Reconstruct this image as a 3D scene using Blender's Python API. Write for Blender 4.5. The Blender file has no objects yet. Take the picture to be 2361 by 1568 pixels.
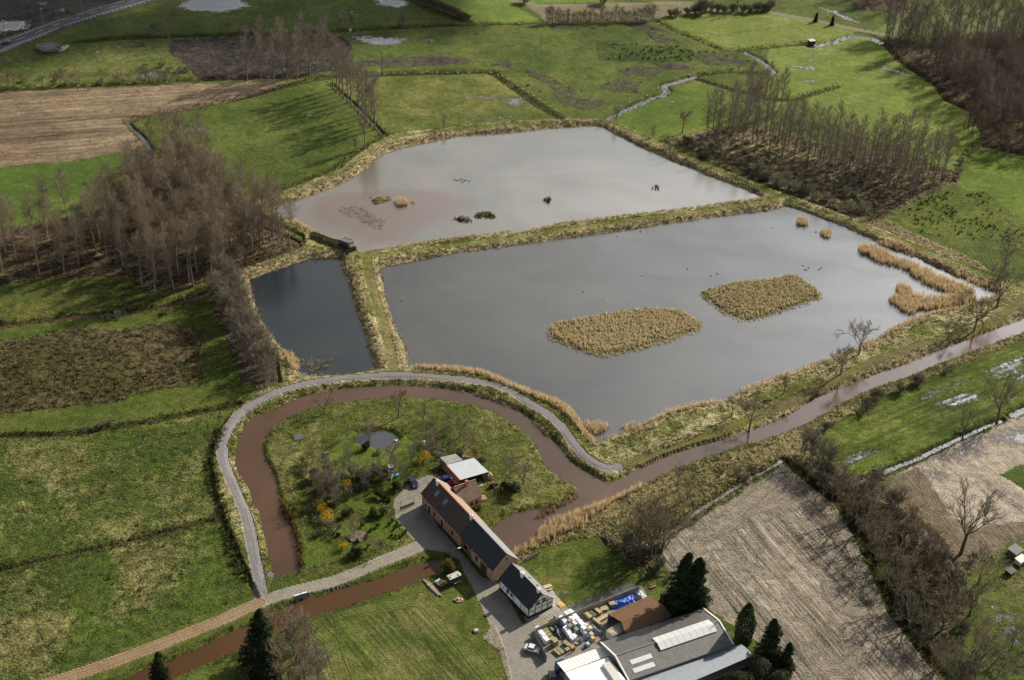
import bpy, math, random
import numpy as np
from mathutils import Vector, Matrix

S = bpy.context.scene
PI = math.pi
# ---------------------------------------------------------------- camera
CAM_H, FOC, PITCH, ROLL = 233.0, 3280.0, math.radians(33.0), math.radians(3.0)
IW, IH = 2361.0, 1568.0
cp, sp, cr, sr = math.cos(PITCH), math.sin(PITCH), math.cos(ROLL), math.sin(ROLL)
cam = bpy.data.cameras.new("camera"); camo = bpy.data.objects.new("camera", cam); S.collection.objects.link(camo)
cam.sensor_width = 36.0; cam.lens = 36.0 * FOC / IW; cam.clip_start = 1.0; cam.clip_end = 30000.0
fw = Vector((0, cp, -sp)); rt = Vector((1, 0, 0)); up = Vector((0, sp, cp))
X = cr * rt + sr * up; Y = -sr * rt + cr * up; Z = -fw
camo.matrix_world = Matrix(((X.x, Y.x, Z.x, 0), (X.y, Y.y, Z.y, 0), (X.z, Y.z, Z.z, CAM_H), (0, 0, 0, 1)))
S.camera = camo
# ---------------------------------------------------------------- light
SUN_EL, SUN_AZ = math.radians(32.0), math.radians(44.0)      # azimuth measured from +X towards +Y
sd = Vector((math.cos(SUN_EL) * math.cos(SUN_AZ), math.cos(SUN_EL) * math.sin(SUN_AZ), math.sin(SUN_EL)))
sl = bpy.data.lights.new("sun", 'SUN'); sl.energy = 5.0; sl.angle = math.radians(0.5); sl.color = (1.0, 0.91, 0.77)
so = bpy.data.objects.new("sun", sl); S.collection.objects.link(so); so.rotation_euler = sd.to_track_quat('Z', 'Y').to_euler()
W = bpy.data.worlds.new("World"); S.world = W; W.use_nodes = True
wn, wl = W.node_tree.nodes, W.node_tree.links; wn.clear()
def WN(t, **k):
    n = wn.new(t)
    for a, b in k.items():
        if a.startswith('i_'): n.inputs[int(a[2:])].default_value = b
        else: setattr(n, a, b)
    return n
sky = WN('ShaderNodeTexSky'); sky.sky_type = 'NISHITA'; sky.sun_disc = False
sky.sun_elevation = SUN_EL; sky.sun_rotation = PI / 2 - SUN_AZ; sky.air_density = 1.0; sky.dust_density = 1.5; sky.ozone_density = 1.0
tcw = WN('ShaderNodeTexCoord'); sxyz = WN('ShaderNodeSeparateXYZ'); wl.new(tcw.outputs['Generated'], sxyz.inputs[0])
zc = WN('ShaderNodeMath', operation='MAXIMUM', i_1=0.06); wl.new(sxyz.outputs[2], zc.inputs[0])
dv = WN('ShaderNodeVectorMath', operation='DIVIDE'); cz = WN('ShaderNodeCombineXYZ')
for i in range(3): wl.new(zc.outputs[0], cz.inputs[i])
wl.new(tcw.outputs['Generated'], dv.inputs[0]); wl.new(cz.outputs[0], dv.inputs[1])
cn = WN('ShaderNodeTexNoise'); cn.inputs['Scale'].default_value = 0.85; cn.inputs['Detail'].default_value = 7; cn.inputs['Roughness'].default_value = 0.55; cn.inputs['Distortion'].default_value = 0.4
wl.new(dv.outputs[0], cn.inputs['Vector'])
cm = WN('ShaderNodeMapRange'); cm.inputs[1].default_value = 0.40; cm.inputs[2].default_value = 0.62; wl.new(cn.outputs[0], cm.inputs[0])
dt = WN('ShaderNodeVectorMath', operation='DOT_PRODUCT'); dt.inputs[1].default_value = (math.cos(SUN_EL - 0.24) * math.cos(SUN_AZ + 0.26), math.cos(SUN_EL - 0.24) * math.sin(SUN_AZ + 0.26), math.sin(SUN_EL - 0.24)); wl.new(tcw.outputs['Generated'], dt.inputs[0])
pw0 = WN('ShaderNodeMath', operation='MAXIMUM', i_1=0.0); wl.new(dt.outputs['Value'], pw0.inputs[0])
pw = WN('ShaderNodeMath', operation='POWER', i_1=5.0); wl.new(pw0.outputs[0], pw.inputs[0])
pw2 = WN('ShaderNodeMath', operation='POWER', i_1=18.0); wl.new(pw0.outputs[0], pw2.inputs[0])
cb0 = WN('ShaderNodeMath', operation='MULTIPLY_ADD', i_1=5.2, i_2=0.12); wl.new(pw2.outputs[0], cb0.inputs[0])
cb = WN('ShaderNodeMath', operation='MULTIPLY_ADD', i_1=1.3); wl.new(pw.outputs[0], cb.inputs[0]); hz1 = WN('ShaderNodeMath', operation='SUBTRACT', i_0=1.0); wl.new(zc.outputs[0], hz1.inputs[1]); hz2 = WN('ShaderNodeMath', operation='POWER', i_1=6.0); wl.new(hz1.outputs[0], hz2.inputs[0])
cbh = WN('ShaderNodeMath', operation='MULTIPLY_ADD', i_1=2.6); wl.new(hz2.outputs[0], cbh.inputs[0]); wl.new(cb0.outputs[0], cbh.inputs[2]); wl.new(cbh.outputs[0], cb.inputs[2])
ccol = WN('ShaderNodeMixRGB'); ccol.blend_type = 'MULTIPLY'; ccol.inputs[0].default_value = 1; ccol.inputs[1].default_value = (0.97, 0.985, 1.0, 1)
wl.new(cb.outputs[0], ccol.inputs[2])
b1 = WN('ShaderNodeBackground'); b1.inputs[1].default_value = 0.05; wl.new(sky.outputs[0], b1.inputs[0])
b2 = WN('ShaderNodeBackground'); b2.inputs[1].default_value = 1.0; wl.new(ccol.outputs[0], b2.inputs[0])
mx = WN('ShaderNodeMixShader'); wl.new(cm.outputs[0], mx.inputs[0]); wl.new(b1.outputs[0], mx.inputs[1]); wl.new(b2.outputs[0], mx.inputs[2])
wo = WN('ShaderNodeOutputWorld'); wl.new(mx.outputs[0], wo.inputs[0])
S.view_settings.view_transform = 'Standard'; S.view_settings.look = 'None'; S.view_settings.exposure = 0.34; S.view_settings.gamma = 1.0
S.cycles.max_bounces = 5; S.cycles.diffuse_bounces = 2; S.cycles.glossy_bounces = 2; S.cycles.transparent_max_bounces = 8
S.cycles.use_denoising = True

rng = np.random.default_rng(7); random.seed(7)
# ---------------------------------------------------------------- pixel (photo units 2361 x 1568) -> place in the world
def g2(px, py, z=0.0):
    dx = np.asarray(px, float) - IW / 2; dy = np.asarray(py, float) - IH / 2
    a = cr * dx + sr * dy; b = -sr * dx + cr * dy
    dX = a; dY = FOC * cp - b * sp; dZ = -FOC * sp - b * cp
    t = (z - CAM_H) / dZ
    return dX * t, dY * t
def G(p, z=0.0):
    x, y = g2(p[0], p[1], z); return Vector((float(x), float(y), z))
def proj(x, y, z=0.0):
    x = np.asarray(x, float); y = np.asarray(y, float); v2 = np.asarray(z, float) - CAM_H
    zc_ = y * cp - v2 * sp; a = FOC * x / zc_; b = -(y * sp + v2 * cp) * FOC / zc_
    return cr * a - sr * b + IW / 2, sr * a + cr * b + IH / 2
def Q(c, r, *pts):      # points read in the quarter crops
    return [(590.25 * c + x / 4.0, 392.0 * r + y / 4.0) for x, y in pts]
# ---------------------------------------------------------------- materials
MATS = {}
def nodes_of(name):
    m = bpy.data.materials.new(name); m.use_nodes = True; nt = m.node_tree; nt.nodes.clear()
    o = nt.nodes.new('ShaderNodeOutputMaterial'); p = nt.nodes.new('ShaderNodeBsdfPrincipled'); nt.links.new(p.outputs[0], o.inputs[0])
    return m, nt, p
def mat(name, col, rough=0.8, metal=0.0, var=0.25, scale=3.0, col2=None, spec=0.4, bump=0.0, streak=None, obj=True):
    if name in MATS: return MATS[name]
    m, nt, p = nodes_of(name); N, L = nt.nodes, nt.links
    p.inputs['Roughness'].default_value = rough; p.inputs['Metallic'].default_value = metal; p.inputs['Specular IOR Level'].default_value = spec
    tc = N.new('ShaderNodeTexCoord'); no = N.new('ShaderNodeTexNoise'); no.inputs['Scale'].default_value = scale; no.inputs['Detail'].default_value = 5; no.inputs['Roughness'].default_value = 0.65
    src = tc.outputs['Object']
    if streak:
        mp = N.new('ShaderNodeMapping'); mp.inputs['Scale'].default_value = streak; L.new(src, mp.inputs[0]); src = mp.outputs[0]
    L.new(src, no.inputs['Vector'])
    r = N.new('ShaderNodeMapRange'); r.inputs[1].default_value = 0.3; r.inputs[2].default_value = 0.7; L.new(no.outputs[0], r.inputs[0])
    mi = N.new('ShaderNodeMixRGB'); c2 = col2 or tuple(c * (1 - var) for c in col); c1 = col if col2 else tuple(min(1, c * (1 + var)) for c in col)
    mi.inputs[1].default_value = (*c1, 1); mi.inputs[2].default_value = (*c2, 1); L.new(r.outputs[0], mi.inputs[0]); L.new(mi.outputs[0], p.inputs['Base Color'])
    if bump:
        b = N.new('ShaderNodeBump'); b.inputs['Strength'].default_value = 0.6; b.inputs['Distance'].default_value = bump; L.new(no.outputs[0], b.inputs['Height']); L.new(b.outputs[0], p.inputs['Normal'])
    MATS[name] = m; return m
def attr_mat(name, rough=0.9, trans=0.0, upn=0.0):        # colour comes from the mesh's own colour attribute (straw, reed, leaf colours)
    if name in MATS: return MATS[name]
    m, nt, p = nodes_of(name); a = nt.nodes.new('ShaderNodeVertexColor'); a.layer_name = 'Col'
    nt.links.new(a.outputs[0], p.inputs['Base Color']); p.inputs['Roughness'].default_value = rough; p.inputs['Specular IOR Level'].default_value = 0.1
    if upn:
        g = nt.nodes.new('ShaderNodeNewGeometry'); vs_ = nt.nodes.new('ShaderNodeVectorMath'); vs_.operation = 'SCALE'; vs_.inputs['Scale'].default_value = 1 - upn; va = nt.nodes.new('ShaderNodeVectorMath'); va.operation = 'ADD'; va.inputs[1].default_value = (0, 0, upn); vn = nt.nodes.new('ShaderNodeVectorMath'); vn.operation = 'NORMALIZE'
        nt.links.new(g.outputs['Normal'], vs_.inputs[0]); nt.links.new(vs_.outputs[0], va.inputs[0]); nt.links.new(va.outputs[0], vn.inputs[0]); nt.links.new(vn.outputs[0], p.inputs['Normal'])
    if trans:
        t = nt.nodes.new('ShaderNodeBsdfTranslucent'); nt.links.new(a.outputs[0], t.inputs[0]); x = nt.nodes.new('ShaderNodeMixShader'); x.inputs[0].default_value = trans
        o = [n for n in nt.nodes if n.type == 'OUTPUT_MATERIAL'][0]
        nt.links.new(p.outputs[0], x.inputs[1]); nt.links.new(t.outputs[0], x.inputs[2]); nt.links.new(x.outputs[0], o.inputs[0])
    MATS[name] = m; return m
# ---------------------------------------------------------------- objects
C = S.collection
def tag(o, label=None, cat=None, group=None, kind=None):
    if label: o['label'] = label
    if cat: o['category'] = cat
    if group: o['group'] = group
    if kind: o['kind'] = kind
    return o
def thing(name, label, cat, loc=(0, 0, 0), rz=0.0, group=None, scale=1.0):
    o = bpy.data.objects.new(name, None); C.objects.link(o); o.location = loc; o.rotation_euler = (0, 0, rz); o.scale = (scale,) * 3
    o.empty_display_size = 0.3
    return tag(o, label, cat, group)
def link(name, me, parent=None, loc=None, rot=None):
    o = bpy.data.objects.new(name, me); C.objects.link(o)
    if parent is not None: o.parent = parent
    if loc is not None: o.location = loc
    if rot is not None: o.rotation_euler = rot
    return o
def mesh_np(name, V, F, material, cols=None, smooth=False):
    """V (n,3), F (m,k) all faces of one size"""
    V = np.asarray(V, np.float32); F = np.asarray(F, np.int32); me = bpy.data.meshes.new(name)
    k = F.shape[1]; me.vertices.add(len(V)); me.vertices.foreach_set('co', V.ravel())
    me.loops.add(F.size); me.loops.foreach_set('vertex_index', F.ravel())
    me.polygons.add(len(F)); me.polygons.foreach_set('loop_start', np.arange(0, F.size, k, dtype=np.int32))
    if smooth: me.polygons.foreach_set('use_smooth', np.ones(len(F), bool))
    me.update(calc_edges=True); me.validate()
    if cols is not None:
        a = me.color_attributes.new('Col', 'FLOAT_COLOR', 'POINT'); c = np.ones((len(V), 4), np.float32); c[:, :3] = cols; a.data.foreach_set('color', c.ravel())
    if material: me.materials.append(material)
    return me
class MB:                                       # collects boxes, tubes, prisms for one part mesh
    def __init__(s): s.v = []; s.f = []
    def add(s, vs, fs):
        n = len(s.v); s.v += [tuple(v) for v in vs]; s.f += [tuple(n + i for i in f) for f in fs]; return s
    def box(s, c, d, rz=0.0, M=None, taper=1.0):
        hx, hy, hz = d[0] / 2, d[1] / 2, d[2] / 2; vs = []
        for z in (-hz, hz):
            k = 1.0 if z < 0 else taper
            for x, y in ((-hx, -hy), (hx, -hy), (hx, hy), (-hx, hy)): vs.append(Vector((x * k, y * k, z)))
        R = M if M is not None else Matrix.Rotation(rz, 3, 'Z'); c = Vector(c)
        return s.add([R @ v + c for v in vs], [(0, 3, 2, 1), (4, 5, 6, 7), (0, 1, 5, 4), (1, 2, 6, 5), (2, 3, 7, 6), (3, 0, 4, 7)])
    def tube(s, a, b, r0, r1=None, n=8, caps=True):
        a = Vector(a); b = Vector(b); r1 = r0 if r1 is None else r1; d = (b - a)
        q = d.to_track_quat('Z', 'Y').to_matrix(); vs = []
        for p, r in ((a, r0), (b, r1)):
            for i in range(n): t = 2 * PI * i / n; vs.append(q @ Vector((math.cos(t) * r, math.sin(t) * r, 0)) + p)
        fs = [(i, (i + 1) % n, n + (i + 1) % n, n + i) for i in range(n)]
        if caps: fs += [tuple(range(n - 1, -1, -1)), tuple(range(n, 2 * n))]
        return s.add(vs, fs)
    def prism(s, pts, z0, z1):                  # vertical prism on a ground polygon (list of (x,y))
        ar = sum(pts[i][0] * pts[(i + 1) % len(pts)][1] - pts[(i + 1) % len(pts)][0] * pts[i][1] for i in range(len(pts)))
        if ar < 0: pts = pts[::-1]
        n = len(pts)
        vs = [(p[0], p[1], z0) for p in pts] + [(p[0], p[1], z1) for p in pts]
        return s.add(vs, [tuple(range(n - 1, -1, -1)), tuple(range(n, 2 * n))] + [(i, (i + 1) % n, n + (i + 1) % n, n + i) for i in range(n)])
    def slab(s, pts, th):                       # a sloping slab: pts 3D (top surface), thickness down
        n = len(pts); a = [Vector(p) for p in pts]; nn = (a[1] - a[0]).cross(a[2] - a[0])
        if nn.z < 0: a = a[::-1]
        vs = a + [p - Vector((0, 0, th)) for p in a]
        return s.add(vs, [tuple(range(n)), tuple(range(2 * n - 1, n - 1, -1))] + [(i, n + i, n + (i + 1) % n, (i + 1) % n) for i in range(n)])
    def build(s, name, material, parent=None, smooth=False, loc=None, rot=None):
        me = bpy.data.meshes.new(name); me.from_pydata(s.v, [], s.f); me.update()
        if smooth: me.polygons.foreach_set('use_smooth', [True] * len(me.polygons))
        if material: me.materials.append(material)
        return link(name, me, parent, loc, rot)
def copy_tree(o, parent=None, **kw):
    c = o.copy(); C.objects.link(c); c.parent = parent
    for ch in list(o.children): copy_tree(ch, c)
    for k, v in kw.items():
        if v is not None: setattr(c, k, v)
    return c
# ---------------------------------------------------------------- the layout, in photo units
POND_A = [(842.7,392),(862.7,375),(885,355),(915,344),(965,332.5),(1003,325),(1065,314),(1180,306),(1280,295),(1365,289),(1388,292.5),(1413,307),(1468,335),(1535.5,365),(1603,392),(1655.5,414.5),(1705.5,432),(1753,453),(1753,458),(1680.5,466),(1593,479.5),(1490.5,491),(1380.5,504.5),(1293,514.5),(1180.5,539.5),(1090,544.5),(1003,554.5),(928,567),(865,579.5),(840,581),(823,577),(815,567),(780,554.5),(750,547),(725,534.5),(695,517),(663,502),(630,494.5),(623,484.5),(653,473),(715,451),(765,433),(815,409.5)]
POND_B = [(876.5,621),(885,654.5),(888,684.5),(903,724.5),(913,757),(928,784),(938,799),(940,829),(945,843),(965,846.5),(1065,849),(1115,856.5),(1180.5,884),(1230.5,904),(1288,924),(1320.5,944),(1340.5,971.5),(1355.5,996.5),(1375.5,1020),(1413,1003),(1445.5,996.5),(1475.5,981.5),(1543,951.5),(1605.5,934),(1663,926.5),(1705.5,904),(1770.75,881.5),(1796,874),(1846,854),(1911,831.5),(1956,814),(2011,789),(2028,784),(2041,764.5),(2096,742),(2146,722),(2200,712),(2258,692),(2298,682),(2283,662),(2246,649.5),(2183,627),(2133,604.5),(2108,589.5),(2071,577),(2021,557),(1983,539.5),(1926,514.5),(1881,497),(1841,482),(1813,476),(1771,486),(1668,498),(1530.5,517),(1430.5,533),(1305.5,549.5),(1180.5,567),(1065,581),(990,594.5),(915,609.5),(890,614.5)]
POND_C = [(788,596),(715,597),(678,609.5),(640,622),(590,640),(577,646),(583,687),(590,707),(615,754.5),(635,784),(655,809),(688,841.5),(693,864),(728,866.5),(790,864),(840,855),(863,851.5),(859,834),(850,809),(848,784),(830,742),(815,692),(803,647),(790,622)]
RIVER = [(630,1330),(618,1248.5),(605,1201),(598,1176),(585,1164),(572.5,1121.5),(550,1084),(545,1059),(550,1021.5),(557.5,996.5),(580,964),(600,956.5),(628,944),(665,929),(695,916.5),(740,905),(815,895),(890,890),(940,890),(1015,896.5),(1078,906.5),(1128,921.5),(1180.5,941.5),(1210.5,959),(1243,991.5),(1280.5,1024),(1310.5,1061.5),(1340.5,1084),(1375.5,1104),(1400.5,1115),(1423,1108),(1468,1084),(1530.5,1054),(1593,1031.5),(1643,1019),(1705.5,1000),(1770.75,979),(1833,946.5),(1883,916.5),(1946,891.5),(2021,861.5),(2096,836.5),(2158,811.5),(2228,784),(2271,767),(2361,734.5),(2540,665),(2540,700),(2361,764.5),(2306,784),(2233,811.5),(2146,844),(2083,871.5),(2021,891.5),(1971,911.5),(1921,939),(1871,969),(1821,991.5),(1771,1010),(1730.5,1021.5),(1680.5,1034),(1618,1056.5),(1555.5,1079),(1505.5,1104),(1468,1126.5),(1405.5,1154),(1343,1176),(1330.5,1181),(1280.5,1201),(1235.5,1228.5),(1205.5,1258.5),(1180.5,1268.5),(1170,1270),(1150,1245),(1136,1226),(1148,1206),(1180.5,1187),(1225,1176),(1275.5,1171.5),(1305.5,1154),(1328,1141.5),(1335.5,1124),(1300.5,1106.5),(1263,1079),(1245.5,1044),(1225.5,1009),(1200.5,989),(1178,971.5),(1140,949),(1090,934),(1015,921.5),(940,915),(865,919),(790,926.5),(728,936.5),(683,954),(635,976.5),(615,996.5),(605,1029),(610,1059),(628,1096.5),(640,1144),(648,1176),(665,1201),(683,1263.5),(688,1303.5),(685,1316)]
CANAL = [(1025,1291),(980,1298.5),(915,1318.5),(865,1338.5),(803,1353.5),(750,1373.5),(710,1378.5),(678,1393.5),(640,1411),(608,1426),(585,1438.5),(500,1476),(400,1521),(325,1548.5),(288,1568),(180,1612),(20,1675),(60,1720),(250,1630),(412.5,1558.5),(500,1518.5),(570,1486),(630,1455),(688,1431),(730,1418.5),(790,1401),(853,1378.5),(915,1356),(965,1338.5),(1003,1323.5),(1028,1314)]
GPOND = Q(1,2,(925,920),(950,880),(1010,856),(1150,840),(1220,852),(1270,880),(1320,910),(1280,960),(1230,990),(1170,1005),(1080,985),(960,960))
BROOK_POND = [(2108,1228),(2130,1220),(2160,1250),(2188,1290),(2206,1322),(2194,1326),(2168,1302),(2135,1270),(2112,1245)]
WATERS = [('upper_pond', POND_A), ('large_pond', POND_B), ('small_pond', POND_C), ('river', RIVER), ('canal', CANAL), ('garden_pond', GPOND), ('brook_pool', BROOK_POND)]
WL = -0.7                                        # water level
# ditches: (points, half width m, has open water)
DITCH = [
 ([(-120,212),(0,207),(130,200),(250,195),(400,186),(560,181),(690,177),(765,178),(850,175),(965,170),(1122,166),(1140,172),(1180,201),(1243,245),(1290,274)], 1.6, 0),
 ([(1398,275),(1430,260),(1468,242),(1505,225),(1528,220),(1538,212),(1531,197),(1568,186),(1605,176)], 1.7, 1),
 ([(1605,176),(1643,169),(1680,166),(1771,172)], 1.5, 0),
 ([(1605,182),(1668,202),(1771,230),(1798,232),(1841,229),(1888,212),(1911,207),(1931,200)], 1.0, 0),
 ([(1510,45),(1555,70),(1605,90),(1643,107),(1668,116),(1705,116),(1771,109),(1866,101)], 1.6, 0),
 ([(1868,107),(1921,97),(1951,86),(1983,81),(2011,87),(2035,100)], 2.2, 1),
 ([(1715,119),(1745,134),(1771,152),(1784,166),(1778,174)], 1.6, 1),
 ([(175,97),(300,88),(450,83),(590,80),(740,75),(815,70),(928,64),(1023,59),(1180,56),(1255,52),(1430,47),(1510,45)], 1.5, 0),
 ([(1150,-20),(950,-8),(1023,14),(1084,52)], 1.2, 0),
 ([(292,282),(335,268),(440,250),(560,225),(590,217),(690,192),(765,178)], 1.5, 0),
 ([(290,280),(300,292),(318,308),(332,322),(350,345)], 1.0, 1),
 ([(765,195),(818,242),(843,267),(875,300),(884,311)], 0.55, 1),
 ([(892,313),(865,328),(808,365),(775,390)], 0.6, 1),
 ([(775,390),(765,394),(680,427),(590,459),(560,470)], 1.2, 0),
 ([(590,607),(525,625),(500,655),(475,677),(410,697),(350,712),(300,722),(175,730),(12,750),(-100,775)], 1.1, 2),
 ([(590,607),(628,592),(678,575),(693,564),(658,547),(605,527),(525,492)], 1.2, 2),
 ([(-100,1010),(0,1006),(125,1004),(237,991),(362,969),(475,949),(550,934)], 0.9, 0),
 ([(1966,1119),(2006,1102),(2046,1084),(2121,1054),(2171,1029),(2221,1006),(2271,984),(2311,969)], 0.85, 1),
 ([(2330,959),(2361,944),(2500,890)], 1.3, 1),
 ([(1528,1240),(1580,1203),(1610,1176),(1660,1146),(1700,1119),(1718,1109),(1743,1094),(1771,1081),(1803,1060)], 0.65, 1),
 ([(1803,1060),(1871,1111),(1901,1134),(1931,1154),(1978,1233),(2021,1316),(2058,1408),(2121,1491),(2176,1561),(2290,1720)], 1.3, 0),
 ([(2041,102),(2075,142),(2121,172),(2158,197),(2183,232),(2233,254)], 1.4, 0),
 ([(2271,337),(2361,356),(2540,390)], 1.6, 0),
 ([(-60,1335),(0,1315),(110,1290),(274,1253),(400,1222),(490,1200)], 0.42, 0),
]
WETLINES = [Q(3,0,(560,835),(900,920),(1250,1000),(1560,1080)), Q(3,0,(470,855),(800,935),(1150,1020),(1500,1110)), Q(3,0,(420,880),(730,960),(1000,1030),(1400,1120)),
 Q(3,0,(0,980),(300,1020),(540,1085),(800,1150),(1100,1250),(1470,1330)), Q(3,0,(230,1040),(530,1130),(850,1220),(1250,1330),(1650,1450)), Q(3,0,(0,1180),(230,1250),(530,1350),(900,1460)),
 Q(3,0,(60,480),(250,545),(430,590)), Q(3,0,(750,655),(880,600),(980,565),(1000,540)), Q(3,0,(1990,160),(2200,155),(2361,175)), Q(2,0,(1590,1248),(1770,1190),(1900,1150),(2000,1120)),
 Q(2,0,(870,38),(1100,36),(1650,20)), Q(0,0,(1800,352),(2361,326)), Q(1,0,(890,350),(1180,370),(1770,340)), Q(1,0,(900,370),(1200,400),(1480,415)), Q(1,0,(1420,0),(1700,110),(1920,190)),
 Q(1,0,(720,330),(800,380),(850,430),(860,480)), Q(1,0,(760,360),(820,420),(830,480)), Q(1,0,(0,490),(200,490),(380,485)), Q(3,3,(1210,545),(1400,560),(1700,580)),
 Q(1,0,(160,1275),(300,1370),(440,1470),(560,1550)), [(2361,1250),(2300,1190),(2280,1150),(2250,1110)]]
WETPOLY = [Q(0,0,(1600,60),(1750,-40),(2200,-40),(2330,60),(2080,120),(1760,110)), Q(0,0,(-100,190),(300,180),(270,270),(-100,330)), Q(0,0,(400,120),(600,60),(600,110)), Q(0,0,(250,30),(450,10),(430,50)),
 Q(1,0,(1040,-40),(1400,0),(1450,50),(1330,80),(1120,50)), Q(1,0,(870,330),(1100,330),(1400,350),(1350,420),(1150,430),(920,380)), Q(1,0,(680,110),(900,95),(900,125)), Q(1,0,(1470,380),(1650,340),(1640,390)),
 Q(1,0,(410,1080),(540,1030),(545,1070),(440,1100)), Q(1,0,(1480,930),(1570,930),(1570,950)), Q(1,0,(1850,900),(2200,870),(2260,905),(1900,930)), Q(1,0,(1900,1110),(2361,1060),(2361,1085),(1950,1120)), Q(1,0,(2230,910),(2450,890),(2500,960),(2400,990),(2270,940)),
 Q(0,0,(1630,1200),(1780,1150),(1940,1180),(1850,1230),(1700,1240)), Q(0,0,(540,590),(680,555),(700,590)), Q(0,0,(820,530),(900,455),(960,480)), Q(0,0,(1000,450),(1120,400),(1110,450)), Q(0,0,(1190,690),(1400,640),(1620,690),(1560,725),(1250,725)),
 Q(3,0,(130,590),(280,605),(400,600),(480,650),(350,645)), Q(3,0,(280,730),(430,735),(480,780),(370,770)), Q(3,0,(600,440),(690,425),(680,450)), Q(3,0,(430,430),(560,450),(480,460)), Q(3,0,(300,540),(450,545),(430,570)), Q(3,0,(230,450),(400,460),(540,480),(400,490)),
 Q(3,0,(400,50),(620,90),(870,210),(800,215),(560,120)), Q(3,0,(830,320),(980,350),(960,370)), Q(3,0,(930,590),(1180,620),(1400,730),(1200,690)), Q(3,0,(1670,1480),(1780,1465),(1840,1500),(1780,1530)), Q(3,0,(1860,1210),(1900,1215),(1880,1240)),
 Q(3,2,(1390,560),(1480,470),(1880,350),(1700,440),(1530,520)), Q(3,2,(2000,290),(2150,200),(2361,150),(2361,420),(2250,330),(2100,360)), Q(3,2,(1500,600),(1800,490),(1900,480),(1950,560),(1700,600)), Q(3,2,(2040,570),(2361,490),(2361,520),(2140,580)),
 Q(3,2,(630,1130),(860,1030),(1140,1000),(950,1060),(760,1170)), Q(3,2,(1980,890),(2300,790),(2500,780),(2500,1020),(2360,990),(2200,960),(2050,960)), Q(3,2,(1560,1080),(1960,870),(2000,1000),(1600,1180)), Q(3,2,(1850,1000),(2050,1050),(1900,1100)), Q(3,2,(1940,1250),(2361,1560),(2361,1600),(2100,1430)), Q(3,2,(1300,1240),(1500,1180),(1700,1250),(1600,1300)),
 Q(3,3,(1950,910),(1985,910),(2100,1060),(2050,1060)), Q(3,3,(2060,870),(2120,880),(2300,980),(2260,1020),(2110,1020)), Q(3,3,(2130,1070),(2361,1060),(2361,1250),(2240,1230),(2140,1130)), Q(3,3,(2250,1280),(2361,1300),(2361,1350)), Q(3,3,(1060,130),(1150,80),(1230,160),(1100,170)),
 Q(3,1,(440,140),(560,150),(540,200)), Q(3,1,(730,240),(900,270),(880,300)), Q(2,0,(1400,895),(1440,900),(1550,950),(1500,950)), Q(2,0,(330,260),(480,255),(420,290)), Q(2,0,(600,635),(680,630),(660,660)), Q(0,3,(0,0),(1,0),(0,1))]
# land cover: name -> (colour, second colour, amount of second, furrow spacing, furrow angle reference (two points), furrow strength)
def lin(h): return tuple(((int(h[i:i+2], 16) / 255.0) ** 2.2) for i in (0, 2, 4))
COVER = []   # (class name, polygon, colA, colB, mixAmount, furrowSpacing, (p,q) furrow direction, furrowStrength, bumpiness)
def cover(name, poly, a, b, mixa=0.3, fs=0, fd=None, fst=0, lump=1.0): COVER.append((name, poly, a, b, mixa, fs, fd, fst, lump))
GR1 = (0.060, 0.098, 0.017); GR2 = (0.092, 0.118, 0.026); GRY = (0.125, 0.165, 0.028); STR = (0.30, 0.235, 0.115); STR2 = (0.38, 0.31, 0.17); BRN = (0.10, 0.075, 0.045); DK = (0.04, 0.045, 0.02); LIT = (0.115, 0.085, 0.055)
DEF = ('meadow', None, GR1, GR2, 0.5, 0, None, 0, 1.0)
cover('ploughed_field', [(-300,-200),(310,-200),(330,-12),(295,-3),(205,20),(95,57),(0,90),(-200,155)], (0.045,0.04,0.033), (0.07,0.065,0.055), 0.5, 1.6, ((0,60),(200,10)), 0.3)
cover('meadow', [(-200,160),(-200,125),(0,88),(300,-3),(420,-40),(620,-40),(350,8),(150,70),(60,105),(0,128)], (0.06,0.08,0.03), (0.09,0.09,0.05), 0.5)
cover('stubble_field', [(-200,222),(0,211),(130,204),(300,199),(480,192),(560,189),(620,187),(682,184),(645,197),(590,218),(500,240),(420,252),(335,268),(300,273),(285,280),(300,300),(330,335),(300,350),(240,355),(205,366),(150,372),(60,378),(0,386),(-200,410)], (0.37,0.285,0.18), (0.17,0.118,0.075), 0.52, 3.2, ((0,300),(400,270)), 1.0, lump=1.8)
cover('meadow', [(0,130),(90,105),(300,92),(390,105),(395,125),(430,150),(455,182),(300,192),(130,197),(0,203),(-200,215),(-200,180)], (0.085,0.125,0.022), (0.15,0.15,0.05), 0.45, lump=1.6)
cover('brushwood', [(390,105),(400,92),(500,85),(590,82),(700,80),(790,82),(812,105),(805,130),(780,160),(700,172),(620,178),(460,180),(430,150),(395,125)], (0.045,0.038,0.034), (0.10,0.08,0.065), 0.45, lump=3.0)
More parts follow.
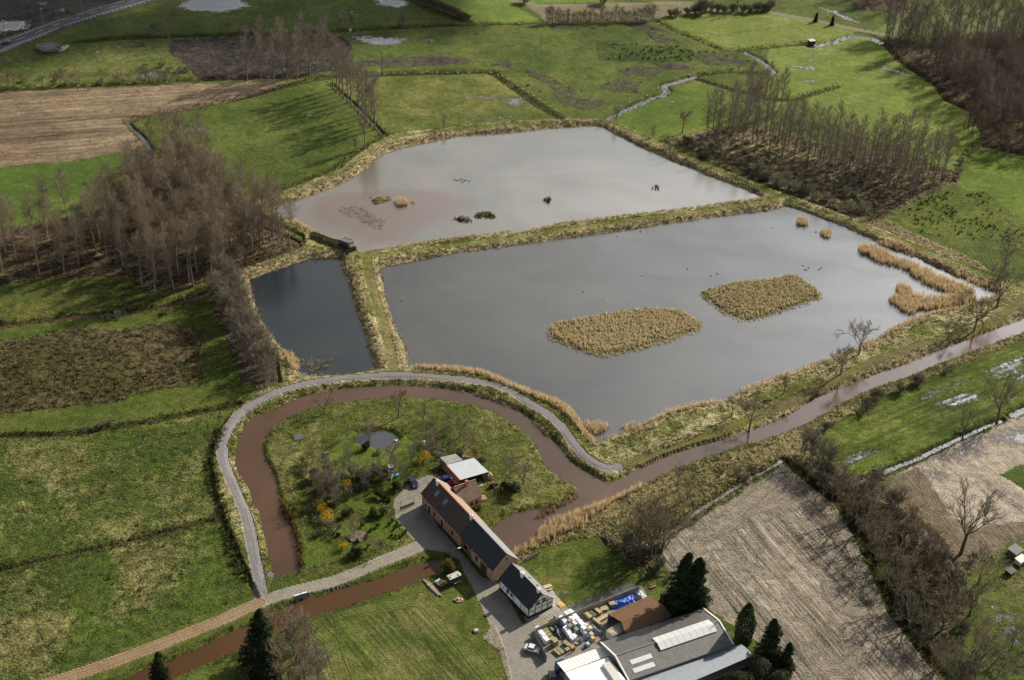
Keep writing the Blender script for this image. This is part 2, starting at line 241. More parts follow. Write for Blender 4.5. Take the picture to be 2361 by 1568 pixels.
for pl in (Q(1,0,(920,600),(1000,560),(1180,540),(1500,520),(1700,520),(1960,530),(2050,580),(1900,590),(1300,610),(1200,630),(1050,615)), Q(2,0,(370,840),(560,880),(700,920),(850,920),(860,960),(720,1010),(560,990),(450,950)),
           Q(2,0,(130,640),(330,690),(480,770),(380,790),(150,700)), Q(2,0,(340,780),(520,790),(640,860),(420,860)), Q(2,0,(800,790),(960,730),(1100,740),(1190,760),(1150,850),(950,850)), Q(2,0,(980,650),(1200,600),(1400,640),(1280,700),(1050,690)), Q(2,0,(1230,300),(1330,290),(1500,350),(1580,400),(1350,400)),
           Q(2,0,(1660,510),(1800,490),(2000,540),(2180,560),(2150,610),(1800,600)), Q(2,0,(1020,210),(1300,230),(1400,280),(1200,280),(1060,240)), Q(2,0,(330,230),(620,240),(600,270),(380,265)), Q(2,0,(1300,570),(1600,590),(1650,640),(1400,640)), Q(1,0,(2170,580),(2361,560),(2361,620),(2200,620))):
    cover('brushwood', pl, (0.10,0.085,0.075), (0.085,0.11,0.03), 0.45, lump=2.0)
cover('rush_patch', Q(2,0,(780,380),(1100,410),(1500,420),(1700,470),(1650,560),(1300,580),(1000,560),(800,540)), (0.050,0.080,0.018), GR1, 0.5, lump=2.0)
cover('stubble_field', Q(2,0,(150,42),(820,48),(1650,24),(1840,30),(1960,80),(1900,105),(1600,130),(1400,150),(1300,180),(300,190),(230,120),(120,60)), (0.21,0.185,0.11), (0.14,0.14,0.06), 0.4)
cover('meadow', Q(2,0,(1340,185),(1400,155),(1900,105),(2361,110),(3200,260),(3300,300),(2900,430),(2361,435),(1950,460),(1700,350),(1500,270)), (0.13,0.18,0.035), (0.15,0.18,0.06), 0.4, lump=0.6)
cover('meadow', Q(1,0,(1600,-100),(2700,-100),(3300,10),(2361,40),(2500,110),(2650,200),(2300,210),(2000,205),(1900,180),(1800,100)), (0.11,0.18,0.03), (0.14,0.19,0.05), 0.4, lump=0.6)
cover('meadow', Q(3,0,(0,450),(110,430),(430,425),(850,320),(960,350),(1060,420),(1200,560),(1540,780),(1650,920),(1850,1010),(1960,1230),(1900,1300),(1830,1450),(1680,1600),(1200,1350),(500,1150),(0,1000),(0,900)), (0.12,0.18,0.03), (0.16,0.19,0.05), 0.4, lump=0.6)
cover('meadow', Q(3,0,(1100,-80),(2800,-80),(2800,340),(2361,290),(1100,300),(1000,290),(1180,130)), (0.10,0.15,0.04), (0.12,0.15,0.05), 0.4, lump=0.6)
cover('meadow', Q(1,0,(1050,715),(1500,695),(2130,680),(2200,710),(2361,830),(2600,990),(2790,1095),(2361,1120),(2000,1165),(1700,1190),(1250,1230),(1140,1190),(1000,1060),(870,900),(760,760)), (0.088,0.122,0.022), (0.15,0.155,0.05), 0.45, lump=1.0)
cover('meadow', [(335,270),(440,253),(560,228),(690,196),(765,182),(775,205),(818,245),(843,270),(872,302),(860,325),(800,362),(765,392),(680,424),(590,456),(540,465),(470,400),(400,340),(350,335),(320,305)], (0.062,0.10,0.016), (0.098,0.128,0.030), 0.45, lump=1.1)
cover('woodland_floor', [(-200,540),(0,528),(60,520),(180,495),(250,480),(300,430),(320,345),(400,340),(440,350),(480,400),(530,455),(590,495),(650,520),(695,562),(672,577),(600,602),(520,628),(480,645),(425,667),(325,672),(295,636),(225,637),(87,640),(0,657),(-200,680)], (0.11,0.083,0.052), (0.22,0.165,0.09), 0.4, lump=3.0)
cover('meadow', [(-200,680),(0,657),(87,640),(225,637),(295,636),(330,672),(440,667),(520,630),(590,606),(560,660),(475,680),(350,715),(175,732),(12,752),(-200,790)], (0.06,0.10,0.018), (0.12,0.13,0.035), 0.5, lump=1.6)
cover('meadow', [(-200,415),(0,388),(200,368),(310,352),(300,430),(250,480),(60,520),(0,528),(-200,540)], (0.07,0.13,0.02), (0.10,0.14,0.03), 0.4, lump=1.0)
cover('rush_meadow', [(-200,800),(0,790),(125,767),(175,752),(275,760),(350,747),(470,752),(462,834),(475,866),(437,889),(325,904),(275,924),(187,931),(100,944),(0,957),(-200,980)], (0.075,0.10,0.022), (0.15,0.12,0.06), 0.55, lump=3.0)
cover('woodland_floor', [(480,680),(500,650),(540,640),(560,680),(580,740),(610,800),(640,850),(640,880),(605,905),(560,870),(520,780)], (0.085,0.068,0.05), (0.14,0.11,0.08), 0.5, lump=2.0)
cover('pasture', [(-200,1018),(0,1010),(150,1007),(300,988),(500,948),(520,960),(495,1010),(480,1060),(490,1120),(540,1270),(565,1345),(560,1380),(400,1445),(200,1525),(100,1560),(-200,1680)], (0.072,0.115,0.020), (0.24,0.21,0.085), 0.36, 5.0, ((0,1230),(470,1120)), 0.25, lump=2.4)
cover('pasture', [(403,1059),(447,994),(504,987),(497,1023),(461,1102),(425,1124),(389,1095)], (0.072,0.115,0.020), (0.24,0.21,0.085), 0.47, lump=2.6)
cover('pasture', [(-43,1311),(144,1304),(173,1455),(108,1513),(-43,1556)], (0.072,0.115,0.020), (0.24,0.21,0.085), 0.47, lump=2.6)
cover('pasture', [(259,1246),(403,1239),(432,1325),(360,1383),(274,1419)], (0.072,0.115,0.020), (0.24,0.21,0.085), 0.47, lump=2.6)
cover('pasture', [(29,1030),(180,1037),(238,1124),(144,1160),(43,1138)], (0.072,0.115,0.020), (0.24,0.21,0.085), 0.47, lump=2.6)
cover('pasture', [(346,1117),(461,1131),(483,1196),(403,1210)], (0.072,0.115,0.020), (0.24,0.21,0.085), 0.47, lump=2.6)
cover('pasture', [(187,1311),(252,1304),(245,1534),(151,1542)], (0.072,0.115,0.020), (0.24,0.21,0.085), 0.16, lump=2.2)
cover('pasture', [(432,1311),(533,1282),(576,1362),(360,1455),(180,1556),(108,1570),(238,1470),(360,1398)], (0.072,0.115,0.020), (0.24,0.21,0.085), 0.16, lump=2.2)
cover('pasture', [(360,1008),(403,1001),(375,1088),(346,1109)], (0.072,0.115,0.020), (0.24,0.21,0.085), 0.16, lump=2.2)
cover('mown_field', [(700,1433),(790,1410),(960,1362),(980,1365),(1015,1410),(1060,1460),(1110,1510),(1165,1568),(1260,1720),(750,1720),(745,1568),(715,1500)], (0.082,0.122,0.024), (0.145,0.142,0.048), 0.45, 1.5, ((860,1400),(1010,1568)), 0.8)
cover('garden_ground', [(640,980),(728,940),(865,922),(1015,924),(1140,952),(1200,992),(1245,1044),(1263,1079),(1335,1124),(1305,1154),(1180,1187),(1150,1206),(1136,1226),(1060,1200),(985,1176),(913,1195),(948,1240),(930,1265),(780,1325),(688,1350),(683,1263),(648,1176),(628,1096),(608,1050),(616,998)], (0.095,0.125,0.024), (0.23,0.20,0.09), 0.35, lump=2.0)
cover('lawn', [(p[0],p[1]) for p in Q(1,2,(700,1000),(900,850),(1150,800),(1350,850),(1500,1000),(1500,1200),(1300,1400),(1100,1568),(900,1568),(700,1400))], (0.085,0.135,0.02), (0.14,0.15,0.04), 0.35, lump=0.9)
cover('lawn', Q(1,3,(680,150),(1150,50),(1330,120),(1380,250),(1200,300),(800,380),(650,500),(450,520),(420,380),(520,250)), (0.08,0.13,0.018), (0.12,0.13,0.04), 0.35, lump=1.0)
cover('riverbank', [(1343,1178),(1505,1106),(1618,1058),(1771,1012),(1871,971),(1971,914),(2083,873),(2233,813),(2361,768),(2540,700),(2540,735),(2361,785),(2260,825),(2150,868),(2050,908),(1950,965),(1890,1010),(1880,1045),(1806,1062),(1771,1090),(1630,1180),(1530,1248),(1500,1310),(1470,1320),(1385,1240),(1250,1262),(1195,1300),(1180,1270)], (0.10,0.12,0.03), (0.30,0.24,0.12), 0.5, lump=3.0)
cover('lawn', Q(2,3,(60,500),(250,400),(500,280),(820,235),(870,325),(960,420),(1100,520),(1215,600),(1290,700),(1190,760),(1080,660),(500,900),(440,830),(280,640),(80,500)), (0.062,0.100,0.014), (0.115,0.125,0.038), 0.42, lump=1.1)
cover('ploughed_field', [(1805,1066),(1850,1100),(1890,1136),(1928,1165),(1970,1235),(2012,1320),(2050,1412),(2112,1494),(2168,1568),(2280,1720),(1980,1720),(1850,1600),(1771,1502),(1693,1445),(1622,1396),(1622,1351),(1545,1320),(1520,1281),(1530,1250),(1595,1208),(1630,1185),(1700,1142),(1773,1094)], (0.36,0.315,0.245), (0.21,0.175,0.13), 0.45, 1.1, ((1700,1200),(1980,1520)), 1.15, lump=1.6)
cover('meadow', [(1890,1052),(1885,1010),(1950,962),(2050,907),(2150,868),(2260,822),(2361,782),(2540,730),(2540,880),(2361,938),(2305,966),(2200,1008),(2120,1050),(2010,1095),(1960,1110),(1920,1090)], (0.068,0.115,0.014), (0.11,0.135,0.03), 0.45, 2.2, ((1950,1040),(2350,870)), 0.9, lump=1.3)
cover('sand_field', [(2044,1102),(2120,1066),(2200,1024),(2290,990),(2330,968),(2361,958),(2540,900),(2540,1230),(2361,1240),(2281,1281),(2215,1330),(2180,1260),(2120,1190),(2070,1150)], (0.50,0.43,0.34), (0.32,0.265,0.195), 0.4, 1.3, ((2150,1090),(2300,1220)), 0.35, lump=1.4)
cover('sand_field', [(2044,1102),(2115,1075),(2150,1120),(2190,1190),(2260,1220),(2361,1200),(2540,1190),(2540,1230),(2361,1240),(2281,1281),(2215,1330),(2180,1260),(2120,1190),(2070,1150)], (0.22,0.18,0.125), (0.17,0.135,0.09), 0.5, 1.3, ((2100,1100),(2190,1210)), 0.5, lump=1.4)
cover('meadow', [(2300,1095),(2361,1070),(2540,1050),(2540,1150),(2361,1130)], (0.06,0.10,0.02), (0.10,0.11,0.03), 0.4)
cover('woodland_floor', [(1815,1050),(1895,1055),(1960,1095),(2040,1104),(2070,1150),(2120,1190),(2180,1260),(2215,1330),(2240,1380),(2200,1450),(2175,1540),(2120,1480),(2065,1405),(2028,1314),(1985,1232),(1940,1154),(1880,1110)], (0.085,0.085,0.04), (0.15,0.12,0.07), 0.5, lump=2.5)
cover('pasture', [(2215,1332),(2281,1283),(2361,1243),(2540,1200),(2540,1760),(2300,1740),(2175,1560),(2200,1450),(2240,1380)], (0.075,0.13,0.02), (0.13,0.13,0.045), 0.45, lump=1.6)
cover('woodland_floor', [(1530,322),(1580,312),(1680,285),(1771,296),(1850,318),(1950,345),(2050,362),(2180,385),(2215,402),(2208,424),(2171,434),(2096,472),(2041,502),(2020,522),(1900,480),(1800,440),(1720,405),(1640,375),(1560,340)], (0.085,0.072,0.052), (0.26,0.22,0.12), 0.5, lump=3.0)
cover('woodland_floor', [(2041,84),(2045,112),(2071,142),(2121,172),(2156,197),(2181,232),(2233,254),(2261,307),(2271,335),(2361,355),(2600,400),(2600,60),(2400,80),(2200,110)], (0.075,0.06,0.045), (0.13,0.10,0.06), 0.5, lump=2.5)
cover('woodland_floor', [(1940,-30),(2095,-30),(2090,28),(1975,22)], (0.08,0.065,0.05), (0.13,0.10,0.06), 0.5, lump=2.0)
cover('rush_patch', Q(3,1,(1080,430),(1300,330),(1600,200),(1850,230),(1950,190),(2300,420),(2500,500),(2500,820),(2361,740),(2100,650),(1500,600),(1200,480)), (0.085,0.13,0.02), (0.11,0.14,0.03), 0.5, lump=1.6)
cover('meadow', Q(3,1,(1750,120),(1830,-20),(2000,-180),(2200,-100),(2500,-100),(2500,460),(2250,380),(2000,200),(1850,200)), (0.10,0.165,0.02), (0.13,0.17,0.035), 0.4, lump=0.8)
cover('rough_grass', Q(3,1,(850,480),(1070,440),(1300,560),(1600,700),(1950,860),(2080,960),(2000,960),(1700,850),(1400,700),(1100,560)), STR2, (0.12,0.09,0.06), 0.4, lump=3.0)
cover('meadow', [(1398,278),(1430,264),(1505,229),(1540,216),(1610,184),(1668,205),(1771,232),(1760,260),(1690,283),(1590,310),(1530,322),(1480,310),(1440,295)], (0.085,0.145,0.02), (0.115,0.15,0.03), 0.45, lump=0.8)
DIKE = [(575,466),(650,440),(700,425),(760,400),(790,376),(830,347),(870,327),(890,311),(960,304),(1080,290),(1180,281),(1290,276),(1400,276),(1420,285),(1500,320),(1560,350),(1640,385),(1720,415),(1790,443),(1850,463),(1960,503),(2100,558),(2250,618),(2361,655),(2540,720),(2540,670),(2361,740),(2228,786),(2096,838),(1946,893),(1771,981),(1643,1021),(1468,1086),(1400,1115),(1340,1086),(1280,1026),(1210,961),(1128,923),(1015,898),(890,892),(740,907),(628,946),(580,966),(550,1023),(545,1059),(572,1123),(598,1178),(630,1332),(600,1380),(575,1330),(550,1270),(520,1200),(498,1130),(488,1060),(503,1000),(540,950),(600,905),(650,885),(640,830),(600,780),(570,720),(550,660),(535,632),(600,603),(670,582),(703,566),(703,545),(650,520),(590,490)]
cover('dike', DIKE, (0.125,0.15,0.035), (0.46,0.39,0.22), 0.45, lump=2.6)
PATHS = [  # (class, points, half width m, colour, second)
 ('grass_track', [(1425,1078),(1530,1046),(1620,1012),(1700,982),(1771,955),(1900,892),(2010,840),(2130,795),(2240,768),(2300,742),(2340,705),(2361,690)], 1.6, (0.20,0.17,0.075), (0.12,0.14,0.03)),
 ('grass_track', [(845,592),(850,640),(868,700),(885,760),(898,810),(905,850)], 1.7, (0.15,0.17,0.045), (0.22,0.19,0.09)),
 ('grass_track', [(700,560),(760,568),(840,592),(900,592),(1000,575),(1180,553),(1430,515),(1680,482),(1800,462),(1960,515),(2120,578),(2300,650),(2361,675)], 1.3, (0.155,0.185,0.045), (0.30,0.27,0.12)),
 ('grass_track', [(590,478),(700,437),(780,402),(850,350),(890,322),(1000,308),(1180,292),(1400,284),(1480,318),(1640,393),(1790,455)], 1.1, (0.12,0.15,0.035), (0.27,0.23,0.11)),
 ('farm_track', [(1771,27),(1871,45),(1961,65),(2041,80)], 1.6, (0.25,0.23,0.18), (0.17,0.15,0.10)),
 ('farm_track', [(1180,2),(1230,13),(1400,10),(1600,5)], 1.4, (0.26,0.24,0.18), (0.16,0.15,0.10)),
 ('gravel_path', [(604,1392),(598,1338),(590,1300),(585,1276),(575,1226),(565,1183),(554,1159),(532,1109),(513,1059),(512,1029),(525,996),(550,959),(590,932),(640,907),(703,889),(790,876),(890,869),(965,870),(1065,878),(1140,891),(1180,908),(1205,924),(1255,954),(1293,986),(1320,1024),(1345,1054),(1375,1074),(1400,1084),(1425,1080)], 1.5, (0.225,0.23,0.245), (0.18,0.172,0.16)),
 ('farm_road', [(1000,1245),(985,1251),(940,1271),(865,1301),(815,1323),(765,1343),(690,1360),(640,1374),(598,1390)], 1.9, (0.33,0.30,0.24), (0.25,0.23,0.19)),
 ('dirt_road', [(598,1390),(500,1434),(375,1484),(250,1531),(175,1556),(100,1580),(-80,1650)], 1.75, (0.36,0.27,0.165), (0.22,0.14,0.08)),
 ('cycle_path', [(-120,150),(0,119),(60,95),(142,60),(250,27),(345,0),(500,-40)], 1.1, (0.30,0.30,0.27), (0.25,0.25,0.22)),
 ('cycle_path', [(-120,130),(0,97),(100,62),(212,25),(300,0),(420,-35)], 1.1, (0.24,0.25,0.23), (0.2,0.2,0.18)),
 ('road', [(-120,138),(0,107),(57,86),(140,54),(225,27),(312,2),(460,-38)], 3.6, (0.115,0.115,0.13), (0.10,0.10,0.11)),
]
COURT = [(912,1193),(908,1152),(945,1112),(988,1095),(1010,1092),(1016,1110),(990,1120),(975,1140),(1010,1215),(1065,1275),(1110,1330),(1150,1345),(1180,1395),(1205,1440),(1240,1420),(1300,1400),(1420,1365),(1480,1350),(1500,1385),(1470,1440),(1400,1520),(1310,1600),(1300,1720),(1230,1720),(1180,1568),(1160,1510),(1125,1430),(1095,1365),(1075,1330),(1058,1292),(1028,1274),(990,1268),(948,1240)]
PATIO = [(1268,1352),(1292,1383),(1304,1400),(1235,1433),(1212,1430),(1200,1400),(1230,1395),(1262,1378)]
SLAB = Q(2,3,(500,900),(1080,665),(1165,700),(590,938))
TANSTRIP = Q(2,3,(195,1052),(475,925),(520,965),(228,1085))
SAND_VERGE = [(1110,1470),(1150,1500),(1170,1568),(1230,1720),(1300,1720),(1180,1568),(1165,1500),(1140,1440)]

_w = lambda p: p
ISLES = [[(1262,765),(1268,748),(1280,743),(1343,733),(1405,720),(1480,711),(1530,710),(1568,713),(1593,728),(1617,745),(1619,754),(1593,766),(1543,784),(1505,794),(1430,813),(1398,820),(1355,811),(1330,804),(1293,789),(1266,777)],
 [(1614,674),(1630,666),(1693,650),(1771,643),(1808,636),(1838,634),(1858,648),(1883,664),(1898,683),(1871,693),(1821,710),(1771,727),(1730,737),(1705,734),(1668,720),(1635,695),(1618,681)],
 Q(1,1,(1060,265),(1110,255),(1240,250),(1250,285),(1180,300),(1080,310)), Q(1,1,(1840,445),(1900,435),(1975,450),(1980,475),(1900,480),(1845,470)), Q(1,1,(2012,420),(2050,395),(2130,390),(2205,415),(2205,440),(2120,440),(2040,445)),
 Q(2,1,(305,280),(330,262),(375,285),(340,302)), Q(2,1,(1297,175),(1330,158),(1368,165),(1320,182))]

TRACKS = [(Q(2,3,(1770,430),(1690,330),(1720,270),(1850,200),(2000,150),(2080,80),(2060,-60)), 2.4), (Q(3,2,(-300,1500),(-100,1380),(60,1290),(150,1330),(140,1440),(40,1500),(-200,1560)), 2.6), ([(1650,1215),(1700,1180),(1760,1130),(1800,1100),(1830,1110),(1815,1145),(1760,1170)], 2.4),
 (Q(3,3,(560,700),(600,800),(660,880),(780,940),(900,940)), 2.0), (Q(3,3,(390,1280),(450,1380),(560,1470),(700,1480),(790,1400),(810,1300),(760,1200)), 2.4), (Q(2,3,(2361,600),(2200,520),(2050,480),(1950,400)), 1.6), ([(1560,1265),(1600,1300),(1640,1370),(1690,1430),(1780,1500)], 1.6), ([(1810,1080),(1860,1130),(1910,1180),(1960,1250),(1990,1320),(2035,1410),(2095,1495)], 2.0),
 (Q(0,0,(1050,960),(1080,1000),(1180,990)), 2.5), (Q(0,0,(0,960),(90,970),(130,1000),(90,1030)), 2.5), ([(0,375),(120,368),(220,352),(290,335)], 3.0), ([(720,1440),(760,1480),(790,1568),(810,1700)], 2.5), ([(800,1412),(900,1390),(970,1378),(1030,1440),(1090,1520),(1130,1568)], 2.5), (Q(3,2,(1480,1190),(1440,1300),(1470,1400),(1560,1568)), 2.2)]
# ---------------------------------------------------------------- terrain
def seg_dist(px, py, pts, closed):
    d2 = np.full(px.shape, 1e12); n = len(pts)
    for i in range(n if closed else n - 1):
        ax, ay = pts[i]; bx, by = pts[(i + 1) % n]; ex, ey = bx - ax, by - ay; L2 = ex * ex + ey * ey + 1e-9
        t = np.clip(((px - ax) * ex + (py - ay) * ey) / L2, 0, 1)
        np.minimum(d2, (px - ax - t * ex) ** 2 + (py - ay - t * ey) ** 2, out=d2)
    return np.sqrt(d2)
def inside(px, py, pts):
    r = np.zeros(px.shape, bool); n = len(pts); j = n - 1
    for i in range(n):
        xi, yi = pts[i]; xj, yj = pts[j]
        if yi != yj: r ^= ((yi > py) != (yj > py)) & (px < (xj - xi) * (py - yi) / (yj - yi) + xi)
        j = i
    return r
def sm(x): x = np.clip(x, 0, 1); return x * x * (3 - 2 * x)
def vnoise(x, y, s, seed=0):                    # value noise, two octaves
    out = 0; amp = 1.0; tot = 0
    for o in range(3):
        fx = x / s * 2 ** o + seed * 17.3; fy = y / s * 2 ** o - seed * 9.1; ix = np.floor(fx).astype(np.int64); iy = np.floor(fy).astype(np.int64); u = sm(fx - ix); v = sm(fy - iy)
        def h(a, b): n = (a * 374761393 + b * 668265263 + seed * 1442695) & 0x7fffffff; n = ((n ^ (n >> 13)) * 1274126177) & 0x7fffffff; return ((n ^ (n >> 16)) & 0xffff) / 65535.0
        out = out + amp * ((h(ix, iy) * (1 - u) + h(ix + 1, iy) * u) * (1 - v) + (h(ix, iy + 1) * (1 - u) + h(ix + 1, iy + 1) * u) * v); tot += amp; amp *= 0.55
    return out / tot
STEP = 3.0
gx = np.arange(-170, 2534, STEP); gy = np.arange(-190, 1740, STEP)
NX, NY = len(gx), len(gy)
PX, PY = np.meshgrid(gx, gy); PX = PX.ravel(); PY = PY.ravel()
TX, TY = g2(PX, PY)
def wpoly(poly, z=0.0): x, y = g2([p[0] for p in poly], [p[1] for p in poly], z); return list(zip(x.tolist(), y.tolist()))
def near(pts, m):
    xs = [p[0] for p in pts]; ys = [p[1] for p in pts]
    return np.where((TX > min(xs) - m) & (TX < max(xs) + m) & (TY > min(ys) - m) & (TY < max(ys) + m))[0]
NV = len(TX); DW = np.full(NV, 1e3)
wiggle = (vnoise(TX, TY, 5.0, 3) - 0.5) * 1.2
for nm, poly in WATERS:
    pts = wpoly(poly, WL); idx = near(pts, 22); d = seg_dist(TX[idx], TY[idx], pts, True)
    ins = inside(TX[idx], TY[idx], pts); d = np.where(ins, -d, d)
    DW[idx] = np.where(np.abs(d) < np.abs(DW[idx]), d, DW[idx]) if nm != 'x' else d
    DW[idx] = np.where(ins, -np.abs(d), np.where(DW[idx] < 0, DW[idx], np.minimum(DW[idx], d)))
for pl in ISLES:
    pts = wpoly(pl, WL); idx = near(pts, 8); d = seg_dist(TX[idx], TY[idx], pts, True); ins = inside(TX[idx], TY[idx], pts)
    DW[idx] = np.where(ins, d, np.where(DW[idx] < 0, np.maximum(DW[idx], -d), DW[idx]))
DWn = DW + wiggle * 0.7
DIKEm = np.zeros(NV); pts = wpoly(DIKE); idx = near(pts, 5); DIKEm[idx] = inside(TX[idx], TY[idx], pts)
LEV = 0.75 * DIKEm * sm((DW - 0.5) / 3.0)
ZT = np.where(DWn > 0, -0.78 + (0.78 + LEV) * sm(DWn / 1.6), -0.78 + np.maximum(DWn, -3) * 0.35)
DD = np.full(NV, 1e3); DWID = np.ones(NV)
for pts_, hw, wat in DITCH:
    pts = wpoly(pts_, -0.3); idx = near(pts, 8); d = seg_dist(TX[idx], TY[idx], pts, False) + wiggle[idx] * 0.5
    b = d < DD[idx]; DD[idx] = np.where(b, d, DD[idx])
    dep = -0.85 * (1 - sm((d - hw * 0.5) / (hw * 1.1))); ZT[idx] = np.minimum(ZT[idx], np.where(dep < -0.01, dep, 9))
ZT += (vnoise(TX, TY, 14.0, 5) - 0.5) * 0.25 * (DWn > 1.0)
# classes
names = ['meadow']; cls = np.zeros(NV, np.int32)
colA = np.tile(np.array(DEF[2], np.float32), (NV, 1)); colB = np.tile(np.array(DEF[3], np.float32), (NV, 1))
AM = np.full(NV, 0.5, np.float32); FC = np.zeros(NV, np.float32); FS = np.zeros(NV, np.float32); FA = np.zeros(NV, np.float32); LU = np.ones(NV, np.float32); WET = np.zeros(NV, np.float32)
wx = TX + (vnoise(TX, TY, 3.0, 11) - 0.5) * 2.0; wy = TY + (vnoise(TX, TY, 3.0, 12) - 0.5) * 2.0
def setc(idx, name, a, b, am, lump):
    if name not in names: names.append(name)
    cls[idx] = names.index(name); colA[idx] = a; colB[idx] = b; AM[idx] = am; LU[idx] = lump; FS[idx] = 0
for name, poly, a, b, am, fs, fd, fst, lump in COVER:
    pts = wpoly(poly); idx = near(pts, 3); idx = idx[inside(wx[idx], wy[idx], pts)]
    setc(idx, name, a, b, am, lump)
    if fs:
        p, q = G(fd[0]), G(fd[1]); t = (q - p).normalized(); n = Vector((-t.y, t.x, 0))
        FC[idx] = ((TX[idx] * n.x + TY[idx] * n.y) / fs); FS[idx] = fst; FA[idx] = (TX[idx] * t.x + TY[idx] * t.y) / fs
for pl in ISLES:
    pts = wpoly(pl, WL); idx = near(pts, 3); idx = idx[inside(wx[idx], wy[idx], pts)]; setc(idx, 'islet_ground', (0.24,0.19,0.09), (0.15,0.15,0.05), 0.45, 2.6); ZT[idx] = np.minimum(ZT[idx], -0.25)
kp = cls == names.index('pasture'); AMg = AM.reshape(NY, NX).astype(float); kw = kp.reshape(NY, NX).astype(float); num = AMg * kw; den = kw.copy()
for ax_ in (0, 1):
    for a_ in range(3):
        num = sum(np.roll(num, s_, ax_) for s_ in range(-5, 6)) / 11; den = sum(np.roll(den, s_, ax_) for s_ in range(-5, 6)) / 11
AM[kp] = (num / (den + 1e-6)).ravel()[kp]
# straw along every bank, grass in the middle of the dikes
bank = (DW > 0) & (DW < 3.2 + wiggle * 2) & (DIKEm > 0)
AM[DIKEm > 0] = np.where(bank, 0.92, 0.30 + 0.25 * vnoise(TX, TY, 9.0, 8))[DIKEm > 0]
PG = [q for q in PATHS if q[0] == 'gravel_path'][0][1]; ptg = wpoly(PG); NP = np.full(NV, 99.0); idx = near(ptg, 6); NP[idx] = seg_dist(TX[idx], TY[idx], ptg, False); k = (NP < 4.2) & (DIKEm > 0); AM[k] = 0.38
# reddish edge beside path-side bank etc.
dm = (DD < 1.6) & (DW > 1.5)
colA[dm] = colA[dm] * 0.55 + np.array((0.035, 0.03, 0.015)); AM[dm] *= 0.6; LU[dm] = np.maximum(LU[dm], 2.2)
for name, pts_, hw, a, b in PATHS:
    pts = wpoly(pts_); idx = near(pts, hw + 2); d = seg_dist(TX[idx], TY[idx], pts, False) + (0 if name == 'road' else wiggle[idx] * 0.35); idx = idx[(d < hw) & (DW[idx] > 0.3)]
    setc(idx, name, a, b, 0.45, 0.4 if name != 'grass_track' else 1.2); ZT[idx] = np.maximum(ZT[idx], 0.12); FC[idx] = seg_dist(TX[idx], TY[idx], pts, False) * 1.1; FS[idx] = 0.8 if name == 'dirt_road' else 0.32
for name, poly, a, b, lump in (('courtyard', COURT, (0.27,0.255,0.215), (0.21,0.20,0.175), 0.3), ('courtyard', PATIO, (0.27,0.28,0.28), (0.24,0.25,0.25), 0.2), ('asphalt_strip', SLAB, (0.105,0.10,0.095), (0.08,0.08,0.08), 0.3), ('courtyard', TANSTRIP, (0.34,0.29,0.20), (0.27,0.24,0.18), 0.5), ('sand_verge', SAND_VERGE, (0.33,0.29,0.22), (0.24,0.21,0.14), 1.5)):
    pts = wpoly(poly); idx = near(pts, 3); idx = idx[inside(TX[idx], TY[idx], pts) & (DW[idx] > 0.2)]; setc(idx, name, a, b, 0.4, lump); ZT[idx] = 0.1
for pts_, hw in TRACKS:
    pts = wpoly(pts_); idx = near(pts, hw + 1); d = seg_dist(TX[idx], TY[idx], pts, False); k_ = (d < hw) & (FS[idx] > 0.05); idx, d = idx[k_], d[k_]; FC[idx] = d * 1.05 + 3.3; FA[idx] = 0; FS[idx] = 0.85
for poly in WETPOLY:
    pts = wpoly(poly); idx = near(pts, 14); d = seg_dist(TX[idx], TY[idx], pts, True); ins = inside(TX[idx], TY[idx], pts); WET[idx] = np.maximum(WET[idx], np.where(ins, 0.66 + 0.3 * sm(d / 10), 0.6 - d * 0.10))
for pts_ in WETLINES:
    pts = wpoly(pts_); idx = near(pts, 4); d = seg_dist(TX[idx], TY[idx], pts, False); WET[idx] = np.maximum(WET[idx], 0.66 - 0.38 * np.maximum(d - 0.3, 0))
for c, v in (('brushwood', 0.385), ('sand_field', 0.33)):
    if c in names: k = cls == names.index(c); WET[k] = np.maximum(WET[k], v)
WET = np.clip(WET, 0, 1); WET[DW < 1] = 0
for cA_ in (colA, colB):
    g_ = cA_[:, 1] > cA_[:, 0]; cA_[g_] *= np.array((1.17, 1.07, 1.0), np.float32)
# mud beneath the water
uw = DWn < 0.1; colA[uw] = (0.09, 0.06, 0.04)
def hz(x, y):
    u, v = proj(x, y, 0.0); i = int(round((float(u) - gx[0]) / STEP)); j = int(round((float(v) - gy[0]) / STEP))
    return float(ZT[min(max(j, 0), NY - 1) * NX + min(max(i, 0), NX - 1)])
def at(p, dz=0.0): g = G(p); return Vector((g.x, g.y, hz(g.x, g.y) + dz))
# ground shader
gm, nt, pb = nodes_of('ground_cover'); N, L = nt.nodes, nt.links
def NN(t, **k):
    n = N.new(t)
    for a, b in k.items():
        if a.startswith('i_'): n.inputs[int(a[2:])].default_value = b
        elif a.startswith('in_'): n.inputs[a[3:]].default_value = b
        else: setattr(n, a, b)
    return n
def lk(a, b): L.new(a, b); return b
geo = NN('ShaderNodeNewGeometry'); A1 = NN('ShaderNodeVertexColor', layer_name='Col'); A2 = NN('ShaderNodeVertexColor', layer_name='Col2'); A3 = NN('ShaderNodeVertexColor', layer_name='Par'); A4 = NN('ShaderNodeAttribute', attribute_name='Fur')
sep = NN('ShaderNodeSeparateColor'); L.new(A3.outputs[0], sep.inputs[0])       # r mix, g lump/4, b wet ; Fur: coordinate, strength
def noise(scale, det=4, rough=0.6, w=0.0):
    n = NN('ShaderNodeTexNoise', in_Scale=scale, in_Detail=det, in_Roughness=rough, in_Distortion=w); L.new(geo.outputs['Position'], n.inputs['Vector']); return n
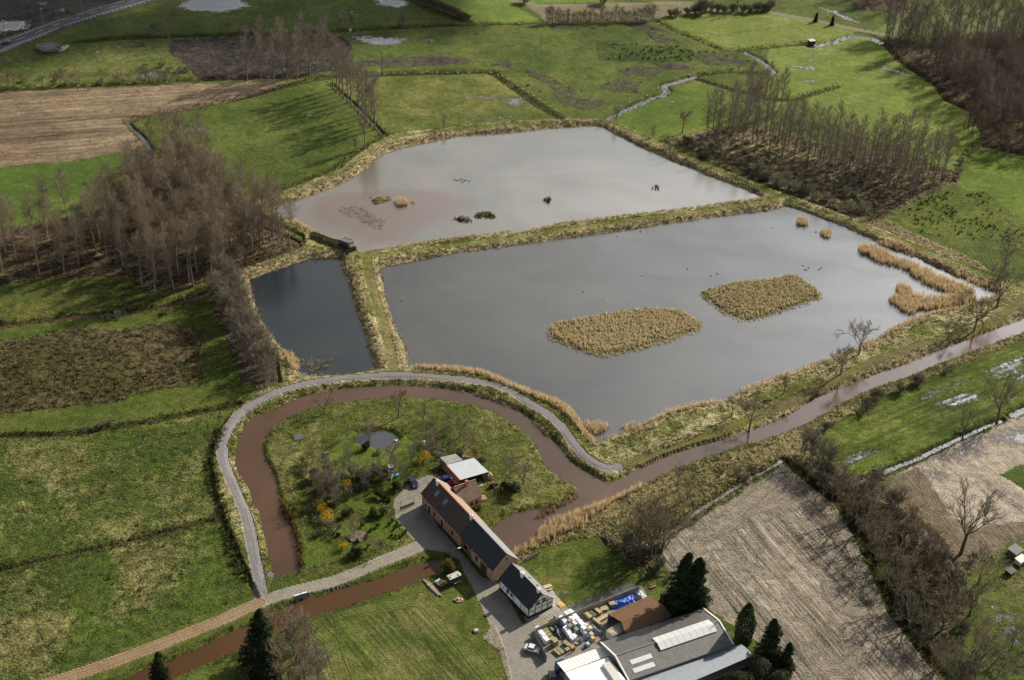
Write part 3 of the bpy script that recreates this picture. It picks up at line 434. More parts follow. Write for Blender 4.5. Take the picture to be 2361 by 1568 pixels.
def mr(src, a, b, c=0.0, d=1.0):
    n = NN('ShaderNodeMapRange', i_1=a, i_2=b, i_3=c, i_4=d); L.new(src, n.inputs[0]); return n.outputs[0]
def M(op, a, b=None, c=None):
    n = NN('ShaderNodeMath', operation=op)
    for i, q in enumerate((a, b, c)):
        if q is None: continue
        if isinstance(q, (int, float)): n.inputs[i].default_value = q
        else: L.new(q, n.inputs[i])
    return n.outputs[0]
nL = noise(0.028, 5, 0.55, 0.6); nM = noise(0.45, 4, 0.6, 0.8); nS = noise(1.9, 5, 0.72, 0.3); nF = noise(0.09, 3); nP = noise(0.11, 5, 0.62, 0.8)
# patchy mix of the two covers: threshold by class amount
mixv = M('ADD', M('ADD', M('MULTIPLY', nL.outputs[0], 0.45), M('MULTIPLY', nP.outputs[0], 0.45)), M('ADD', M('MULTIPLY', nM.outputs[0], 0.22), M('MULTIPLY', nS.outputs[0], 0.42)))
th = M('SUBTRACT', 1.085, sep.outputs[0])
mf = mr(M('SUBTRACT', mixv, M('MULTIPLY_ADD', th, 0.62, 0.40)), -0.08, 0.10)
m1 = NN('ShaderNodeMixRGB'); L.new(mf, m1.inputs[0]); L.new(A1.outputs[0], m1.inputs[1]); L.new(A2.outputs[0], m1.inputs[2])
# furrows
fsx = NN('ShaderNodeSeparateXYZ'); L.new(A4.outputs['Vector'], fsx.inputs[0])
cst = NN('ShaderNodeCombineXYZ'); L.new(fsx.outputs[0], cst.inputs[0]); L.new(M('MULTIPLY', fsx.outputs[2], 0.07), cst.inputs[1]); nst = NN('ShaderNodeTexNoise', in_Scale=0.9, in_Detail=4, in_Roughness=0.65, in_Distortion=0.25); L.new(cst.outputs[0], nst.inputs['Vector'])
cst2 = NN('ShaderNodeCombineXYZ'); L.new(M('MULTIPLY', fsx.outputs[0], 0.22), cst2.inputs[0]); L.new(M('MULTIPLY', fsx.outputs[2], 0.02), cst2.inputs[1]); nst2 = NN('ShaderNodeTexNoise', in_Scale=1.0, in_Detail=3, in_Roughness=0.6, in_Distortion=0.3); L.new(cst2.outputs[0], nst2.inputs['Vector'])
fsn = M('ADD', M('ADD', mr(nst.outputs[0], 0.3, 0.7, -1.2, 1.2), mr(nst2.outputs[0], 0.3, 0.7, -0.9, 0.9)), M('MULTIPLY', M('SINE', M('ADD', M('MULTIPLY', fsx.outputs[0], 2 * PI), M('MULTIPLY', nF.outputs[0], 9.0))), 0.3))
fr = M('MULTIPLY', M('MULTIPLY', fsn, fsx.outputs[1]), mr(nM.outputs[0], 0.35, 0.6, 0.35, 1.0))
# random brightness variation, plus small hummock shadows painted into the ground colour
lum = M('ADD', mr(nS.outputs[0], 0.3, 0.72, -0.5, 0.5), M('MULTIPLY', mr(nM.outputs[0], 0.3, 0.7, -0.5, 0.5), 0.7))
val = M('ADD', 1.0, M('ADD', M('MULTIPLY', lum, M('MULTIPLY_ADD', sep.outputs[1], 2.3, 0.28)), M('MULTIPLY', fr, 0.52)))
val = M('MULTIPLY', M('MULTIPLY', val, mr(nL.outputs[0], 0.35, 0.65, 0.84, 1.14)), mr(nP.outputs[0], 0.3, 0.7, 0.85, 1.13))
vm = NN('ShaderNodeVectorMath', operation='SCALE'); L.new(m1.outputs[0], vm.inputs[0]); L.new(val, vm.inputs['Scale'])
# wetness
wn2 = noise(0.5, 7, 0.74, 0.8); wsum = M('ADD', M('ADD', M('MULTIPLY', wn2.outputs[0], 0.55), M('MULTIPLY', sep.outputs[2], 0.8)), M('MULTIPLY', fr, -0.07))
wet = mr(wsum, 0.79, 0.87); damp = mr(wsum, 0.68, 0.82)
dm_ = NN('ShaderNodeMixRGB', blend_type='MULTIPLY'); dm_.inputs[2].default_value = (0.72, 0.68, 0.66, 1); L.new(damp, dm_.inputs[0]); L.new(vm.outputs[0], dm_.inputs[1])
wc = NN('ShaderNodeMixRGB'); wc.inputs[2].default_value = (0.09, 0.09, 0.09, 1); L.new(wet, wc.inputs[0]); L.new(dm_.outputs[0], wc.inputs[1]); L.new(wc.outputs[0], pb.inputs['Base Color'])
L.new(mr(wet, 0, 1, 0.92, 0.10), pb.inputs['Roughness']); L.new(mr(wet, 0, 1, 0.12, 1.0), pb.inputs['Specular IOR Level'])
bp = NN('ShaderNodeBump', in_Strength=0.9); bh = M('ADD', M('MULTIPLY', nS.outputs[0], M('MULTIPLY', sep.outputs[1], 3.0)), M('MULTIPLY', fr, 0.16))
bh = M('MULTIPLY', bh, M('SUBTRACT', 1.0, wet)); bp.inputs['Distance'].default_value = 1.0; L.new(bh, bp.inputs['Height']); L.new(bp.outputs[0], pb.inputs['Normal'])
# meshes: one object per class of ground
ii = np.arange(NX * NY).reshape(NY, NX); quads = np.stack([ii[:-1, :-1], ii[1:, :-1], ii[1:, 1:], ii[:-1, 1:]], -1).reshape(-1, 4)
qc = cls[quads]; fcl = np.sort(qc, 1)[:, 2]
V3 = np.stack([TX, TY, ZT], 1).astype(np.float32)
VN = np.zeros_like(V3)
def ground_obj(name, F, V, cA, cB, am, lu, we, fc, fs, fa):
    used = np.unique(F); remap = np.full(len(V), -1, np.int64); remap[used] = np.arange(len(used)); F2 = remap[F]
    me = mesh_np(name, V[used], F2, gm, smooth=True)
    def ca(nm, arr):
        a = me.color_attributes.new(nm, 'FLOAT_COLOR', 'POINT'); c = np.ones((len(used), 4), np.float32); c[:, :3] = arr[used]; a.data.foreach_set('color', c.ravel())
    ca('Col', cA); ca('Col2', cB); ca('Par', np.stack([am, lu / 4.0, we], 1))
    a = me.attributes.new('Fur', 'FLOAT_VECTOR', 'POINT'); v = np.zeros((len(used), 3), np.float32); v[:, 0] = fc[used]; v[:, 1] = fs[used]; v[:, 2] = fa[used]; a.data.foreach_set('vector', v.ravel())
    return tag(link(name, me), kind='structure')
for k, nm in enumerate(names):
    F = quads[fcl == k]
    if len(F): ground_obj(nm, F, V3, colA, colB, AM, LU, WET, FC, FS, FA)
# surrounding country, joined to the rim, out to the horizon
rim = np.concatenate([ii[0, :], ii[1:, -1], ii[-1, -2::-1], ii[-2:0:-1, 0]]); RV = V3[rim]; cen = np.array((0, 420, 0)); levels = [1.0, 1.25, 2, 4, 10, 30]
VV = []; 
for q, kx in enumerate(levels):
    P_ = cen + (RV - cen) * kx; P_[:, 2] = RV[:, 2] if q == 0 else 0.0; VV.append(P_)
VV = np.concatenate(VV); nr = len(rim); FF = []
for q in range(len(levels) - 1):
    a = np.arange(nr) + q * nr; b = np.roll(np.arange(nr), -1) + q * nr; FF.append(np.stack([a, a + nr, b + nr, b], 1))
FF = np.concatenate(FF); z1 = np.zeros(len(VV), np.float32)
fx = V3[quads[0]]; 
o_ = ground_obj('ground', FF, VV, np.tile(np.array(GR1), (len(VV), 1)), np.tile(np.array((0.16,0.15,0.06)), (len(VV), 1)), z1 + 0.5, z1 + 1.0, z1, z1, z1, z1)
# ---------------------------------------------------------------- water
def water_mat(name, deep, shallow, rough, ripple=0.02, patch=None, spec=0.5, rs=2.2, ior=1.75):
    m, nt, p = nodes_of(name); N, L = nt.nodes, nt.links
    g = N.new('ShaderNodeNewGeometry'); n1 = N.new('ShaderNodeTexNoise'); n1.inputs['Scale'].default_value = 0.018; n1.inputs['Detail'].default_value = 6; n1.inputs['Roughness'].default_value = 0.6; n1.inputs['Distortion'].default_value = 1.5; L.new(g.outputs['Position'], n1.inputs['Vector'])
    r = N.new('ShaderNodeMapRange'); r.inputs[1].default_value = 0.38; r.inputs[2].default_value = 0.66; L.new(n1.outputs[0], r.inputs[0])
    mi = N.new('ShaderNodeMixRGB'); mi.inputs[1].default_value = (*deep, 1); mi.inputs[2].default_value = (*shallow, 1); L.new(r.outputs[0], mi.inputs[0]); last = mi
    if patch:
        a = N.new('ShaderNodeVertexColor'); a.layer_name = 'Shoal'; n3 = N.new('ShaderNodeTexNoise'); n3.inputs['Scale'].default_value = 0.16; n3.inputs['Detail'].default_value = 8; n3.inputs['Roughness'].default_value = 0.65; n3.inputs['Distortion'].default_value = 2; L.new(g.outputs['Position'], n3.inputs['Vector'])
        s_ = N.new('ShaderNodeMath'); s_.operation = 'MULTIPLY_ADD'; s_.inputs[1].default_value = 0.9; L.new(n3.outputs[0], s_.inputs[0]); L.new(a.outputs[0], s_.inputs[2])
        q = N.new('ShaderNodeMapRange'); q.inputs[1].default_value = 0.85; q.inputs[2].default_value = 1.25; q.inputs[4].default_value = 0.85; L.new(s_.outputs[0], q.inputs[0])
        m2 = N.new('ShaderNodeMixRGB'); m2.inputs[2].default_value = (*patch, 1); L.new(q.outputs[0], m2.inputs[0]); L.new(mi.outputs[0], m2.inputs[1]); last = m2
    L.new(last.outputs[0], p.inputs['Base Color']); p.inputs['Roughness'].default_value = rough; p.inputs['IOR'].default_value = ior; p.inputs['Specular IOR Level'].default_value = spec
    n4 = N.new('ShaderNodeTexNoise'); n4.inputs['Scale'].default_value = 0.03; n4.inputs['Detail'].default_value = 3; n4.inputs['Roughness'].default_value = 0.5; n4.inputs['Distortion'].default_value = 0.2; mpw = N.new('ShaderNodeMapping'); mpw.inputs['Scale'].default_value = (1, 2.2, 1); mpw.inputs['Rotation'].default_value = (0, 0, .5); L.new(g.outputs['Position'], mpw.inputs[0]); L.new(mpw.outputs[0], n4.inputs['Vector'])
    rr = N.new('ShaderNodeMapRange'); rr.inputs[1].default_value = .35; rr.inputs[2].default_value = .65; rr.inputs[3].default_value = rough * .7; rr.inputs[4].default_value = rough * 1.3; L.new(n4.outputs[0], rr.inputs[0]); L.new(rr.outputs[0], p.inputs['Roughness'])
    n2 = N.new('ShaderNodeTexNoise'); n2.inputs['Scale'].default_value = rs; n2.inputs['Detail'].default_value = 3; L.new(g.outputs['Position'], n2.inputs['Vector'])
    b = N.new('ShaderNodeBump'); b.inputs['Strength'].default_value = 0.35; b.inputs['Distance'].default_value = ripple; L.new(n2.outputs[0], b.inputs['Height']); L.new(b.outputs[0], p.inputs['Normal'])
    return m
WM = {'upper_pond': water_mat('silty_water', (0.105,0.105,0.085), (0.165,0.142,0.112), 0.16, 0.010, (0.115,0.065,0.042), 0.6, ior=1.9),
      'large_pond': water_mat('grey_water', (0.036,0.037,0.037), (0.068,0.064,0.052), 0.22, 0.03, None, 0.6, ior=1.62),
      'small_pond': water_mat('dark_water', (0.014,0.019,0.024), (0.022,0.026,0.027), 0.2, 0.012, None, 0.28),
      'river': water_mat('brown_water', (0.072,0.039,0.022), (0.105,0.058,0.033), 0.14, 0.015, None, 0.45, ior=1.48),
      'canal': water_mat('canal_water', (0.068,0.036,0.017), (0.090,0.048,0.023), 0.2, 0.01, None, 0.2, ior=1.4),
      'garden_pond': water_mat('pond_water', (0.04,0.042,0.05), (0.06,0.058,0.065), 0.2, 0.01, None, 0.4)}
WM['brook_pool'] = WM['river']; DITCHW = water_mat('ditch_water', (0.05,0.05,0.045), (0.09,0.085,0.07), 0.15, 0.008, None, 0.6); REDW = water_mat('iron_ditch_water', (0.075,0.032,0.018), (0.06,0.03,0.018), 0.3, 0.01, None, 0.4)
SHOAL = [(Q(1,1,(740,350),(820,320),(1000,340),(1060,400),(1200,470),(1160,560),(1080,540),(900,440),(760,400)), 1.15), (Q(1,1,(900,260),(1300,220),(1650,230),(1900,330),(1700,400),(1500,480),(1300,560),(1100,540),(850,430),(740,330)), 0.8), (Q(2,1,(0,400),(600,340),(850,440),(200,540),(0,580)), 0.42), (Q(1,1,(1000,480),(1600,500),(2361,560),(2000,620),(1300,600)), 0.42)]
for nm, poly in WATERS:
    pts = wpoly(poly, WL); cx = sum(p[0] for p in pts) / len(pts); cy = sum(p[1] for p in pts) / len(pts)
    # the sheet is the terrain grid's own cells around the water, flat at water level
    idx = near(pts, 4); dd = seg_dist(TX[idx], TY[idx], pts, True); ins = inside(TX[idx], TY[idx], pts); keep = np.zeros(NV, bool); keep[idx[ins | (dd < 2.2)]] = True
    ii2 = ii[::2, ::2]; q2 = np.stack([ii2[:-1, :-1], ii2[1:, :-1], ii2[1:, 1:], ii2[:-1, 1:]], -1).reshape(-1, 4); F = q2[keep[q2].all(1)]
    if len(F) == 0: F = quads[keep[quads].all(1)]
    used = np.unique(F); remap = np.full(NV, -1, np.int64); remap[used] = np.arange(len(used)); Vw = V3[used].copy(); Vw[:, 2] = WL
    me = mesh_np(nm, Vw, remap[F], WM[nm], smooth=True)
    if nm == 'upper_pond':
        sh = np.zeros(len(used)); 
        for pl, amt in SHOAL:
            sp_ = wpoly(pl, WL); d = seg_dist(Vw[:, 0], Vw[:, 1], sp_, True); i_ = inside(Vw[:, 0], Vw[:, 1], sp_); sh = np.maximum(sh, np.where(i_, amt, amt - d * 0.06))
        a = me.color_attributes.new('Shoal', 'FLOAT_COLOR', 'POINT'); c = np.ones((len(used), 4), np.float32); c[:, :3] = np.clip(sh, 0, 1)[:, None]; a.data.foreach_set('color', c.ravel())
    tag(link(nm, me), kind='structure')
def ribbon(pts, hw, z, material, name, kind='structure', label=None, cat=None):
    vs, fs = [], []; P_ = [Vector((p[0], p[1], 0)) for p in pts]
    for i, p in enumerate(P_):
        t = (P_[min(i + 1, len(P_) - 1)] - P_[max(i - 1, 0)]).normalized(); n = Vector((-t.y, t.x, 0)) * hw
        zz = z if not callable(z) else z(p.x, p.y); vs += [(p.x + n.x, p.y + n.y, zz), (p.x - n.x, p.y - n.y, zz)]
    fs = [(2 * i, 2 * i + 1, 2 * i + 3, 2 * i + 2) for i in range(len(P_) - 1)]
    me = bpy.data.meshes.new(name); me.from_pydata(vs, [], fs); me.materials.append(material); return tag(link(name, me), label, cat, kind=kind)
for pts_, hw, wat in DITCH:
    if wat: ribbon(wpoly(pts_, -0.3), hw * 0.9, -0.66, DITCHW if wat == 1 else REDW, 'ditch_water')
# ---------------------------------------------------------------- low vegetation (stuff)
PXm = 0.5 * (TX[quads[:, 0]] + TX[quads[:, 2]]); PYm = 0.5 * (TY[quads[:, 0]] + TY[quads[:, 2]])
d1x = TX[quads[:, 2]] - TX[quads[:, 0]]; d1y = TY[quads[:, 2]] - TY[quads[:, 0]]; d2x = TX[quads[:, 3]] - TX[quads[:, 1]]; d2y = TY[quads[:, 3]] - TY[quads[:, 1]]
QA = 0.5 * np.abs(d1x * d2y - d1y * d2x)
def scatter(mask, dens):
    """mask: bool or weight per terrain vertex; dens per m2 -> positions"""
    w = mask[quads].mean(1) * QA * dens; n = rng.poisson(w); i = np.repeat(np.arange(len(w)), n)
    u = rng.random(len(i))[:, None]; v = rng.random(len(i))[:, None]; q = quads[i]
    P_ = (V3[q[:, 0]] * (1 - u) + V3[q[:, 3]] * u) * (1 - v) + (V3[q[:, 1]] * (1 - u) + V3[q[:, 2]] * u) * v
    return P_
def tuft_mesh(name, P_, h, r, blades, w, cols, hv=0.4, lean=(0, 0)):
    n = len(P_); k = blades
    if n == 0: return None
    ang = rng.random((n, k)) * 2 * PI; rr = np.sqrt(rng.random((n, k))) * r * (0.6 + 0.8 * rng.random((n, 1)))
    hh = h * (1 - hv + 2 * hv * rng.random((n, 1))) * (0.7 + 0.5 * rng.random((n, k)))
    base = np.repeat(P_[:, None, :], k, 1).astype(float); bx = base[..., 0] + 0.35 * rr * np.cos(ang); by = base[..., 1] + 0.35 * rr * np.sin(ang)
    tx = base[..., 0] + rr * np.cos(ang) + lean[0] * hh; ty = base[..., 1] + rr * np.sin(ang) + lean[1] * hh
    t2 = rng.random((n, k)) * PI; wx_ = np.cos(t2) * w / 2; wy_ = np.sin(t2) * w / 2; zb = base[..., 2] - 0.05
    A = np.stack([bx - wx_, by - wy_, zb], -1); B = np.stack([bx + wx_, by + wy_, zb], -1); T = np.stack([tx + wx_ * .3, ty + wy_ * .3, zb + hh], -1)
    V = np.stack([A, B, T], 2).reshape(-1, 3); F = np.arange(len(V)).reshape(-1, 3)
    ca = np.array(cols, float); ci = rng.integers(0, len(ca), (n, 1)); c = ca[ci][:, :, :] * np.ones((n, k, 1)) * (0.8 + 0.4 * rng.random((n, k, 1)))
    c = np.repeat(c.reshape(-1, 3), 3, 0)
    return mesh_np(name, V, F, attr_mat('dry_stems', 0.9, 0.45, 0.65), cols=c)
def tufts(name, P_, h, r, blades, w, cols, label=None, cat=None, **k):
    me = tuft_mesh(name, P_, h, r, blades, w, cols, **k)
    if me: return tag(link(name, me), label, cat, kind='stuff')
def inpoly(poly, z=0.0, grow=0.0):
    pts = wpoly(poly, z); m = np.zeros(NV); idx = near(pts, 3); m[idx] = inside(TX[idx], TY[idx], pts); return m
cm_ = lambda *n: np.isin(cls, [names.index(x) for x in n if x in names])
STRAW = [(0.58,0.49,0.30), (0.52,0.43,0.25), (0.44,0.36,0.20), (0.28,0.22,0.12), (0.62,0.54,0.35), (0.18,0.17,0.07)]
REED = [(0.70,0.54,0.32), (0.63,0.47,0.26), (0.52,0.39,0.21), (0.76,0.61,0.38)]
DARK = [(0.05,0.055,0.025), (0.08,0.07,0.035), (0.11,0.09,0.05), (0.04,0.05,0.02)]
BROWN = [(0.17,0.125,0.07), (0.22,0.17,0.10), (0.12,0.09,0.05), (0.30,0.24,0.14), (0.08,0.075,0.035)]
noisy = vnoise(TX, TY, 7.0, 21); noisy2 = vnoise(TX, TY, 2.5, 22)
onp = ~cm_('gravel_path', 'farm_road', 'courtyard', 'grass_track', 'dirt_road', 'road', 'cycle_path', 'asphalt_strip', 'lawn')
bankm = ((NP > 4.0) & (DW > 0.1) & (DW < 2.6 + 2.0 * noisy) & (DIKEm > 0) & onp) * 1.0
isl = np.zeros(NV, bool)
for pl in ISLES: isl |= inpoly(pl, 0) > 0
tufts('bank_grass', scatter(bankm * ~isl, 2.2), 0.75, 0.62, 7, 0.16, STRAW, 'tall dry straw coloured grass along the banks of the ponds', 'dry grass')
rb = ((DW > 0.1) & (DW < 1.8) & ((DIKEm == 0) | (NP < 4.0))) * 1.0 * ~isl
tufts('riverside_grass', scatter(rb * onp, 1.3), 0.55, 0.55, 6, 0.16, [(0.07,0.11,0.02), (0.10,0.13,0.03), (0.30,0.25,0.12), (0.22,0.18,0.09)], 'ragged green and straw grass on the edges of the brown river', 'grass')
tufts('rush_tussocks', scatter(cm_('rush_meadow') * (noisy2 > 0.36) * (noisy > 0.3), 0.75), 0.85, 0.95, 9, 0.22, BROWN, 'brown rush tussocks covering the meadow left of the small pond', 'rushes')
tufts('pasture_tussocks', scatter(cm_('pasture') * (noisy > 0.48) * (noisy2 > 0.4), 0.9), 0.33, 0.5, 5, 0.2, [(0.36,0.31,0.14), (0.30,0.26,0.11), (0.40,0.35,0.18), (0.14,0.14,0.04)], 'straw tufts among green grass in the rough pasture', 'grass')
tufts('pasture_clumps', scatter(cm_('pasture') * (vnoise(TX, TY, 10, 31) > 0.62), 0.05), 0.7, 0.9, 12, 0.25, DARK + BROWN, 'dark brown dock clumps scattered over the rough pasture', 'weeds')
tufts('waste_grass', scatter(cm_('riverbank') * (noisy > 0.35), 1.3), 0.6, 0.7, 7, 0.17, STRAW + [(0.09,0.12,0.03)], 'matted straw and green grass on the waste strip beside the river', 'dry grass')
tufts('rough_grass_tufts', scatter(cm_('rough_grass') * 1.0, 1.0), 0.6, 0.7, 7, 0.2, STRAW, 'flattened straw grass along the north east dike', 'dry grass')
tufts('garden_grass', scatter(cm_('garden_ground') * (noisy2 > 0.35), 0.8), 0.35, 0.45, 5, 0.16, STRAW + [(0.10,0.14,0.03), (0.08,0.12,0.02)], 'uneven straw and green grass around the house garden', 'grass')
tufts('rush_clumps', scatter(cm_('rush_patch') * (noisy2 > 0.45) * (vnoise(TX, TY, 16.0, 23) > .42), 0.30), 0.8, 0.6, 10, 0.25, [(0.03,0.045,0.018), (0.045,0.055,0.02), (0.06,0.06,0.03)], 'dark green rush clumps dotted over the wet pasture', 'rushes')
wf = cm_('woodland_floor') * (noisy > 0.35)
tufts('bramble', scatter(wf * (DW > 1), 0.55), 0.7, 0.9, 8, 0.2, BROWN + [(0.30,0.235,0.12)], 'low brown brambles and dead bracken on the woodland floor', 'undergrowth')
tufts('cut_brushwood', scatter(cm_('brushwood') * (noisy2 > 0.33), 0.5), 0.45, 2.0, 6, 0.17, [(0.20,0.17,0.14), (0.13,0.11,0.09), (0.28,0.25,0.21), (0.08,0.07,0.06)], 'heaps of cut grey branches lying on the far meadow', 'brushwood')
ditchm = ((DD < 2.3) & (DW > 2)) * 1.0
tufts('ditch_grass', scatter(ditchm * onp, 0.8), 0.6, 0.5, 6, 0.18, [(0.05,0.07,0.02), (0.09,0.08,0.04), (0.16,0.13,0.07), (0.24,0.19,0.10)], 'dark rank grass lining the field ditches', 'grass')
# hedge bank left of the gravel path
hb = np.zeros(NV); pts = wpoly([(508,995),(492,1030),(482,1065),(492,1120),(518,1200),(543,1285),(562,1340)]); idx = near(pts, 3); hb[idx] = seg_dist(TX[idx], TY[idx], pts, False) < 1.5
tufts('verge_growth', scatter(hb, 2.5), 0.9, 0.6, 8, 0.18, [(0.04,0.06,0.018), (0.06,0.08,0.02), (0.10,0.10,0.04), (0.17,0.14,0.07)], 'dark green overgrown ditch bank left of the gravel path', 'undergrowth')
# reed beds
def reeds(name, poly, dens, h, label, z=WL, cols=REED, w=0.085, r=0.38, blades=8, thin=None):
    dens = dens * 1.7
    m = inpoly(poly, z)
    if thin is not None: m = m * (vnoise(TX, TY, 3.0, 41) > thin)
    P_ = scatter(m, dens); P_[:, 2] = np.maximum(P_[:, 2], WL - 0.05); tufts(name, P_, h, r, blades, w, cols, label, 'reeds', hv=0.2)
ISLR = REED[:2] + [(0.80,0.68,0.44), (0.72,0.60,0.36), (0.70,0.60,0.38), (0.64,0.54,0.32), (0.56,0.48,0.28)]
reeds('reed_bed', ISLES[0], 2.4, .9, 'golden reeds covering the nearer low island in the large pond', 0.0, ISLR + REED[:1] + [(0.46,0.43,0.20)])
reeds('reed_bed', ISLES[1], 2.4, .8, 'golden reeds covering the farther island in the large pond', 0.0, ISLR + STRAW)
reeds('reed_bed', Q(3,1,(830,735),(850,705),(950,705),(1050,745),(1200,825),(1300,855),(1450,915),(1600,995),(1750,1055),(1880,1090),(1900,1160),(1920,1210),(1750,1230),(1700,1150),(1600,1110),(1450,1050),(1320,970),(1290,920),(1200,890),(1150,880),(1000,850),(920,790),(840,765)), 3.5, 2.0, 'long brown reed bed running beside the north east bank', WL)
reeds('reed_bed', Q(3,1,(1180,1080),(1240,1055),(1300,1085),(1330,1145),(1450,1175),(1600,1175),(1720,1165),(1900,1200),(1850,1240),(1700,1260),(1500,1290),(1400,1290),(1340,1340),(1250,1310),(1130,1220),(1115,1180),(1170,1160),(1230,1150),(1180,1110)), 3.5, 2.0, 'forked brown reed bed in the east corner of the large pond', WL)
reeds('reed_bed', Q(3,1,(1000,655),(1150,695),(1330,765),(1350,795),(1200,745),(1050,700)), 3, 1.6, 'narrow reed fringe against the north east bank beside open water', WL)
reeds('reed_bed', Q(3,1,(1680,930),(1800,985),(1950,1040),(2060,1070),(2100,1120),(2040,1100),(1880,1040),(1720,965)), 3, 1.7, 'short reed fringe near the bare trees in the east corner', WL)
reeds('reed_clump', Q(3,1,(265,465),(310,450),(365,470),(368,510),(300,520),(262,500)), 5, 1.8, 'round reed clump standing alone in the large pond, left one of two', WL)
reeds('reed_clump', Q(3,1,(485,570),(530,560),(585,580),(580,615),(520,620),(482,600)), 5, 1.6, 'reed clump in the large pond nearest the north east dike', WL)
reeds('reed_clump', Q(1,1,(1285,290),(1330,270),(1400,300),(1380,335),(1300,330)), 4, 1.8, 'orange reed clump beside the grassy islet in the upper pond', WL)
reeds('reed_clump', Q(1,1,(1425,295),(1465,290),(1465,315),(1430,315)), 4, 1.5, 'small orange reed tuft right of the larger clump in the upper pond', WL)
reeds('reed_fringe', [(960,844),(1065,850),(1115,858),(1180,886),(1230,906),(1288,926),(1320,946),(1340,973),(1356,998),(1376,1021),(1366,1030),(1342,1005),(1320,975),(1290,950),(1250,928),(1180,900),(1115,872),(1040,862),(960,856)], 3.0, 1.5, 'golden reeds between the gravel path and the large pond', 0.0)
reeds('reed_fringe', Q(2,2,(640,760),(760,770),(890,795),(850,850),(760,880),(700,850)), 3.5, 1.7, 'orange reeds at the south corner of the large pond', WL)
reeds('reed_fringe', Q(2,2,(1010,800),(1140,760),(1180,800),(1450,650),(1700,590),(1930,560),(1930,600),(1700,640),(1450,710),(1180,830),(1060,855)), 2.6, 1.5, 'orange reeds along the south east shore of the large pond', WL)
reeds('reed_fringe', [(1705,897),(1770,876),(1846,848),(1911,826),(2011,783),(2096,736),(2200,706),(2280,690),(2285,700),(2146,730),(2050,775),(1911,840),(1770,890),(1706,912)], 2.0, 1.3, 'brown reeds on the far south east shore under the bare trees', WL)
reeds('reed_fringe', Q(1,2,(250,110),(330,130),(390,200),(400,290),(340,300),(280,230)), 4, 1.6, 'orange reeds in the lower left corner of the small pond', WL)
reeds('reed_fringe', Q(1,2,(400,170),(560,200),(690,180),(700,230),(600,310),(520,300),(450,260),(380,230)), 0.8, 1.0, 'sparse reeds standing in the shallow end of the small pond', WL, STRAW[2:4])
reeds('reed_fringe', Q(2,3,(0,390),(120,330),(230,250),(250,180),(350,90),(600,0),(800,-20),(860,10),(700,90),(650,170),(560,190),(420,230),(250,330),(100,400),(20,440)), 3.0, 1.9, 'tall golden reeds on the river bank behind the lawn', 0.0)
reeds('reed_fringe', Q(2,2,(860,1480),(1000,1420),(1150,1340),(1210,1310),(1200,1350),(1020,1450),(850,1568),(640,1600),(700,1540)), 3.0, 1.8, 'golden reeds along the river below the path corner', 0.0)
reeds('reed_fringe', Q(2,2,(250,1568),(330,1510),(500,1450),(600,1400),(625,1370),(615,1430),(500,1500),(380,1568),(200,1640)), 2.6, 1.3, 'reddish reeds around the tip of the garden peninsula', 0.0, [(0.30,0.18,0.08), (0.36,0.25,0.12), (0.24,0.15,0.07)])
reeds('reed_fringe', Q(1,1,(280,450),(420,500),(500,550),(560,575),(540,585),(450,560),(330,500)), 3, 1.4, 'orange reeds along the west shore of the upper pond', WL)
reeds('reed_fringe', Q(1,3,(215,-100),(255,60),(310,120),(370,250),(390,400),(400,540),(440,520),(440,400),(400,250),(360,120),(290,0),(250,-100)), 3, 1.2, 'dark ochre reeds along the inner edge of the moat', WL, [(0.22,0.14,0.04), (0.28,0.18,0.06), (0.16,0.11,0.03)])
reeds('reed_fringe', Q(1,1,(930,745),(1000,760),(1300,715),(1600,670),(2000,610),(2361,560),(2361,590),(2000,630),(1600,685),(1300,730),(1000,775)), 1.4, 1.1, 'thin pale reeds along the south shore of the upper pond', WL, STRAW)
for nm_, pl_, lb_ in (('grass_islet', ISLES[2], 'straw topped rectangular islet in the upper pond'), ('sedge_islet', ISLES[3], 'dark sedge islet in the upper pond, the smaller left one'), ('sedge_islet', ISLES[4], 'dark sedge islet in the upper pond, the wider right one')):
    P_ = scatter(inpoly(pl_, WL), 3.0); P_[:, 2] = np.maximum(P_[:, 2], WL); tufts(nm_, P_, 0.7, 0.6, 9, 0.2, STRAW if nm_ == 'grass_islet' else DARK + BROWN[:2], lb_, 'islet')
P_ = scatter(inpoly(Q(1,1,(750,360),(820,330),(1000,345),(1060,400),(1200,470),(1170,555),(1100,540),(900,440),(780,405)), WL), 4.0); P_[:, 2] = WL + 0.01
tufts('dead_reed_mat', P_, 0.22, 0.6, 6, 0.14, [(0.36,0.29,0.20), (0.30,0.23,0.16), (0.24,0.18,0.12)], 'flattened dead reed mat on the mud shoal of the upper pond', 'dead reeds')
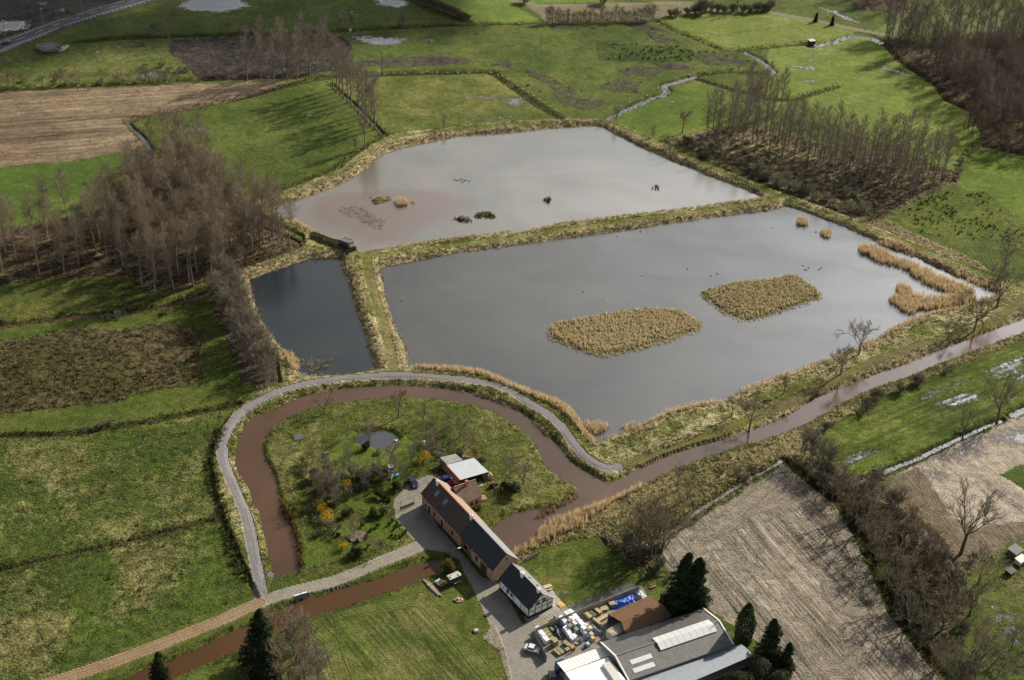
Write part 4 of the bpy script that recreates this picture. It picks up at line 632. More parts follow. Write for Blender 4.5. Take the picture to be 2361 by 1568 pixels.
# ---------------------------------------------------------------- trees
def seg_mesh(name, segs, material, sides=3, col=None, colv=0.15, fat=1.0):
    segs = [(a, b, (r0 if r0 > .05 else r0 * fat), (r1 if r1 > .05 else r1 * fat)) for a, b, r0, r1 in segs]
    A = np.array([s[0] for s in segs], float); B = np.array([s[1] for s in segs], float); ra = np.array([s[2] for s in segs])[:, None]; rb_ = np.array([s[3] for s in segs])[:, None]
    d = B - A; d /= np.linalg.norm(d, axis=1, keepdims=True) + 1e-9; h = np.where(np.abs(d[:, 2:3]) > 0.9, np.array([[1.0, 0, 0]]), np.array([[0, 0, 1.0]])); u = np.cross(d, h); u /= np.linalg.norm(u, axis=1, keepdims=True); v = np.cross(d, u); V = []
    for P_, R_ in ((A, ra), (B, rb_)):
        for i in range(sides): t = 2 * PI * i / sides; V.append(P_ + (u * math.cos(t) + v * math.sin(t)) * R_)
    V = np.stack(V, 1); n = len(segs); b = (np.arange(n) * 2 * sides)[:, None]
    F = np.concatenate([b + np.array([[i, (i + 1) % sides, sides + (i + 1) % sides, sides + i]]) for i in range(sides)], 0)
    cols = None
    if col is not None:
        c = np.array(col) * (1 + colv * (rng.random((n, 1)) * 2 - 1)); cols = np.repeat(c, 2 * sides, 0)
    return mesh_np(name, V.reshape(-1, 3), F, material, cols=cols, smooth=True)
BARK = attr_mat('bark_and_twigs', 0.9, 0, .25)
def rdir(d, ang, r):                             # a direction at angle ang from d
    d = Vector(d).normalized(); a = d.orthogonal().normalized(); a.rotate(Matrix.Rotation(r.random() * 2 * PI, 3, d)); return (d * math.cos(ang) + a * math.sin(ang)).normalized()
def poplar(seed, h=1.0, spread=1.0, nl=44, low=0.28, ns=7, nt_=3, wd=1.0):
    r = random.Random(seed); H = 23.0 * h; tr = []; cr_ = []
    p = Vector((0, 0, -0.2)); n = 10; lx, ly = r.uniform(-.03, .03), r.uniform(-.03, .03); pts = [p.copy()]
    for i in range(n): p = p + Vector((lx * H / n + r.gauss(0, .05), ly * H / n + r.gauss(0, .05), H / n)); pts.append(p.copy())
    R0 = 0.26 * h
    for i in range(n): tr.append((pts[i], pts[i + 1], R0 * (1 - 0.92 * i / n) + .015, R0 * (1 - 0.92 * (i + 1) / n) + .015))
    for k in range(nl):
        t = low + (0.98 - low) * (k + r.random()) / nl; i = min(int(t * n), n - 1); b = pts[i].lerp(pts[i + 1], t * n - i)
        L_ = H * 0.22 * spread * max(.3, 1 - abs(t - .58) * 1.7) ** .75 * r.uniform(0.65, 1.15) * (0.7 if t < low + .1 else 1); d = rdir((0, 0, 1), math.radians(r.uniform(30, 68)), r); q = b; rr = 0.045 * (1.1 - t) * h + 0.012
        for s in range(3):
            q2 = q + d * L_ / 3; cr_.append((q, q2, rr * (1 - s * .28), rr * (1 - (s + 1) * .28)))
            for m in range(ns // 3 + (1 if r.random() < .4 else 0)):
                o = q.lerp(q2, r.random()); d2 = rdir(d, math.radians(r.uniform(25, 55)), r); d2.z += .25; l2 = L_ * r.uniform(.25, .45); e = o + d2 * l2; cr_.append((o, e, .016, .010))
                for w_ in range(nt_): o2 = o.lerp(e, r.uniform(.2, 1)); d3 = rdir(d2, math.radians(r.uniform(20, 50)), r); d3.z += .2; cr_.append((o2, o2 + d3 * l2 * r.uniform(.5, .9), .011, .006))
            q = q2; d = (d + Vector((0, 0, .12))).normalized()
    return tr, cr_
def spreading(seed, H=10.0, fork=0.25, nm=5, lv=4, kids=3, ang=38, tw=0.014, R0=0.22, up_=0.1, ratio=0.66):
    r = random.Random(seed); tr = []; cr_ = []; top = Vector((r.uniform(-.3, .3), r.uniform(-.3, .3), H * fork)); tr.append((Vector((0, 0, -.2)), top * 0.5, R0 * 1.15, R0)); tr.append((top * 0.5, top, R0, R0 * .85))
    def grow(p, d, L_, rad, l):
        mid = p + d * L_ * .5; d2 = rdir(d, math.radians(r.uniform(4, 16)), r); e = mid + d2 * L_ * .5
        cr_.append((p, mid, rad, rad * .85)); cr_.append((mid, e, rad * .85, rad * .65))
        if l == 0: return
        for k in range(kids + (1 if l <= 2 else 0)):
            o = e if k == 0 else mid.lerp(e, r.uniform(-.3, 1)); d3 = rdir(d2, math.radians(r.uniform(ang * .5, ang * 1.3)), r); d3.z += up_; d3.normalize(); grow(o, d3, L_ * r.uniform(ratio * .8, ratio * 1.15), max(rad * .55, tw), l - 1)
    L0 = H * (1 - fork) * 0.42
    for k in range(nm):
        a = 2 * PI * (k + r.random() * .6) / nm; el = math.radians(r.uniform(35, 75)) if k else math.radians(84); grow(top if k < 2 else top * r.uniform(.8, 1), Vector((math.cos(a) * math.cos(el), math.sin(a) * math.cos(el), math.sin(el))), L0 * r.uniform(.8, 1.1), R0 * .5, lv - 1)
    return tr, cr_
def shrub_segs(seed, H=3.0, Wd=3.0, stems=14, lv=3, kids=4, tw=0.014):
    r = random.Random(seed); cr_ = []
    def grow(p, d, L_, rad, l):
        e = p + d * L_; cr_.append((p, e, rad, rad * .7))
        if l == 0: return
        for k in range(kids): d3 = rdir(d, math.radians(r.uniform(15, 42)), r); d3.z += .08; d3.normalize(); grow(p.lerp(e, r.uniform(.4, 1)), d3, L_ * r.uniform(.5, .75), max(rad * .6, tw), l - 1)
    for k in range(stems):
        a = r.random() * 2 * PI; rr = math.sqrt(r.random()); tilt = rr * math.atan2(Wd * .5, H * .6); d = Vector((math.cos(a) * math.sin(tilt), math.sin(a) * math.sin(tilt), math.cos(tilt)))
        grow(Vector((math.cos(a) * rr * Wd * .18, math.sin(a) * rr * Wd * .18, -.1)), d, H * .45 * r.uniform(.75, 1.1), .04, lv)
    return cr_
def leaf_cloud(name, n, size, fn, cols, material=None):
    """n leaf quads; fn(r) gives a point and an outward normal"""
    P_ = []; 
    pts, nrm = fn(n); a = rng.normal(size=(n, 3)); u = np.cross(nrm + a * .6, rng.normal(size=(n, 3))); u /= np.linalg.norm(u, axis=1, keepdims=True) + 1e-9; v = np.cross(u, nrm + a * .6); v /= np.linalg.norm(v, axis=1, keepdims=True) + 1e-9
    s = size * (0.6 + 0.8 * rng.random((n, 1))); V = np.stack([pts - u * s, pts - v * s * .6, pts + u * s, pts + v * s * .6], 1).reshape(-1, 3); F = np.arange(4 * n).reshape(-1, 4)
    ca = np.array(cols); c = np.repeat(ca[rng.integers(0, len(ca), n)] * (0.75 + 0.5 * rng.random((n, 1))), 4, 0)
    return mesh_np(name, V, F, material or attr_mat('leaves', 0.8, 0.15), cols=c)
def blob_fn(Wd, H, lumps=9, seed=1):
    r = np.random.default_rng(seed); ce = r.normal(size=(lumps, 3)); ce /= np.linalg.norm(ce, axis=1, keepdims=True); ce *= np.array([Wd, Wd, H]) * .25 * (0.6 + .7 * r.random((lumps, 1))); ce[:, 2] += H * .52; rad = np.minimum(Wd, H) * (.22 + .14 * r.random(lumps))
    def fn(n):
        k = r.integers(0, lumps, n); d = r.normal(size=(n, 3)); d /= np.linalg.norm(d, axis=1, keepdims=True); p = ce[k] + d * rad[k][:, None] * (0.75 + .3 * r.random((n, 1))); p[:, 2] = np.maximum(p[:, 2], 0.05); return p, d
    return fn
def conifer_fn(H, R, seed=1, power=0.52, droop=0.25, tiers=22):
    r = np.random.default_rng(seed)
    def fn(n):
        t = r.random(n) ** 0.75; t = 1 - t; tq = (np.floor(t * tiers) + r.random(n) ** 2 * .8) / tiers; nb = 9; a = (np.floor(r.random(n) * nb) + .5) * 2 * PI / nb + np.floor(t * tiers) * 2.4 + r.normal(size=n) * .13
        rr = R * (1 - tq) ** power * (.25 + .75 * np.sqrt(r.random(n))) * (0.72 + .20 * np.sin(a * 3 + tq * 40) + .22 * np.sin(a * 2 + tq * 11 + seed) + .08 * r.normal(size=n)); p = np.stack([np.cos(a) * rr, np.sin(a) * rr, H * (.06 + .94 * tq) - droop * rr], 1); d = np.stack([np.cos(a), np.sin(a), np.full(n, .6)], 1); return p, d
    return fn
def column_fn(H, R, seed=1):
    r = np.random.default_rng(seed)
    def fn(n):
        t = r.random(n); a = r.random(n) * 2 * PI; rr = R * (np.minimum(1, (1 - t) * 2.2) ** .6) * np.minimum(1, .75 + t * 2) * (0.82 + .22 * r.random(n)) * (1 + .1 * np.sin(a * 4 + t * 9)); p = np.stack([np.cos(a) * rr, np.sin(a) * rr, H * t], 1); return p, np.stack([np.cos(a), np.sin(a), np.full(n, .3)], 1)
    return fn
TWIG = (0.215, 0.172, 0.122); TRUNK = (0.22, 0.195, 0.155)
def sm_tree(tag_, segs2, tcol=TRUNK, ccol=TWIG):
    fat = {'p': 1.25, 't': 1.7, 'w': 1.7, 'b': 1.6, 'g': 1.5, 'a': 1.6}[tag_]
    return (seg_mesh('trunk', segs2[0], BARK, 7, tcol, .1), seg_mesh('crown', segs2[1], BARK, 3, ccol, .3, fat))
V_POP = [sm_tree('p', poplar(i, 1.0, [.88, .74, .98, .8, .92][i], [50, 42, 52, 46, 50][i], [.3, .38, .25, .42, .34][i], 9, 5)) for i in range(5)]
V_THIN = [sm_tree('t', poplar(20 + i, .92, .85, 54, .22, 8, 4), (0.19,0.17,0.14), (0.20,0.165,0.13)) for i in range(4)]
V_WOOD = [sm_tree('w', poplar(40 + i, .9, 1.3, 54, .15, 8, 4), (0.17,0.145,0.12), (0.175,0.14,0.115)) for i in range(3)]
V_BARE = [sm_tree('b', spreading(60 + i, 10, [.22, .3, .18, .35][i], 5, 5, 3, 40), (0.16,0.14,0.11), (0.18,0.14,0.10)) for i in range(4)]
V_BIG = [sm_tree('g', spreading(80 + i, 16, [.2, .32][i], 6, 5, 3, 36, .013, .36), (0.14,0.12,0.09), (0.15,0.125,0.085)) for i in range(2)]
V_ALD = [sm_tree('a', poplar(100 + i, .42, 1.5, 40, .08, 8, 4), (0.17,0.145,0.12), (0.175,0.15,0.115)) for i in range(3)]
V_SHR = [seg_mesh('crown', shrub_segs(120 + i, 3.2, 3.4, 12, 3, 4), BARK, 3, (0.205,0.195,0.135), .3, 1.9) for i in range(3)]
V_WIL = [seg_mesh('crown', shrub_segs(130 + i, 3.4, 4.6, 30, 3, 4, .02), BARK, 3, (0.46,0.43,0.27), .25, 1.7) for i in range(2)]
V_PALE = [leaf_cloud('crown', 2400, .10, blob_fn(4.8, 3.6, 12, 135 + i), [(0.34,0.33,0.21), (0.28,0.27,0.16), (0.40,0.38,0.26), (0.20,0.19,0.12)]) for i in range(2)]
V_HEDGE = [seg_mesh('crown', shrub_segs(140 + i, 4.5, 3.2, 22, 3, 4, .016), BARK, 3, (0.19,0.175,0.12), .3, 2.0) for i in range(2)]
DG = [(0.03,0.045,0.015), (0.045,0.065,0.022), (0.022,0.035,0.012), (0.06,0.08,0.03)]
V_EVG = [leaf_cloud('crown', 1500, .14, blob_fn(3.2, 2.6, 9, 150 + i), DG) for i in range(2)]
V_GLO = leaf_cloud('crown', 1400, .13, blob_fn(3.4, 2.7, 9, 156), [(0.05,0.075,0.03), (0.10,0.14,0.05), (0.035,0.05,0.02)], attr_mat('glossy_leaves', 0.35))
V_BOX = leaf_cloud('crown', 900, .07, blob_fn(1.3, 1.2, 7, 158), DG)
V_HAG = leaf_cloud('crown', 1600, .11, blob_fn(3.2, 1.9, 7, 159), [(0.12,0.17,0.03), (0.15,0.20,0.04), (0.10,0.14,0.03)])
V_OLIVE = leaf_cloud('crown', 2600, .13, blob_fn(4.5, 3.4, 9, 160), [(0.16,0.15,0.03), (0.12,0.12,0.03), (0.20,0.17,0.05), (0.07,0.07,0.02)])
V_FOR = [leaf_cloud('crown', 900, .10, blob_fn(3.0, 2.6, 10, 162 + i), [(0.62,0.40,0.02), (0.55,0.34,0.02), (0.45,0.28,0.03), (0.68,0.48,0.05)]) for i in range(2)]
V_LIM = leaf_cloud('crown', 1100, .09, blob_fn(3.4, 3.6, 11, 170), [(0.26,0.30,0.08), (0.20,0.24,0.07), (0.30,0.33,0.11)])
V_COPPER = leaf_cloud('crown', 800, .11, blob_fn(2.6, 3.2, 8, 171), [(0.22,0.12,0.07), (0.16,0.09,0.055), (0.27,0.15,0.09)])
V_SPR = [leaf_cloud('crown', 13000, .27, conifer_fn(17, 4.6, 180 + i), [(0.022,0.036,0.016), (0.03,0.048,0.02), (0.045,0.062,0.025), (0.015,0.025,0.011)]) for i in range(2)]
V_CYP = leaf_cloud('crown', 7000, .18, column_fn(12, 2.1, 190), [(0.025,0.045,0.015), (0.035,0.06,0.02), (0.05,0.075,0.025)])
V_PIN = leaf_cloud('crown', 9000, .2, blob_fn(8, 9, 16, 195), [(0.03,0.045,0.018), (0.045,0.065,0.025), (0.06,0.075,0.035), (0.10,0.095,0.05)])
CTR = seg_mesh('trunk', [(Vector((0, 0, -.3)), Vector((0, 0, 9)), .28, .16), (Vector((0, 0, 9)), Vector((0, 0, 16)), .16, .03)], BARK, 7, (0.10,0.075,0.055), .1)
CTS = seg_mesh('trunk', [(Vector((0, 0, -.3)), Vector((0, 0, 6)), .24, .10)], BARK, 7, (0.10,0.075,0.055), .1)
STR_ = seg_mesh('trunk', [(Vector((0, 0, -.2)), Vector((.1, 0, 1.6)), .10, .06), (Vector((.1, 0, 1.6)), Vector((-.1, .1, 2.6)), .06, .02)], BARK, 5, (0.12,0.09,0.07), .1)
n_tree = [0]
def plant(name, p, variants, label, cat='tree', group=None, s=1.0, sz=None, lean=0.03, world=False, trunk=None):
    loc = Vector((p[0], p[1], hz(p[0], p[1]))) if world else at(p)
    t = thing(name, label, cat, loc, rng.random() * 2 * PI, group); v = variants[int(rng.integers(len(variants)))] if isinstance(variants, list) else variants
    t.scale = (s, s, s * (sz or 1)); t.rotation_euler = (rng.normal() * lean, rng.normal() * lean, rng.random() * 2 * PI)
    if isinstance(v, tuple): link('trunk', v[0], t); link('crown', v[1], t)
    else:
        link('crown', v, t)
        if trunk: link('trunk', trunk, t)
    n_tree[0] += 1; return t
def fill(poly, sp_, ang=0.0, jit=0.25, keep=1.0, lim=None):
    pts = wpoly(poly); cx = sum(p[0] for p in pts) / len(pts); cy = sum(p[1] for p in pts) / len(pts); R_ = max(math.hypot(p[0] - cx, p[1] - cy) for p in pts) + 2
    a, b = (sp_, sp_) if not isinstance(sp_, tuple) else sp_; out = []; c_, s_ = math.cos(ang), math.sin(ang)
    for i in range(-int(R_ / a) - 1, int(R_ / a) + 2):
        for j in range(-int(R_ / b) - 1, int(R_ / b) + 2):
            u = (i + rng.uniform(-jit, jit)) * a; v = (j + rng.uniform(-jit, jit)) * b; out.append((cx + u * c_ - v * s_, cy + u * s_ + v * c_))
    o = np.array(out); k = inside(o[:, 0], o[:, 1], pts) & (rng.random(len(o)) < keep); o = o[k]; 
    return [tuple(q) for q in (o if lim is None else o[:lim])]
# ---------------------------------------------------------------- planting
# the wood on the left
WOODL = [(-60,560),(60,545),(180,510),(250,492),(300,445),(325,360),(400,352),(440,360),(480,410),(530,460),(590,500),(640,522),(685,560),(672,572),(600,595),(520,620),(480,640),(425,660),(330,668),(300,630),(225,630),(87,635),(0,650),(-60,658)]
for i, q in enumerate(fill(WOODL, 6.4, .5, .3)):
    u, v = proj(*q); dense = u > 215
    if rng.random() < (.12 if dense else .3): continue
    left = u < 215
    plant('poplar_tree', q, V_POP, 'tall bare poplar in the open left part of the brown wood' if left else 'tall bare brown poplar in the dense wood left of the ponds', 'tree', 'poplars in the wood left of the ponds', s=rng.uniform(.75, 1.0), world=True)
for p in ((357,674),(401,667),(446,661),(436,650),(488,640),(500,640)):
    plant('poplar_tree', p, V_POP[:3], 'tall bare poplar on the front edge of the wood, its trunk bare to the ground', 'tree', 'poplars along the front edge of the wood', s=.98)
# young trees in the same wood
for q in fill([(240,500),(330,370),(440,370),(530,470),(680,560),(480,630),(330,660),(240,620)], 7.5, .2, .45): plant('young_tree', q, V_ALD, 'slender bare young tree between the taller poplars', 'tree', 'young trees under the wood left of the ponds', s=rng.uniform(.7, 1.3), world=True)
# the row across the middle meadow
ROW = Q(1,0,(710,820),(742,852),(773,883),(808,917),(845,950),(880,987),(950,1055),(985,1088),(1018,1130),(1057,1160),(1100,1193))
for i, p in enumerate(ROW): plant('poplar_tree', p, V_THIN, 'bare poplar in the long row casting shadows on the meadow' if 0 < i < 10 else ('farthest poplar of the row between the two meadows' if i == 0 else 'nearest tall poplar of the row between the two meadows'), 'tree', 'poplar row in the middle meadow' if 0 < i < 10 else None, s=rng.uniform(1.02, 1.15), lean=.012)
plant('poplar_tree', Q(1,0,(1003,1375))[0], V_POP[0], 'pale leaning poplar alone by the dike corner of the upper pond', s=.82)
for p in Q(0,0,(2280,745)) + Q(1,0,(42,738),(165,730),(290,728),(385,765),(408,690),(500,722),(562,645),(618,580),(30,600),(450,560),(250,640)):
    plant('poplar_tree', p, V_THIN, 'sparse bare poplar standing in the cut brushwood strip', 'tree', 'poplars in the felled strip', s=rng.uniform(.9, 1.1))
for p in Q(0,0,(20,795),(75,800),(130,790),(235,785),(395,785),(495,775),(560,775),(600,770),(670,765),(725,765),(945,768),(1062,768),(1110,758),(1185,752),(1290,750),(1345,748),(1385,745),(1468,743),(1502,742),(1535,742),(1645,740),(1845,755)):
    plant('orchard_tree', p, V_BARE, 'small bare tree in the line along the far ditch', 'tree', 'small trees along the far ditch', s=rng.uniform(.45, .85))
for p in Q(1,0,(868,235),(765,262),(600,290),(1350,250),(1615,240)) + Q(0,0,(1440,330),(2090,330),(2220,320),(1570,390)):
    plant('bare_tree', p, V_BARE, 'small bare tree on the dark hedge line across the far fields', 'tree', 'trees on the far hedge line', s=rng.uniform(.5, .9))
for p in Q(1,0,(1733,1180),(915,1395)) + Q(2,0,(955,1125),(1290,1280)): plant('sapling', p, V_ALD[:1], 'thin young tree growing on the edge of the dike', 'tree', 'saplings on the dike', s=rng.uniform(.5, .8))
plant('bare_tree', Q(2,0,(1570,1225))[0], V_BARE, 'rounded bare tree at the corner of the wet plantation', s=1.1)
# alders by the small pond
for i, q in enumerate(fill([(485,668),(515,650),(548,662),(578,730),(608,798),(636,850),(636,875),(612,890),(556,815),(508,735)], 2.7, .3, .4)):
    plant('alder', q, V_ALD, 'slender bare alder in the belt beside the small pond', 'tree', 'alder belt west of the small pond', s=rng.uniform(.8, 1.25), world=True)
for p in ((530,640),(560,625),(600,560),(625,545),(650,560),(580,575),(555,590)): plant('alder', p, V_ALD, 'bare alder on the ditch between wood and ponds', 'tree', 'alders by the ditch corner', s=rng.uniform(.7, 1.0))
# plantation on the right: straight rows
PL = [(1600,310),(1655,292),(1690,283),(1771,292),(1850,316),(1950,343),(2050,362),(2180,384),(2208,400),(2195,420),(2160,432),(2090,468),(2030,455),(1960,432),(1880,400),(1800,372),(1700,345),(1640,330)]
a0 = math.atan2(*(lambda d: (d.y, d.x))(G((2050,362)) - G((1771,292))))
for q in fill(PL, (5.2, 8.0), a0, .10): plant('plantation_poplar', q, V_THIN, 'slender bare poplar in the straight rows of the wet plantation', 'tree', 'plantation poplars right of the ponds', s=rng.uniform(.82, 1.02), world=True, lean=.02)
for q in fill([(1690,240),(1740,228),(1800,245),(1800,290),(1700,285)], 6.5, a0, .2): plant('plantation_poplar', q, V_THIN, 'slender bare poplar at the back of the plantation on the green field', 'tree', 'back rows of the plantation', s=rng.uniform(.75, .9), world=True)
# willow scrub in front of it
for (x, y, s, v, lb) in ((1788,425,1.3,0,'wide pale willow bush beside the pond dike'), (1868,446,1.15,1,'round pale willow bush, second along the pond dike'), (1950,450,1.0,0,'greyish willow bush at the plantation foot'), (1745,395,1.2,2,'grey willow bush farthest up the pond dike'), (1990,485,1.15,1,'pale willow bush at the right end of the dike scrub'), (1925,478,1.0,2,'dark grey bush behind the dike'), (1962,487,1.0,0,'low willow bush next to the rightmost pale bush')):
    plant('willow_bush', (x, y), (V_PALE + V_WIL)[v], lb, 'bush', s=s)
for q in fill([(1540,335),(1600,330),(1700,365),(1760,395),(1820,415),(1900,450),(1900,470),(1800,432),(1720,402),(1640,372),(1570,345)], 4.4, .1, .45, .85): plant('scrub_bush', q, V_SHR + V_HEDGE, 'bare grey brown bush in the thicket behind the dike', 'bush', 'scrub between dike and plantation', s=rng.uniform(.6, 1.0), world=True)
# wood at the top right
WR = [(2043,88),(2047,110),(2073,140),(2123,170),(2158,195),(2183,230),(2235,252),(2263,300),(2275,330),(2361,345),(2480,370),(2480,90),(2361,100),(2200,125)]
fw_ = fill(WR, 7.0, .35, .35); fw_.sort(key=lambda q: q[1]); 
for q in fw_: plant('woodland_tree', q, V_WOOD, 'bare dark tree in the dense wood at the upper right', 'tree', 'trees of the upper right wood', s=rng.uniform(.72, .95), world=True)
for i in range(30):
    t = i / 29; plant('woodland_tree', (2043 + t * 400, 84 - t * 8 + rng.uniform(-1, 1)), V_WOOD, 'bare dark tree in the far row behind the upper right wood', 'tree', 'far tree row', s=rng.uniform(.8, 1))
for q in fill([(1950,-20),(2100,-25),(2090,26),(2030,27),(1978,18)], 10.5, .3, .35): plant('woodland_tree', q, V_WOOD, 'bare tree in the small wood at the top edge', 'tree', 'trees of the small wood at the top', s=rng.uniform(.7, .9), world=True)
for p in ((2232,292),(2240,310),(2262,318),(2300,350),(2320,358)): plant('bare_tree', p, V_BARE, 'dark bare tree at the lower tip of the upper right wood', 'tree', 'trees at the tip of the upper right wood', s=1.25)
for q in fill([(2180,385),(2240,345),(2250,352),(2225,395),(2205,425)], 4.5, .1, .4): plant('scrub_bush', q, V_SHR, 'bare bush on the ditch between the right hand fields', 'bush', 'bushes on the right hand ditch', s=rng.uniform(.6, .9), world=True)
# far hedges and shrubs along the top
for i in range(16):
    t = i / 15; x = 955 + 120 * t; y = 0 + 45 * t; plant('hedge_bush', (x, y), V_HEDGE, 'clipped bare hedge bush in the slanting far hedge', 'bush', 'slanting hedge at the top', s=1.0)
for i in range(40):
    x = 1262 + i * 6.3; plant('hedgerow_tree', (x, 52 - i * .13), V_ALD, 'thin reddish bare tree in the far hedgerow', 'tree', 'far hedgerow', s=rng.uniform(.45, .85))
for (x, y, s) in ((1390,9,1.5),(1212,6,1.3),(1620,31,1.8),(1605,33,1.2),(1560,37,1.0),(1545,38,.9),(1585,33,.9),(1640,24,1.0),(2500/4+1180.5-30,20,1.2)): plant('far_bush', (x, y), V_HEDGE, 'rounded dark bush beside the far fields', 'bush', 'bushes at the top edge', s=s)
plant('bare_tree', Q(2,0,(2075,95))[0], V_BIG, 'large spreading bare tree at the top of the far meadow', s=.8)
for x in (1670,1690,1712,1728,1745,1758,1772,1655): plant('scrub_bush', (x, 24 + (x % 7)), V_HEDGE, 'dark bush around the big far tree', 'bush', 'bushes around the far tree', s=rng.uniform(.8, 1.3))
for (x, y, lb) in ((1880,50,'small dark conifer beside the pale far track, left one'), (1918,58,'small dark conifer beside the pale far track, right one')): plant('conifer', (x, y), V_SPR, lb, 'tree', s=.28, trunk=CTR)
for p in Q(0,0,(1340,620),(1490,612),(1565,655),(1665,660),(1740,655),(1310,420),(215,755),(525,740),(930,765)): plant('thorn_bush', p, V_SHR[1], 'dark rounded bush on the far wet meadow', 'bush', 'dark bushes on the far wet meadow', s=rng.uniform(.7, 1.1))
for p in Q(2,0,(370,245),(555,230),(610,262),(740,258),(1080,228),(1230,215),(1130,240),(1290,262),(1380,325),(1600,458),(1640,468),(1795,478),(1860,485),(1985,515),(2070,530),(2180,565),(2240,580),(2095,625),(2215,615),(430,230),(1735,487),(150,790),(270,845),(1140,845),(1190,760),(1065,645)): plant('brush_heap', p, V_SHR, 'small dark heap of cut branches on the far meadow', 'brush heap', 'brush heaps on the far meadow', s=rng.uniform(.3, .55), sz=.6)
# trees on the river bank, right
RB = [((1979,822),V_BARE[0],1.25,'round headed bare tree standing out against the large pond'), ((1937,868),V_BARE,1.15,'leaning bare tree beside the round headed one on the dike'), ((1806,912),V_BARE,.75,'small crooked bare tree on the south east dike'), ((1686,965),V_BARE,.75,'thin bare tree on the dike nearest the path corner'), ((1727,990),V_BARE,1.3,'bare tree overhanging the river, roots at the water'),
      ((2245,765),V_BIG,.8,'bare multi stemmed tree at the east corner, lower one'), ((2298,712),V_BIG,1.05,'tall dark bare tree at the east corner beside the dike'), ((2185,785),V_BARE,.7,'low bare tree on the bank left of the east corner'), ((2312,640),V_ALD,1.6,'thin tall bare tree at the right edge behind the dike'),
      ((2300,970),V_BIG,.95,'big bare tree at the field edge by the wheat coloured bales of straw'), ((2219,1010),V_BIG,.7,'spreading bare tree over the bright field ditch'), ((2215,1277),V_BIG,1.25,'huge dark bare tree with forked trunk in the lower right thicket'), ((2235,1420),V_BIG,.8,'bare tree with leaning trunk below the huge forked one'), ((2255,1345),V_BARE,1.2,'bare tree between the thicket and the lower right lawn'), ((2230,1575),V_BIG,1.1,'tall slender leaning tree at the bottom right'), ((2200,1600),V_BIG,.8,'bushy bare tree at the bottom right edge')]
for p, v, s, lb in RB: plant('bare_tree', p, v, lb.replace('big bare tree at the field edge by the wheat coloured bales of straw', 'tallest bare tree on the bright ditch at the field edge'), s=s)
for p, s in (((2115,885),.9),((2125,875),.7),((2010,930),1.0),((1995,945),1.1),((2020,920),.9),((1980,955),.9),((2075,905),.8),((1920,980),.6),((1905,990),.6),((2180,860),.6),((2195,850),.6)): plant('riverside_bush', p, V_SHR + V_HEDGE, 'bare brown bush on the bank between river and wet field', 'bush', 'bushes on the river bank', s=s)
for p in Q(3,2,(300,1050),(330,1080),(390,1100),(410,1120),(450,1150),(530,1210),(560,1240)): plant('copper_tree', p, V_ALD, 'reddish bare young tree in the row at the thicket edge', 'tree', 'reddish trees at the thicket edge', s=.95)
for q in fill([(1830,1070),(1895,1075),(1960,1105),(2035,1110),(2080,1170),(2140,1230),(2195,1290),(2225,1350),(2200,1440),(2150,1500),(2110,1440),(2040,1340),(1995,1235),(1945,1150),(1880,1105)], 4.6, .3, .45, .9): plant('thicket_bush', q, V_SHR + V_HEDGE, 'tangled bare bush in the thicket beside the sandy plough land', 'bush', 'thicket right of the ploughed field', s=rng.uniform(.7, 1.35), world=True)
for q in fill([(1850,1075),(1960,1110),(2080,1180),(2190,1300),(2200,1430),(2080,1380),(2000,1240)], 6.0, .7, .4): plant('thicket_tree', q, V_BARE, 'bare tree rising from the thicket by the ploughed field', 'tree', 'trees in the thicket', s=rng.uniform(.7, 1.05), world=True)
plant('budding_tree', (2032,1330), V_LIM, 'yellowish budding small tree inside the thicket', s=1.3, trunk=STR_)
for p in ((2150,1560),(2170,1530),(2300,1560),(2330,1500),(2260,1530)): plant('bare_tree', p, V_BARE, 'thin bare tree on the lower right grass', 'tree', 'trees at the lower right corner', s=.9)
# trees between lawn and plough land
for p, v, s, lb in (((1500,1285),V_BIG,.95,'large ivy tinged bare tree behind the lawn'), ((1460,1275),V_BARE,1.0,'bare tree at the back corner of the lawn'), ((1540,1255),V_BARE,.95,'bare tree leaning over the field brook'), ((1585,1150),V_BARE,.75,'forked dead tree on the waste strip, left one'), ((1590,1178),V_BARE,.6,'small tree right below the forked dead tree'), ((1715,1105),V_SHR,1.0,'round dark bush by the field brook'), ((1560,1130),V_ALD,.8,'thin bare tree on the waste strip above the forked one')): plant('bare_tree' if v is not V_SHR else 'bush', p, v, lb, 'tree' if v is not V_SHR else 'bush', s=s)
for q in fill([(1430,1262),(1470,1235),(1530,1245),(1530,1290),(1570,1330),(1545,1340),(1490,1310),(1440,1285)], 3.4, .2, .4): plant('scrub_bush', q, V_SHR + V_HEDGE, 'tangled bare bush behind the lawn', 'bush', 'scrub behind the lawn', s=rng.uniform(.6, 1.0), world=True)
for q in fill([(1660,1090),(1740,1060),(1800,1055),(1790,1075),(1730,1105),(1680,1120)], 5, .2, .4, .7): plant('scrub_bush', q, V_SHR, 'low grey bush on the waste strip by the river', 'bush', 'scrub on the waste strip', s=rng.uniform(.4, .8), world=True)
